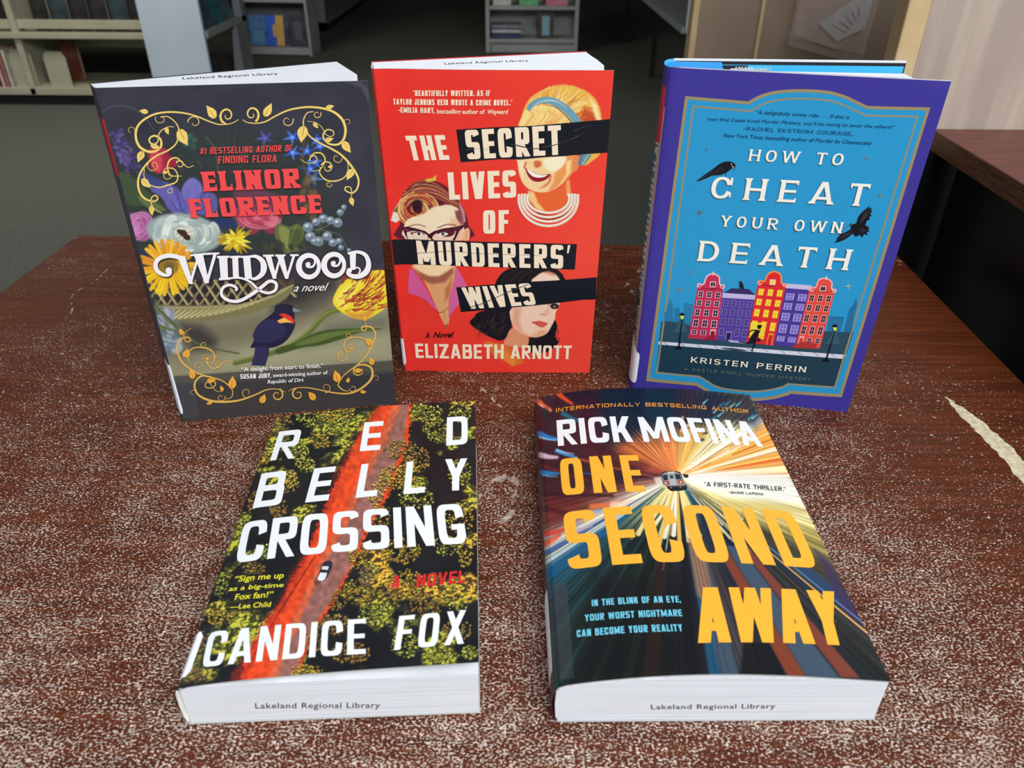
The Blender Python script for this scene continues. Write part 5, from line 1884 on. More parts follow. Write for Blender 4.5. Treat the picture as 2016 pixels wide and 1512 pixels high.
As = Ink(S, -S.u0, 0.0, res=.0008, base=(206, 44, 44))
SP_ = As.build('spine', B2, satin, .86, board(S, -S.u0, 0.0, .0004, (240, 232, 228), 8))
uvs = S.uv(np.array([(198, 1090), (222, 1094), (246, 1296), (234, 1312)]) / 4.114 + [740, 400])
v_hi, v_lo = uvs[0][1], uvs[3][1]
patch(S, [(-.012, v_lo), (uvs[3][0], v_lo), (uvs[2][0], v_lo + .003), (uvs[1][0], uvs[1][1]), (uvs[0][0] + .001, v_hi), (-.012, v_hi)], .00012, 'spine_label', sticker, SP_, 'white call number label', 12)
pts = [(-.0024, .0148), (.0002, .0016), (.03, .0012), (.1397, .0010), (.1405, .0107), (.1395, .0145), (.137, .0235), (.134, .031), (.1314, .0396)]
PB_ = MB().prism(pts, 0.0006, H_ - .0003).build('page_block', pg_stand, B2)
MB().prism([(-.0030, .0152), (.1314, .0401), (.1313, .0406), (-.0032, .0158)], 0.0, H_).build('back_cover', mat('red_back_cover', (190, 40, 40), .4), B2)
S2 = Surf([(-.02, 0.0), (.20, 0.0)], .1, lambda a, b, v: np.stack([a, v + 0 * a, 0 * a + H_ - .0003 + b], -1), M, T, 1)
S2.u0 = .02
stamp(S2, (612, 147), (1268, 122), (612, 131), (720, 90, 3.953), PB_)

# ================================================================== book 3: blue jacketed hardcover
M, T = K_((0.090934, 0.494793, -0.179051, -0.029593, 0.007629))
W_, H_ = 0.157755, 0.232883
path = [(0.0030, 0.0262), (-0.0008, 0.0225), (-0.0022, 0.0180), (-0.0027, 0.0130), (-0.0025, 0.0090), (-0.0017, 0.0052), (-0.0003, 0.0024), (0.0018, 0.0008), (0.0045, 0.0002), (0.02, 0.0), (0.09, -0.0002), (W_, 0.0)]
path = [tuple(p) for p in spline(path[:9], 3)] + path[9:]
S = Surf(path, H_, ST, M, T, -1)
S.u0 = float(S.L[21])            # hinge at (0.0018, 0.0008)
UE = float(S.L[-1] - S.u0)
B3 = root_book('hardcover_book', M, T, 'standing hardcover in purple and sky blue jacket with ravens and canal houses')
PUR = (62, 54, 150)
A = Ink(S, 0.0, UE, base=PUR)
BL = (40, 152, 206)
TEAL = (28, 60, 78)
# frame outline in photo coordinates, clockwise from the top-left
out = [(1349, 189), (1400, 193.5), (1440, 196.5)]
out += [tuple(p) for p in spline([(1473, 199.7), (1490, 190), (1510, 182.5), (1540, 177), (1582, 175.5), (1628, 178.5), (1662, 187), (1690, 200), (1708, 208.5)], 4)]
out += [(1740, 209.5), (1831.5, 211.3)]
out += [(1657, 782), (1606, 778.8), (1556, 775)]
out += [tuple(p) for p in spline([(1552, 778), (1520, 786), (1480, 789.5), (1430, 785), (1400, 777), (1382, 766), (1371, 759.5)], 4)]
out += [(1320, 755), (1272, 750)]


def inset(poly, d):
    p = np.array(poly, float)
    e = np.roll(p, -1, 0) - p
    e /= np.linalg.norm(e, axis=1)[:, None]
    n = np.stack([-e[:, 1], e[:, 0]], -1)
    r = []
    for i in range(len(p)):
        a, b = n[i - 1], n[i]
        m = a + b
        m = m / (m @ m) * 2
        r.append(p[i] + m * d)
    return np.array(r)


def bandof(A, o, i, c):
    uvo, uvi = A.S.uv(o), A.S.uv(i)
    n = len(uvo)
    tr = []
    for k in range(n):
        j = (k + 1) % n
        tr += [(k, j, n + k), (j, n + j, n + k)]
    A._add(np.vstack([uvo, uvi]), tr, c)


A.face(out, BL)
A.up()
# dark street, inside the inner line
A.fr(1210, 450, 3.15)
inn = inset(out, 17)
A.fr(0, 0, 1)
A.face([(1302, 632), (1680, 655)] + [tuple(p) for p in inset(out, 17)[38:68]], TEAL)
A.up()
A.face([(1302, 632), (1356, 638), (1500, 650), (1679, 654), (1665, 702), (1297, 674)], (42, 74, 92))
A.up()
A.face([(1297, 672), (1666, 698.5), (1662, 706.5), (1296, 678)], (214, 216, 232))
A.up()
for i in range(11):
    x = 1306 + i * 33
    y = 672.6 + i * 2.4
    A.ribbon([(x, y), (x + 9, y + 7)], 1.0, (90, 96, 120), 1, 0)
GDK, GDL = (146, 128, 92), (196, 184, 148)
i7, i16, i19 = inset(out, 6), inset(out, 17), inset(out, 20.5)
A.up()
# gold reads warmer towards the fore edge because foil: printed tone only
bandof(A, out, i7, (158, 140, 100))
bandof(A, i16, i19, (150, 140, 108))
A.fr(1210, 450, 3.15)
A.up()
# distant skyline
for pts in ([(322, 575), (328, 470), (338, 455), (345, 430), (350, 455), (362, 462), (362, 578)], [(366, 580), (370, 488), (405, 492), (402, 585)], [(425, 590), (432, 460), (488, 468), (470, 600)], [(305, 575), (310, 515), (330, 516), (325, 576)]):
    A.face(pts, (36, 122, 168))
for pts in ([(1418, 640), (1440, 560), (1455, 500), (1480, 470), (1500, 425), (1504, 470), (1482, 560), (1470, 645)], [(1318, 632), (1330, 542), (1425, 548), (1400, 640)]):
    A.face(pts, (34, 112, 156))
A.up()
for i in range(8):
    A.ribbon([(436 + 4 * (i % 2), 470 + i * 14), (482, 474 + i * 14)], 2, (50, 144, 190), 2, 0)
    A.ribbon([(1332 - i * 1.4, 556 + i * 10), (1420 - i * 2, 562 + i * 10)], 2, (48, 134, 178), 2, 0)


def quad(q, u, v):
    (ax_, ay_), (bx_, by_), (cx_, cy_), (dx_, dy_) = q
    return ((ax_ * (1 - u) + bx_ * u) * (1 - v) + (dx_ * (1 - u) + cx_ * u) * v, (ay_ * (1 - u) + by_ * u) * (1 - v) + (dy_ * (1 - u) + cy_ * u) * v)


def house(A, q, wall, trim, glass, cols, rows, gable=None, bars=None, door=None, v0=.04, v1=.94, wf=.62):
    """q TL TR BR BL"""
    A.face(q, wall)
    if gable:
        A.face(gable, wall)
        A.up()
        A.ribbon(gable[:-1], 9, trim, 9, 4)
    A.up()
    hs = [1.0, 1.0, 1.15, 1.3, .8][:rows]
    tot = sum(hs)
    v = v0
    for r in range(rows):
        dv = (v1 - v0) * hs[r] / tot
        for k in range(cols):
            uc = (k + .5) / cols
            du = wf / cols / 2
            va, vb = v + dv * .16, v + dv * .84
            if door and door[0] == k and r >= rows - 1:
                continue
            A.face([quad(q, uc - du, va), quad(q, uc + du, va), quad(q, uc + du, vb), quad(q, uc - du, vb)], trim)
        v += dv
    A.up()
    v = v0
    for r in range(rows):
        dv = (v1 - v0) * hs[r] / tot
        for k in range(cols):
            uc = (k + .5) / cols
            du = wf / cols / 2 * .76
            va, vb = v + dv * .21, v + dv * .79
            if door and door[0] == k and r >= rows - 1:
                continue
            A.face([quad(q, uc - du, va), quad(q, uc + du, va), quad(q, uc + du, vb), quad(q, uc - du, vb)], glass)
        v += dv
    A.up()
    v = v0
    for r in range(rows):
        dv = (v1 - v0) * hs[r] / tot
        for k in range(cols):
            uc = (k + .5) / cols
            du = wf / cols / 2 * .76
            va, vb = v + dv * .21, v + dv * .79
            if door and door[0] == k and r >= rows - 1:
                continue
            bc = bars or trim
            A.ribbon([quad(q, uc, va), quad(q, uc, vb)], 2.0, bc, 2.0, 0)
            A.ribbon([quad(q, uc - du, (va + vb) / 2), quad(q, uc + du, (va + vb) / 2)], 2.0, bc, 2.0, 0)
        v += dv
    if door:
        k, dc = door
        uc = (k + .5) / cols
        A.face([quad(q, uc - .1, .80), quad(q, uc + .1, .80), quad(q, uc + .1, 1.0), quad(q, uc - .1, 1.0)], trim)
        A.up()
        A.face([quad(q, uc - .07, .83), quad(q, uc + .07, .83), quad(q, uc + .07, 1.0), quad(q, uc - .07, 1.0)], dc)


PK1, CRL, RD3 = (196, 44, 84), (228, 78, 66), (222, 40, 50)
house(A, [(672, 400), (872, 412), (820, 702), (632, 690)], (82, 62, 154), (140, 120, 206), (58, 42, 112), 4, 4, None, door=(1, (40, 30, 70)), v0=.12)
A.face([(680, 398), (722, 370), (832, 374), (872, 410)], (52, 40, 96))
A.face([(672, 398), (876, 412), (868, 440), (666, 428)], (196, 184, 228))
A.up()
house(A, [(1060, 368), (1214, 378), (1122, 738), (985, 724)], (72, 58, 150), (180, 168, 226), (120, 104, 196), 2, 5, None, bars=(206, 200, 240), wf=.66, v0=.06)
A.face([(1062, 340), (1222, 352), (1214, 380), (1058, 368)], (200, 192, 230))
A.up()
house(A, [(514, 365), (672, 374), (632, 690), (457, 680)], PK1, (238, 186, 200), (38, 26, 56), 3, 5, [(514, 366), (518, 342), (552, 344), (572, 296), (610, 280), (648, 300), (652, 345), (680, 352), (672, 375), (600, 380)], door=(2, (120, 24, 50)))
house(A, [(888, 345), (1062, 356), (985, 726), (815, 704)], RD3, (248, 150, 60), (250, 226, 60), 3, 5, [(888, 346), (896, 322), (930, 326), (952, 282), (994, 266), (1030, 288), (1036, 338), (1066, 345), (1062, 358), (980, 360)], bars=(190, 130, 40), door=(2, (206, 36, 44)))
house(A, [(1206, 384), (1366, 392), (1272, 742), (1120, 736)], CRL, (246, 176, 170), (42, 28, 54), 3, 5, [(1206, 385), (1212, 362), (1246, 364), (1266, 318), (1308, 308), (1346, 330), (1346, 372), (1372, 378), (1366, 394), (1290, 396)], door=(0, (196, 70, 50)))
A.up(2)
for (gx, gy, gc) in ((612, 345, (38, 26, 56)), (982, 332, (250, 226, 60)), (1294, 372, (42, 28, 54))):
    A.face([(gx - 20, gy - 18), (gx + 18, gy - 17), (gx + 14, gy + 17), (gx - 22, gy + 16)], (246, 200, 200))
    A.up()
    A.face([(gx - 15, gy - 13), (gx + 13, gy - 12), (gx + 10, gy + 12), (gx - 17, gy + 11)], gc)
    A.ribbon([(gx - 1, gy - 12), (gx - 3, gy + 12)], 2.4, (240, 220, 210), 2.4, 0)
for (gx, gy) in ((612, 272), (1312, 300)):
    A.ribbon([(gx, gy - 8), (gx - 1, gy + 16)], 5, (244, 210, 214), 9, 0)
    A.ribbon([(gx - 9, gy + 2), (gx + 9, gy + 2)], 5, (244, 210, 214), 5, 0)
for (gx, gy) in ((524, 350), (666, 358), (898, 336), (1052, 346), (1220, 376), (1360, 384)):
    A.ribbon(spiral(gx, gy, 13, 4, 0, 330, 14), 5, (246, 214, 220), 4, 0)
A.face([(845, 580), (940, 586), (928, 660), (835, 655)], (250, 226, 60))
A.up()
for i in range(5):
    A.ribbon([(845 - i * 2, 592 + i * 13), (938 - i * 2, 598 + i * 13)], 2, (206, 150, 40), 2, 0)
A.face([(700, 688), (820, 700), (815, 712), (716, 704)], (176, 170, 216))
A.face([(540, 690), (600, 655), (632, 660), (620, 692)], (150, 30, 60))
A.face([(1090, 736), (1160, 700), (1260, 712), (1240, 745)], (176, 50, 50))
A.up(2)
# runner
NK = (14, 16, 26)
A.disc(897, 608, 13, NK, 14)
A.face([(880, 598), (912, 596), (916, 606), (900, 602)], NK)
A.face([(880, 625), (906, 630), (892, 655), (880, 672), (878, 706), (826, 712), (842, 672), (864, 640)], NK)
A.ribbon([(880, 630), (846, 632), (824, 660)], 9, NK, 6, 4)
A.ribbon([(892, 640), (886, 672), (900, 682)], 8, NK, 5, 4)
A.face([(880, 682), (906, 680), (906, 698), (882, 700)], (60, 26, 40))
A.ribbon([(868, 705), (862, 730), (850, 756)], 10, NK, 6, 3)
A.ribbon([(840, 704), (810, 706), (778, 700), (770, 706)], 10, NK, 6, 4)
A.ribbon([(850, 756), (862, 758)], 7, NK, 4, 0)
A.face([(650, 738), (740, 740), (830, 756), (740, 754)], (60, 70, 96), 2)
# street lamps with their printed cones
for (x0, y0, x1, y1) in ((398, 742, 418, 560), (1310, 818, 1366, 632)):
    A.face([(x1 - 8, y1), (x1 + 10, y1), (x1 + 36, y1 + 86), (x1 - 62, y1 + 84)], (50, 88, 108))
    A.up()
    A.ribbon([(x0, y0), (x0 + (x1 - x0) * .4, y0 + (y1 - y0) * .4), (x1, y1)], 11, NK, 6, 0)
    A.face([(x0 - 26, y0 + 4), (x0 - 10, y0 - 14), (x0 + 8, y0 - 14), (x0 + 22, y0 + 6)], NK)
    A.face([(x1 - 15, y1 - 36), (x1 + 16, y1 - 34), (x1 + 9, y1 + 4), (x1 - 8, y1 + 4)], NK)
    A.up()
    A.face([(x1 - 12, y1 - 22), (x1 + 13, y1 - 20), (x1 + 7, y1 + 1), (x1 - 6, y1 + 1)], (226, 226, 90))
    A.face([(x1 - 18, y1 - 24), (x1, y1 - 44), (x1 + 18, y1 - 22)], NK)
# crow on the roof
A.face([(768, 328), (782, 324), (794, 336), (800, 356), (802, 378), (794, 374), (782, 368), (772, 350), (778, 338)], NK)
A.ribbon([(776, 360), (772, 376)], 3, NK, 2, 0)


def star(x, y, r, c):
    for k in range(2):
        a = math.radians(90 * k + 86)
        dx, dy = math.cos(a) * r, math.sin(a) * r
        A.face([(x - dx, y - dy), (x + dy * .14, y - dx * .14), (x + dx, y + dy), (x - dy * .14, y + dx * .14)], c)


star(408, 375, 24, (150, 140, 100))
star(472, 268, 15, (150, 140, 100))
star(1448, 356, 24, (206, 206, 180))
A.fr(1230, 90, 3.009)
star(486, 612, 14, (110, 120, 100))
star(1433, 667, 19, (150, 140, 100))
star(1511, 888, 23, (150, 150, 120))
star(443, 988, 28, (120, 112, 88))
# perched raven
A.face([(425, 800), (470, 765), (515, 735), (560, 700), (590, 686), (620, 684), (640, 690), (655, 705), (640, 712), (632, 728), (600, 752), (560, 764), (520, 766), (480, 785), (440, 800)], NK)
A.face([(640, 688), (657, 706), (648, 738), (640, 712)], (20, 22, 30))
A.up()
A.face([(630, 706), (648, 714), (647, 732)], (150, 150, 150))
A.disc(632, 700, 4, (200, 200, 190))
for i in range(8):
    A.ribbon([(560 - i * 10, 716 + i * 6), (600 - i * 12, 735 + i * 4)], 2, (66, 70, 84), 1, 0)
for i in range(4):
    A.ribbon([(500 - i * 4, 758 + i * 4), (440 - i * 2, 788 + i * 3)], 2, (54, 58, 72), 1, 0)
A.ribbon([(580, 756), (572, 772)], 4, (70, 60, 50), 3, 0)
A.ribbon([(596, 752), (600, 770)], 4, (70, 60, 50), 3, 0)
# flying raven
A.face([(1340, 1060), (1372, 1050), (1385, 1010), (1405, 985), (1450, 948), (1446, 966), (1466, 955), (1458, 974), (1466, 984), (1452, 990), (1462, 1006), (1446, 1012), (1452, 1028), (1434, 1034), (1424, 1062), (1452, 1078), (1440, 1084), (1450, 1100), (1430, 1100), (1438, 1120), (1414, 1112), (1410, 1134), (1390, 1118), (1370, 1130), (1350, 1110), (1330, 1130), (1300, 1148), (1268, 1160), (1243, 1166), (1262, 1144), (1252, 1140), (1276, 1124), (1270, 1116), (1306, 1104), (1340, 1085)], NK)
A.up()
for i in range(7):
    A.ribbon([(1395 + i * 3, 1050 - i * 10), (1430 + i * 4, 1010 - i * 6)], 2, (74, 78, 92), 1, 0)
    A.ribbon([(1340 - i * 8, 1098 + i * 3), (1325 - i * 10, 1130 + i * 3)], 2, (74, 78, 92), 1, 0)
    A.ribbon([(1395 + i * 5, 1080 + i * 2), (1400 + i * 7, 1110 - i * 3)], 2, (66, 70, 84), 1, 0)
A.ribbon([(1345, 1058), (1312, 1072), (1284, 1108)], 4, (120, 112, 100), 2, 4)
A.ribbon([(1342, 1052), (1328, 1066)], 6, NK, 3, 0)
NV = (14, 52, 96)
A.text('\u201cA delightfully twisty ride . . . If this is', (775, 402), (1328, 432), (775, 380), NV, bold=0.0, shear=.2)
A.text('your first Castle Knoll Murder Mystery, you\u2019ll be racing to savor the others!\u201d', (488, 441), (1597, 490), (488, 421), NV, bold=0.0, shear=.2)
A.glyphs('-RACHEL EKSTROM COURAGE,', (705, 500), (1352, 532), (706, 478), NV, t=.16, gap=.2, n=2.3, th=.1, serif=.05)
A.text('New York Times bestselling author of Murder by Cheesecake', (585, 540), (1457, 586), (586, 517), NV, bold=0.0, shear=.2)


def title(txt, p0, p1, pt, t=.2, gap=.5, sf=.07, col=(244, 242, 234), n=2.2, th=.125):
    d = 3.0
    for (dx, dy, c) in ((-d, d, (120, 108, 70)), (0, 0, col)):
        A.glyphs(txt, (p0[0] + dx, p0[1] + dy), (p1[0] + dx, p1[1] + dy), (pt[0] + dx, pt[1] + dy), c, t=t, gap=gap, n=n, th=th, serif=sf)
        A.up(5)


title('HOW TO', (728, 680), (1290, 708), (741, 612), gap=.38)
title('CHEAT', (496, 900), (1432, 950), (515, 772), gap=.52, t=.21)
title('YOUR OWN', (562, 1068), (1283, 1110), (572, 1003), gap=.42)
A.fr(1210, 450, 3.15)
title('DEATH', (508, 197), (1446, 256), (527, 72), gap=.52, t=.21)
title('KRISTEN PERRIN', (470, 825), (1184, 888), (474, 792), gap=.42, t=.24, sf=.08)
A.glyphs('A CASTLE KNOLL MURDER MYSTERY', (430, 874), (1214, 942), (434, 857), (122, 128, 118), t=.16, gap=.5, n=2.3, th=.12)
A.fr(1230, 90, 3.009)
A.poly([(1700, 150), (1800, 250), (1940, 280), (1930, 200)], (70, 62, 158), 20, .5)
A.build('dust_jacket_front', B3, matte, .86, board(S, 0.0, UE, .0028, (236, 238, 246)))
# jacket spine with its running title
As = Ink(S, -S.u0, 0.0, res=.0004, base=PUR)
Us, Vs = As.U, As.V


def sband(u0, u1, v0, v1, c):
    m = (Us >= u0) & (Us <= u1) & (Vs >= v0) & (Vs <= v1)
    As.c[m] = c


VT = H_ - .0235
sband(-.0024, -.0010, .020, VT, (170, 130, 118))
sband(-.0225, -.0024, .020, VT, (60, 116, 140))
sband(-.0036, -.0030, .020, VT, (196, 190, 150))
sband(-.0225, -.0036, .030, .075, (24, 28, 36))


def spine_text(txt, u, v0, v1, hgt, c, sf=.07):
    """runs down the spine: baseline towards the front cover"""
    As.lay += 2e-5
    O = np.array([u - hgt * .5, v0])
    As.glyphs(txt, 0, 0, 0, c, t=.22, gap=.25, n=2.3, th=.14, serif=sf, uvbox=(O, np.array([0, v1 - v0]), np.array([hgt, 0])))


spine_text('HOW TO CHEAT YOUR OWN DEATH', -.0062, H_ - .040, .082, .0046, (236, 238, 236))
spine_text('KRISTEN PERRIN', -.0062, .070, .034, .0040, (226, 228, 226))
SP_ = As.build('dust_jacket_spine', B3, matte, .86, board(S, -S.u0, 0.0, .0006, (70, 170, 226), 20))
patch(S, [(-.0085, H_ - .0455), (-.0026, H_ - .0455), (-.0020, H_ - .0445), (-.0020, H_ - .0135), (-.0036, H_ - .0115), (-.0085, H_ - .0115)], .00016, 'genre_sticker', red_sticker, SP_, 'red strip sticker on the spine')
patch(S, [(-.020, .0075), (-.001, .0062), (.0008, .0065), (.0016, .0095), (.0018, .030), (.0012, .0325), (-.001, .0335), (-.009, .042), (-.020, .044)], .00016, 'spine_label', sticker, SP_, 'white call number label', 16)
# boards, flaps and leaves
jb = mat('jacket_inner_blue', (64, 180, 232), .4)
jb2 = mat('jacket_reverse_blue', (24, 150, 236), .5)
blk2 = mat('black_board', (26, 28, 30), .5)
MB().prism([(.003, .0262), (.1452, .0512), (.1452, .0520), (.003, .0270)], 0.0, H_).build('back_board', mat('white_jacket_edge', (222, 226, 232), .5), B3)
fl = MB().prism([(.004, .0248), (.1450, .0500), (.1452, .0511), (.004, .0261)], 0.001, H_ - .0012).build('back_board_edge', blk2, B3)
MB().prism([(.004, .0240), (.1440, .0490), (.1442, .0499), (.004, .0249)], 0.001, H_ - .0030).build('back_flap', jb, B3)
bm_ = MB()
# dark tab and barcode bars printed on the flap
uv0 = np.array([.004, .0240])
dirv = np.array([.1440 - .004, .0490 - .0240])
dirv = dirv / np.linalg.norm(dirv)
nrmv = np.array([dirv[1], -dirv[0]])


def flap_rect(a, b, z0, z1, mb, off=.0002):
    p = [uv0 + dirv * a, uv0 + dirv * b, uv0 + dirv * b + nrmv * off, uv0 + dirv * a + nrmv * off]
    mb.prism([tuple(q) for q in p], z0, z1)


flap_rect(.028, .0455, .10, H_ - .0032, bm_)
bm_.build('barcode_ground', blk2, B3)
bm_ = MB()
for i in range(6):
    flap_rect(.0378 + i * .0019, .0387 + i * .0019 + (i % 2) * .0003, .12, H_ - .004, bm_, .0004)
flap_rect(.0348, .0585, H_ - .0062, H_ - .0050, bm_, .0004)
bm_.build('barcode_bars', mat('barcode_white', (206, 214, 220), .5), B3)
bm_ = MB()
for i in range(7):
    flap_rect(.0495 + i * .0016, .0502 + i * .0016, .12, H_ - .004, bm_, .0004)
bm_.build('barcode_bars', mat('barcode_pale', (150, 206, 232), .5), B3)
# rounded hollow of the jacket's spine
MB().prism([(-.0012, .0130), (.0010, .0060), (.030, .0022), (.0324, .0024), (.0324, .0275), (.004, .0236), (.0, .020)], 0.0, H_ - .0012).build('spine_lining', jb2, B3)
PB_ = MB().prism([(.0330, .0030), (.1400, .0030), (.1404, .0040), (.1390, .0110), (.1368, .0190), (.0330, .0042)], 0.003, H_ - .0010).build('page_block', pg_stand, B3)
S2 = Surf([(-.02, 0.0), (.20, 0.0)], .1, lambda a, b, v: np.stack([a, v + 0 * a, 0 * a + H_ - .0010 + b], -1), M, T, 1)
S2.u0 = .02
stamp(S2, (1068, 172), (1240, 176), (1068, 164), (1230, 90, 3.009), PB_)

# ================================================================== book 4: aerial forest road thriller, lying flat
def lying(x, y, yaw):
    return rz_(yaw), (x, y, 0.00035)


M, T = lying(-.1462, .2115, .0514)
W_, H_ = .1328, .2057
path = [(.0010, .0002), (-.0004, .0040), (-.0008, .0125), (-.0006, .0215), (.0002, .0242), (.0016, .0257)]
for i in range(1, 15):
    t = i / 14
    path.append((.0016 + (W_ - .0016) * t, .0257 + (.0362 - .0257) * t + .0022 * math.sin(math.pi * t ** .7)))
S = Surf(path, H_, LY, M, T, 1)
S.u0 = float(S.L[4])
UE = float(S.L[-1] - S.u0)
B4 = root_book('paperback_book', M, T, 'paperback lying flat at front left, aerial forest and red road cover, title RED BELLY CROSSING')
A = Ink(S, 0.0, UE, base=(22, 26, 30))
U, V = A.U, A.V
# forest seen from above: crowns in sun between black shade
big = fbm(U * 62, V * 62, 3, 4)
lf = fbm(U * 560, V * 560, 2, 9)
lf2 = vnoise(U * 1150 + 3, V * 1150)
crown = np.clip((big - .525) * 9, 0, 1)
leafm = np.clip((lf * .6 + lf2 * .4 - .47) * 9, 0, 1)
hue = fbm(U * 26, V * 26, 2, 15)
low = np.clip(1 - V / H_ * 1.15, 0, 1)
hue = np.clip((hue - .42) * 3.5 + low * .25, 0, 1)[..., None]
cg = np.array((200, 196, 64)) * (1 - hue) + np.array((236, 186, 62)) * hue
dark = np.array((66, 72, 36)) * (1 - hue) + np.array((92, 62, 34)) * hue
A.c[:] = A.c + ((fbm(U * 90, V * 90, 3, 2) - .5) * 18)[..., None]
m = crown[..., None]
A.c[:] = A.c * (1 - m * .8) + dark * (m * .8)
m = (crown * leafm)[..., None]
A.c[:] = A.c * (1 - m) + cg * m
spk = np.clip((lf2 - .86) * 12, 0, 1) * crown
A.c[:] = A.c * (1 - spk[..., None] * .7) + np.array((226, 222, 120)) * spk[..., None] * .7
forest = A.c.copy()
A.fr(0, 0, 1)
road_l = [(750, 790), (702, 872), (661, 947), (632, 1019), (603, 1092), (550, 1184), (484, 1295), (470, 1350)]
mid_l = [(778, 790), (746, 872), (705, 947), (677, 1019), (635, 1092), (590, 1191), (546, 1289), (526, 1350)]
road_r = [(806, 790), (794, 872), (768, 947), (718, 1041), (690, 1115), (650, 1184), (604, 1256), (578, 1350)]
verge_r = [(811, 790), (804, 872), (778, 947), (727, 1041), (696, 1115), (654, 1190), (608, 1262), (582, 1350)]
A.poly(road_l + verge_r[::-1], (226, 74, 34), 3, 1, jit=14)
A.poly([(738, 800), (700, 860), (655, 945), (640, 1000), (600, 1085), (545, 1180), (480, 1290), (450, 1340), (480, 1345), (560, 1200), (640, 1020), (690, 900), (760, 800)], (186, 44, 32), 8, .55, jit=16)
A.poly(mid_l + road_r[::-1], (150, 100, 92), 4, 1, jit=5)
A.poly(mid_l + [(x + 14, y) for x, y in mid_l[::-1]], (226, 96, 52), 6, .8)
nz = fbm(A.X * .12, A.Y * .12, 4, 6)
road = np.abs(A.c - forest).sum(-1) > 30
A.c[:] = np.where(road[..., None], A.c * (1 + (nz - .5) * .5)[..., None], A.c)
for (a, b, c) in (((620, 1095), (560, 1190), 2.5), ((565, 1180), (500, 1290), 2)):
    A.line([a, b], c, (90, 26, 22), 1, .7)
rnd = random.Random(31)
for i in range(9):
    y = 800 + i * 22
    A.line([(790 - i * 8, y), (770 - i * 9, y + 18), (778 - i * 9, y + 40)], 1, (96, 66, 66), .8, .5, sm=3)


def crowns(A, cx, cy, rx, ry, rot, cols_, n=60, dense=.9):
    for k in range(int(n * 1.7)):
        a = rnd.uniform(0, 2 * math.pi)
        r = math.sqrt(rnd.random())
        ca, sa = math.cos(math.radians(rot)), math.sin(math.radians(rot))
        dx, dy = math.cos(a) * r * rx, math.sin(a) * r * ry
        x, y = cx + dx * ca - dy * sa, cy + dx * sa + dy * ca
        s_ = rnd.uniform(0.8, 2.4)
        A.ell(x, y + 2, s_ * 1.3, s_, (34, 36, 22), rnd.uniform(0, 90), 1.4, .7)
        A.ell(x, y, s_, s_ * .75, rnd.choice(cols_), rnd.uniform(0, 180), 1.2, dense)


GRN = [(204, 208, 62), (230, 224, 88), (146, 156, 44), (238, 236, 120), (120, 134, 44)]
GLD = [(244, 196, 62), (226, 170, 48), (250, 220, 96), (176, 124, 38), (214, 200, 70)]
OCH = [(206, 150, 62), (186, 128, 60), (170, 150, 60), (216, 176, 90), (150, 100, 50)]
for (x, y, rx, ry, rot, pal, n) in ((552, 832, 26, 22, 0, OCH, 50), (606, 822, 24, 16, 10, GRN, 60), (665, 815, 34, 16, -10, GLD, 90), (672, 838, 24, 16, 0, GRN, 60), (632, 868, 18, 16, 0, GLD, 46), (586, 888, 22, 18, 0, GRN, 56), (520, 900, 14, 14, 0, GLD, 30),
                                    (525, 880, 12, 10, 0, GRN, 20), (600, 915, 20, 16, 0, GRN, 50), (570, 950, 18, 24, 0, GLD, 40), (548, 1000, 18, 18, 0, OCH, 50), (480, 1030, 16, 22, 0, GRN, 40), (500, 985, 10, 22, 20, OCH, 30),
                                    (840, 812, 34, 16, 0, GRN, 90), (862, 848, 30, 24, 20, GRN, 90), (905, 812, 24, 20, 0, GRN, 60), (790, 885, 34, 20, 0, OCH, 90), (775, 940, 36, 24, -20, GLD, 110), (820, 905, 28, 26, 0, OCH, 80), (740, 975, 14, 24, 0, GLD, 40),
                                    (905, 930, 24, 26, 0, GRN, 60), (820, 980, 36, 22, 0, GRN, 70), (900, 1020, 34, 30, 0, GLD, 70), (790, 1085, 40, 26, 0, GLD, 110), (725, 1120, 22, 18, 20, GRN, 50), (880, 1075, 30, 20, 0, GRN, 50), (915, 1090, 16, 26, 0, GLD, 40),
                                    (700, 1165, 30, 24, 0, GLD, 80), (800, 1150, 36, 30, 0, GLD, 100), (740, 1210, 34, 26, 0, GRN, 90), (840, 1190, 34, 24, 0, OCH, 70), (900, 1170, 28, 34, 0, GRN, 80), (660, 1230, 34, 20, 0, OCH, 80), (690, 1285, 40, 22, 0, OCH, 80),
                                    (800, 1270, 30, 24, 0, GRN, 70), (870, 1290, 34, 16, 0, GRN, 70), (925, 1285, 16, 14, 0, GRN, 40), (600, 1320, 36, 12, 0, GLD, 50), (440, 1150, 16, 30, 20, GRN, 50), (430, 1215, 34, 14, 0, GLD, 70), (395, 1260, 18, 26, 0, OCH, 40),
                                    (500, 1120, 22, 14, 0, OCH, 40), (380, 1330, 30, 14, 0, OCH, 50), (720, 1135, 14, 20, 0, [(150, 110, 120), (120, 80, 90)], 40), (900, 1240, 30, 20, 0, OCH, 60), (520, 1085, 24, 16, 0, GRN, 36), (805, 935, 20, 30, 20, GLD, 60), (752, 1020, 16, 26, 25, OCH, 50), (700, 1100, 16, 22, 25, GLD, 40), (668, 1180, 18, 24, 30, OCH, 50), (618, 1262, 22, 20, 20, OCH, 50), (600, 1330, 26, 12, 0, GLD, 40)):
    crowns(A, x, y, rx, ry, rot, pal, n)
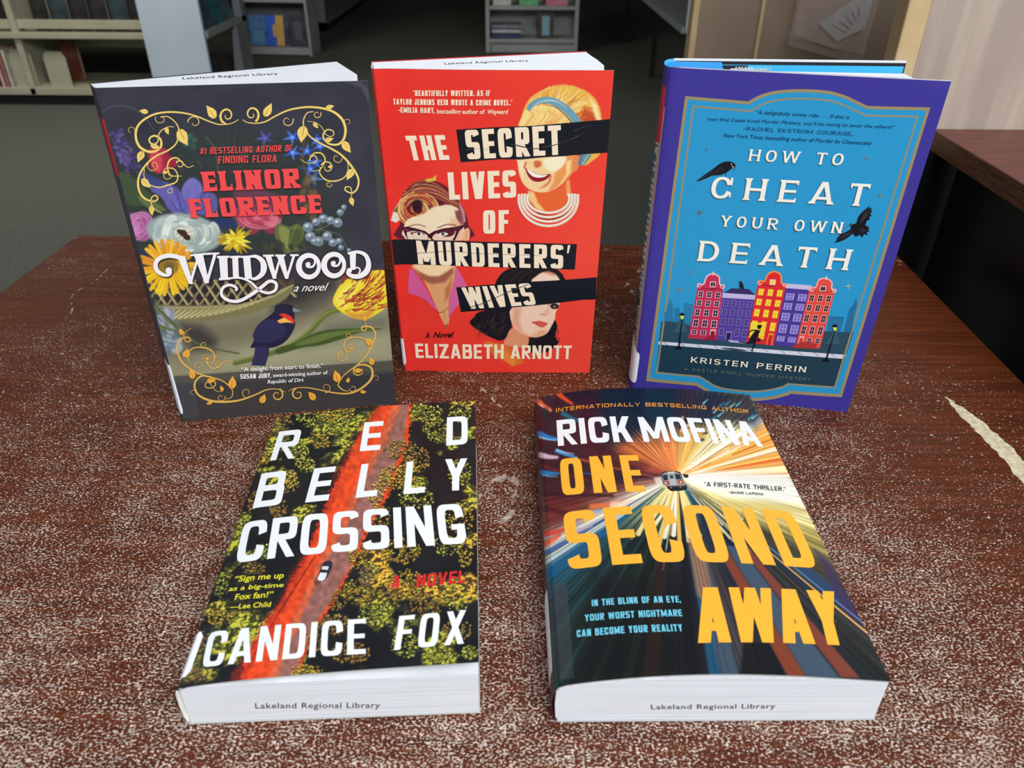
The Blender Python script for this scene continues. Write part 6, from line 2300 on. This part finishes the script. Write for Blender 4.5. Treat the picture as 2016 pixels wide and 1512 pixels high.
# car on the road
A.fr(320, 1060, 3.0545)
A.poly([(420, 205), (745, 205), (735, 330), (660, 440), (390, 445), (380, 320)], (28, 30, 30), 9, .82)
A.line([(928, 262), (975, 196)], 40, (60, 30, 40), 4, .4)
A.face([(926, 248), (938, 214), (952, 180), (962, 152), (980, 136), (1008, 134), (1022, 148), (1020, 172), (1004, 208), (984, 244), (968, 258), (942, 258)], (40, 42, 54), 0)
A.up()
A.face([(930, 246), (948, 206), (990, 208), (978, 244), (962, 256), (940, 254)], (226, 228, 236))
A.face([(956, 186), (962, 168), (1000, 168), (994, 190)], (214, 218, 226))
W4 = (238, 243, 246)
A.up(2)
A.fr(330, 760, 3.2)
cap = dict(c=W4, n=5, th=.17)
A.glyphs('R', (645, 472), (797, 456), (704, 288), t=.225, gap=0, **cap)
A.glyphs('E', (1210, 412), (1338, 402), (1240, 230), t=.225, gap=0, **cap)
A.glyphs('D', (1755, 376), (1892, 366), (1760, 198), t=.225, gap=0, **cap)
A.glyphs('B', (535, 772), (714, 748), (592, 554), t=.225, gap=0, **cap)
A.glyphs('E', (866, 735), (1012, 720), (924, 520), t=.225, gap=0, **cap)
A.glyphs('L', (1184, 706), (1318, 692), (1222, 494), t=.225, gap=0, **cap)
A.glyphs('L', (1485, 683), (1620, 671), (1507, 478), t=.225, gap=0, **cap)
A.glyphs('Y', (1740, 662), (1888, 655), (1748, 462), t=.225, gap=0, **cap)
A.glyphs('CROSSING', (425, 1118), (1888, 992), (480, 862), c=W4, t=.21, gap=.12, n=4.5, th=.15)
A.fr(320, 1060, 3.0545)
A.glyphs('A', (1368, 308), (1423, 302), (1385, 228), c=(214, 40, 44), t=.2, gap=0, n=5)
A.glyphs('NOVEL', (1524, 293), (1819, 266), (1534, 218), c=(214, 40, 44), t=.22, gap=.16, n=5)
A.glyphs('CANDICE', (234, 778), (1222, 694), (282, 566), c=W4, t=.19, gap=.14, n=4.5, th=.135)
A.glyphs('FOX', (1391, 673), (1812, 633), (1424, 468), c=W4, t=.19, gap=.2, n=4.5, th=.135)
YEL = (236, 228, 60)
A.text('\u201cSign me up', (430, 262), (727, 238), (436, 226), YEL, bold=.012, shear=.12)
A.text('as a big-time', (396, 318), (726, 292), (402, 290), YEL, bold=.012, shear=.12)
A.text('Fox fan!\u201d', (433, 370), (661, 353), (438, 334), YEL, bold=.012, shear=.12)
A.text('\u2014Lee Child', (402, 428), (649, 411), (406, 396), YEL, bold=.012, shear=.12)
A.poly([(240, 520), (350, 520), (270, 870), (60, 900)], (96, 98, 92), 1, .16)
A.build('front_cover', B4, satin, .86, board(S, 0.0, UE, .00035, (232, 232, 226)))
As = Ink(S, -S.u0, 0.0, res=.0008, base=(30, 34, 34))
SP_ = As.build('spine', B4, satin, .86, board(S, -S.u0, 0.0, .0004, (232, 232, 226), 10))
uvs = S.uv(np.array([(165, 562), (232, 562), (172, 810), (158, 830), (85, 845)]) / 3.0545 + [320, 1060])
ur, vt, vb = float(uvs[1][0] + uvs[2][0]) / 2 + .0006, float(uvs[1][1]), float(uvs[3][1])
patch(S, [(-.018, vb), (ur - .0016, vb), (ur, vb + .003), (ur, vt - .003), (ur - .0016, vt), (-.018, vt)], .00012, 'spine_label', sticker, SP_, 'white call number label', 14)
pg = [(.0016, .0006), (W_ - .0004, .0006), (W_ - .0004, .0274), (.07, .0268), (.02, .0258), (.0016, .0250)]
PB_ = MB().prism(pg, 0.0006, H_ - .0006, axis='y').build('page_block', pg_lie, B4)
MB().prism([(.001, 0), (W_, 0), (W_, .0004), (.001, .0004)], 0.0, H_, axis='y').build('back_cover', mat('dark_green_back_cover', (176, 176, 174), .4), B4)
S2 = Surf([(-.02, 0.0), (.20, 0.0)], .05, lambda a, b, v: np.stack([a, 0.0006 - b, v + 0 * a], -1), M, T, 1)
S2.u0 = .02
stamp(S2, (558, 1022), (1308, 1018), (556, 988), (320, 1060, 3.0545), PB_)

# ================================================================== book 5: subway thriller, lying flat
M, T = lying(.0201, .2140, .0154)
W_, H_ = .1478, .2297
path = [(.0012, .0002), (-.0004, .0030), (-.0014, .0090), (-.0014, .0165), (-.0006, .0218), (.0006, .0242), (.0024, .0259)]
for i in range(1, 25):
    t = i / 24
    path.append((.0024 + (W_ - .0024) * t, .0259 + (.0277 - .0259) * t + .0068 * math.sin(math.pi * t ** .85)))
S = Surf(path, H_, LY, M, T, 1)
S.u0 = float(S.L[4])
UE = float(S.L[-1] - S.u0)
B5 = root_book('paperback_book', M, T, 'glossy paperback lying flat at front right, speeding train cover, title ONE SECOND AWAY')
A = Ink(S, 0.0, UE, base=(16, 20, 30))
X, Y = A.X, A.Y
dx, dy = X - 1333, (Y - 938)
ang = np.degrees(np.arctan2(dy, dx))
R = np.hypot(dx, dy)
keys = [(-180, (60, 34, 46), (50, 24, 34)), (-168, (150, 60, 44), (60, 20, 34)), (-150, (206, 110, 50), (70, 28, 44)), (-138, (196, 110, 60), (34, 26, 48)), (-125, (228, 130, 60), (16, 30, 56)), (-105, (236, 130, 60), (18, 34, 60)), (-90, (232, 150, 80), (22, 36, 62)),
        (-80, (240, 180, 90), (24, 34, 58)), (-66, (244, 186, 90), (20, 40, 62)), (-56, (250, 200, 110), (206, 120, 50)), (-44, (252, 226, 170), (240, 150, 60)), (-34, (252, 230, 170), (246, 196, 110)), (-26, (240, 150, 56), (244, 170, 60)), (-15, (250, 180, 80), (232, 120, 40)),
        (-8, (246, 170, 80), (240, 150, 60)), (-2, (252, 216, 150), (250, 220, 170)), (4, (248, 244, 232), (240, 238, 228)), (16, (240, 234, 206), (236, 220, 150)), (24, (244, 226, 150), (170, 150, 76)), (31, (206, 186, 100), (70, 66, 40)), (40, (120, 112, 70), (40, 42, 36)), (50, (60, 90, 100), (34, 40, 50)),
        (60, (40, 90, 110), (20, 30, 46)), (68, (220, 190, 110), (60, 50, 50)), (75, (226, 196, 110), (36, 44, 56)), (84, (60, 44, 34), (24, 24, 30)), (92, (240, 226, 170), (30, 30, 32)), (100, (150, 120, 60), (24, 30, 26)), (112, (226, 200, 120), (20, 30, 28)), (124, (240, 216, 140), (22, 36, 34)),
        (134, (200, 190, 120), (24, 60, 66)), (144, (230, 214, 150), (30, 90, 110)), (152, (236, 226, 190), (190, 190, 180)), (160, (200, 180, 170), (110, 50, 44)), (170, (150, 90, 70), (84, 30, 34)), (180, (60, 34, 46), (50, 24, 34))]
ka = [k[0] for k in keys]
near = np.stack([np.interp(ang, ka, [k[1][i] for k in keys]) for i in range(3)], -1)
far = np.stack([np.interp(ang, ka, [k[2][i] for k in keys]) for i in range(3)], -1)
lim = np.interp(ang, [-180, -150, -120, -90, -60, -45, 0, 30, 45, 60, 90, 120, 150, 180], [170, 210, 130, 130, 200, 330, 420, 190, 110, 90, 100, 110, 170, 170])
mixf = np.clip((R - lim * .45) / (lim * .75), 0, 1)[..., None]
col = near * (1 - mixf) + far * mixf
st = fbm(ang * .9 + 400, R * .004, 3, 8) - .5
st2 = vnoise(ang * 3.2 + 900, R * .003) - .5
col = col * (1 + (st * .9 + st2 * .45)[..., None] * np.clip(R / 60, .2, 1)[..., None])
A.c[:] = np.clip(col, 6, 252)
# comb of orange spokes above the train
sp = (np.sin(np.radians(ang) * 110) > .2) & (ang > -140) & (ang < -38) & (R > 60)
fade = np.clip((R - 60) / 60, 0, 1) * np.clip((290 - R) / 120, 0, 1)
A.c[:] = np.where(sp[..., None], A.c * (1 - .45 * fade[..., None]), A.c)
rnd = random.Random(77)
# thin light trails below
for (a, w0, w1, c, al) in (
                           (104, 1, 14, (46, 60, 40), .6), (112, 1, 6, (60, 60, 34), .6), (120, 1, 5, (30, 76, 66), .7), (128, 1, 7, (24, 70, 70), .7), (137, 1, 10, (20, 70, 90), .8), (143, 2, 26, (14, 84, 124), .9), (147, 1, 8, (190, 200, 210), .9), (150, 1, 12, (40, 70, 140), .8), (148.5, 1, 3, (240, 226, 170), .9), 
                           (-35, 3, 14, (254, 250, 240), .95), (-38, 2, 6, (254, 240, 200), .8), (-16, 3, 12, (254, 240, 214), .9), (-20, 2, 8, (250, 150, 50), .8), (-10, 2, 10, (226, 100, 36), .85), (-5, 2, 10, (254, 236, 200), .8), (-2, 2, 6, (236, 120, 60), .7), (-26, 2, 9, (254, 214, 130), .8)):
    ca, sa = math.cos(math.radians(a)), math.sin(math.radians(a))
    r0, r1 = (34, 560) if a > 0 else (30, 330)
    A.line([(1333 + ca * (r0 + (r1 - r0) * q), 940 + sa * (r0 + (r1 - r0) * q)) for q in (0, .33, .66, 1)], w0, c, 1.6, al, w1=w1 if a < 0 else w1 * 1.6)
for i in range(70):
    a = rnd.choice([rnd.uniform(56, 150), rnd.uniform(20, 60), rnd.uniform(-60, 0)])
    ca, sa = math.cos(math.radians(a)), math.sin(math.radians(a))
    r0, r1 = rnd.uniform(30, 90), rnd.uniform(110, 210)
    c = rnd.choice([(250, 226, 150), (226, 180, 90), (240, 236, 210)]) if a < 50 or rnd.random() < .25 else rnd.choice([(24, 44, 48), (12, 14, 20), (50, 44, 34), (10, 10, 14)])
    A.line([(1333 + ca * r0, 940 + sa * r0), (1333 + ca * r1, 940 + sa * r1)], 1, c, 1, .6, w1=4)
for (a, c) in ((112, (248, 236, 190)), (100, (252, 244, 214)), (93, (252, 248, 230)), (78, (250, 230, 160)), (72, (250, 226, 140)), (66, (246, 226, 150)), (120, (246, 226, 150)), (130, (240, 220, 150)), (88, (240, 190, 80)), (106, (240, 200, 90))):
    ca, sa = math.cos(math.radians(a)), math.sin(math.radians(a))
    A.line([(1333 + ca * 28, 940 + sa * 28), (1333 + ca * 80, 940 + sa * 80), (1333 + ca * rnd.uniform(110, 150), 940 + sa * rnd.uniform(110, 150))], 4, c, 2, .9, w1=9)
A.fr(1040, 750, 3.36)
# dark corner above and blurred street lights at the left
A.poly([(200, 60), (1470, 60), (1560, 230), (1500, 300), (1300, 280), (1000, 300), (800, 300), (600, 420), (480, 470), (420, 300)], (13, 32, 50), 24, .85)
A.poly([(60, 90), (450, 70), (440, 300), (560, 470), (300, 500), (60, 460)], (52, 22, 36), 24, .75)
A.poly([(70, 440), (560, 470), (780, 560), (640, 700), (200, 760), (90, 700)], (46, 22, 34), 26, .7)
for (x0, y0, x1, y1, w0, c, al) in ((60, 130, 150, 190, 34, (226, 92, 52), .95), (70, 150, 150, 200, 8, (250, 220, 200), .9), (200, 84, 290, 150, 34, (222, 76, 36), .95), (70, 350, 190, 385, 40, (24, 124, 196), .95), (74, 372, 185, 392, 10, (170, 226, 246), .95), (190, 462, 320, 505, 26, (60, 150, 214), .95), (190, 456, 300, 482, 7, (206, 236, 250), .9),
                                   (80, 490, 190, 505, 40, (222, 190, 204), .9), (90, 605, 200, 610, 38, (20, 116, 176), .95), (96, 622, 190, 632, 9, (120, 200, 226), .8), (230, 215, 350, 270, 30, (16, 110, 140), .85), (100, 560, 400, 660, 16, (120, 30, 34), .8), (350, 520, 860, 640, 14, (206, 80, 50), .8), (330, 600, 440, 615, 12, (40, 110, 170), .7),
                                   (420, 830, 620, 800, 36, (226, 110, 60), .9), (560, 820, 690, 790, 40, (236, 206, 180), .85), (400, 870, 560, 850, 26, (150, 180, 206), .8), (120, 1010, 240, 980, 40, (206, 62, 44), .9), (110, 1080, 210, 1020, 40, (226, 84, 52), .85), (300, 990, 420, 960, 30, (176, 160, 180), .7), (90, 740, 560, 760, 30, (40, 18, 30), .8), (100, 840, 400, 900, 40, (64, 20, 34), .7),
                                   (600, 330, 900, 560, 8, (226, 150, 90), .5), (110, 200, 150, 340, 50, (40, 34, 42), .7)):
    A.line([(x0, y0), ((x0 + x1) / 2, (y0 + y1) / 2 + 4), (x1, y1)], w0, c, 4, al, sm=3, w1=w0 * .5)
for (x, y) in ((1290, 150), (1330, 140), (1360, 155), (1400, 145), (1250, 190), (1280, 215), (1240, 235), (1310, 190), (1480, 235), (1505, 230), (1180, 130)):
    A.line([(x - 22, y + 18), (x + 8, y - 8)], 12, rnd.choice([(90, 190, 214), (50, 150, 180), (150, 220, 236)]), 3, .85, w1=4)
for i in range(22):
    A.ell(rnd.uniform(980, 1250), rnd.uniform(240, 400), rnd.uniform(8, 18), rnd.uniform(6, 12), rnd.choice([(226, 206, 190), (240, 190, 120), (180, 190, 200), (30, 30, 46), (206, 120, 70)]), rnd.uniform(0, 180), 2, .7)
A.poly([(1040, 630), (1120, 600), (1400, 600), (1720, 620), (1790, 800), (1500, 790), (1250, 740), (1080, 690)], (238, 234, 222), 14, .85)
A.poly([(1250, 790), (1560, 790), (1800, 830), (1850, 880), (1650, 880), (1480, 860), (1300, 850)], (206, 180, 96), 14, .7)
A.ell(1140, 660, 160, 50, (250, 246, 236), 0, 22, .6)
A.poly([(830, 640), (880, 630), (900, 690), (850, 690)], (226, 214, 196), 4, .8)
A.fr(1060, 1060, 2.7243)
A.poly([(60, 240), (152, 232), (192, 748), (88, 764)], (64, 66, 72), .9, .62)
A.poly([(300, 200), (800, 200), (900, 750), (200, 780)], (12, 14, 18), 40, .6)
A.poly([(1100, 560), (1260, 560), (1330, 745), (1080, 745)], (12, 14, 18), 8, .8)
for (q, c, al, so) in (([(640, 60), (700, 60), (640, 745), (560, 745)], (44, 26, 22), .7, 8), ([(806, 40), (870, 40), (975, 745), (918, 745)], (24, 84, 120), .85, 5), ([(820, 60), (890, 60), (1080, 745), (980, 745)], (64, 84, 100), .85, 6), ([(800, 0), (872, 0), (960, 420), (850, 300)], (160, 112, 84), .85, 8),
                      ([(950, 40), (1000, 40), (1440, 745), (1340, 745)], (136, 62, 38), .9, 4), ([(1005, 40), (1075, 40), (1610, 745), (1440, 745)], (66, 84, 102), .9, 4), ([(1080, 40), (1120, 40), (1720, 745), (1625, 745)], (132, 62, 46), .9, 4), ([(1160, 40), (1240, 60), (1500, 300), (1480, 340)], (20, 36, 60), .8, 8),
                      ([(1250, 60), (1330, 60), (1680, 330), (1700, 430), (1560, 330)], (26, 62, 112), .75, 8), ([(1480, 60), (1560, 120), (1760, 480), (1820, 580), (1640, 400)], (56, 42, 84), .8, 10), ([(1560, 60), (1620, 60), (1760, 300), (1700, 300)], (70, 56, 50), .6, 12)):
    A.poly(q, c, so, al)
for i in range(3):
    A.line([(828 + i * 16, 60), (900 + i * 26, 420), (955 + i * 36, 745)], 3, (40, 30, 30), .8, .7)
A.line([(1200, 40), (1500, 290), (1770, 512)], 5, (240, 176, 96), 1, .95, w1=9)
A.line([(1230, 40), (1540, 290), (1775, 480)], 3, (150, 190, 226), 1, .8, w1=4)
A.line([(1180, 60), (1420, 290), (1600, 450)], 4, (150, 110, 60), 1, .6)
# train
A.fr(1040, 750, 3.36)
A.up()
A.face([(878, 612), (900, 600), (940, 596), (985, 598), (1008, 606), (1040, 690), (1052, 690), (1046, 722), (940, 728), (915, 690), (892, 686)], (34, 34, 40))
A.up()
A.face([(884, 620), (905, 606), (945, 602), (985, 605), (1004, 614), (1036, 682), (1030, 692), (905, 696), (896, 682)], (160, 146, 140))
A.face([(915, 696), (1048, 690), (1046, 714), (1020, 726), (950, 730), (925, 716)], (26, 26, 30))
A.up()
A.face([(886, 624), (920, 620), (924, 656), (898, 660)], (34, 44, 56))
A.face([(968, 616), (1000, 616), (1016, 652), (978, 652)], (34, 44, 56))
A.face([(928, 618), (962, 616), (980, 690), (940, 692)], (176, 176, 180))
A.face([(896, 664), (926, 662), (934, 686), (904, 688)], (150, 60, 60))
A.face([(986, 658), (1018, 656), (1028, 680), (994, 682)], (168, 62, 56))
A.face([(920, 602), (968, 600), (970, 609), (922, 611)], (214, 206, 190))
A.up()
A.face([(934, 624), (957, 623), (962, 646), (939, 647)], (46, 60, 74))
A.disc(910, 676, 6, (240, 226, 190))
A.disc(1008, 670, 6, (240, 226, 190))
A.disc(945, 706, 5, (206, 90, 60))
A.disc(1006, 703, 5, (206, 90, 60))
A.ribbon([(925, 700), (1044, 696)], 4, (90, 86, 84), 4, 0)
A.face([(1020, 616), (1060, 620), (1058, 640), (1034, 642)], (40, 40, 46))
AMB = (246, 180, 54)
A.up(2)
A.glyphs('INTERNATIONALLY BESTSELLING AUTHOR', (182, 208), (1458, 216), (184, 182), (236, 150, 52), t=.22, gap=.32, n=5)
W5 = (238, 240, 244)
A.glyphs('RICK', (197, 432), (697, 404), (186, 262), W5, t=.24, gap=.13, n=4.5, th=.18)
A.glyphs('MOFINA', (765, 404), (1556, 437), (722, 240), W5, t=.24, gap=.12, n=4.5, th=.18)
A.glyphs('ONE', (226, 760), (778, 734), (206, 518), AMB, t=.235, gap=.24, n=5, th=.16)
A.glyphs('"A FIRST-RATE THRILLER."', (1166, 698), (1706, 732), (1164, 668), (22, 20, 22), t=.2, gap=.16, n=5)
A.glyphs('-SHARI LAPENA', (1328, 746), (1558, 758), (1326, 730), (22, 20, 22), t=.24, gap=.2, n=5)
A.fr(1060, 1060, 2.7243)
sx = lambda x, y: ((x / 3.36 + 1040 - 1060) * 2.7243, (y / 3.36 + 750 - 1060) * 2.7243)
A.glyphs('SECOND', (162, 170), (1506, 163), sx(228, 872), AMB, t=.215, gap=.16, n=4.5, th=.15)
A.glyphs('AWAY', (856, 562), (1664, 576), (838, 264), AMB, t=.225, gap=.05, n=5, th=.15)
CY = (112, 200, 226)
A.glyphs('IN THE BLINK OF AN EYE,', (287, 365), (766, 344), (285, 330), CY, t=.22, gap=.14, n=5)
A.glyphs('YOUR WORST NIGHTMARE', (250, 446), (773, 418), (248, 410), CY, t=.22, gap=.14, n=5)
A.glyphs('CAN BECOME YOUR REALITY', (207, 531), (775, 499), (205, 493), CY, t=.22, gap=.14, n=5)
A.build('front_cover', B5, glossy, .86, board(S, 0.0, UE, .0004, (236, 238, 236), 40))
As = Ink(S, -S.u0, 0.0, res=.0006, base=(60, 26, 34))
As.c[:] = As.c + ((fbm(As.U * 40, As.V * 300, 3, 5) - .5) * 60)[..., None]
SP_ = As.build('spine', B5, glossy, .86, board(S, -S.u0, 0.0, .0004, (60, 26, 34), 12))
uvs = S.uv(np.array([(60, 320), (74, 560), (80, 700)]) / 2.7243 + [1060, 1060])
patch(S, [(-.016, .012), (-.0012, .012), (-.0004, .016), (-.0002, .052), (-.0010, .060), (-.016, .060)], .00014, 'spine_label', sticker, SP_, 'white call number label', 12)
pg = [(.0022, .0006), (W_ - .0004, .0006), (W_ - .0004, .0262)] + [(.0022 + (W_ - .0026) * (1 - i / 16), .0262 - .0014 * (i / 16) + .0050 * math.sin(math.pi * (1 - i / 16) ** .85)) for i in range(1, 16)] + [(.0022, .0236), (.0006, .0215), (.0002, .012), (.0008, .003)]
PB_ = MB().prism(pg, 0.0006, H_ - .0006, axis='y').build('page_block', pg_lie, B5)
MB().prism([(.001, 0), (W_, 0), (W_, .0004), (.001, .0004)], 0.0, H_, axis='y').build('back_cover', mat('pale_cover_edge', (176, 177, 178), .4), B5)
S2 = Surf([(-.02, 0.0), (.20, 0.0)], .05, lambda a, b, v: np.stack([a, 0.0006 - b, v + 0 * a], -1), M, T, 1)
S2.u0 = .02
stamp(S2, (604, 916), (1270, 911), (602, 890), (1060, 1060, 2.7243), PB_)
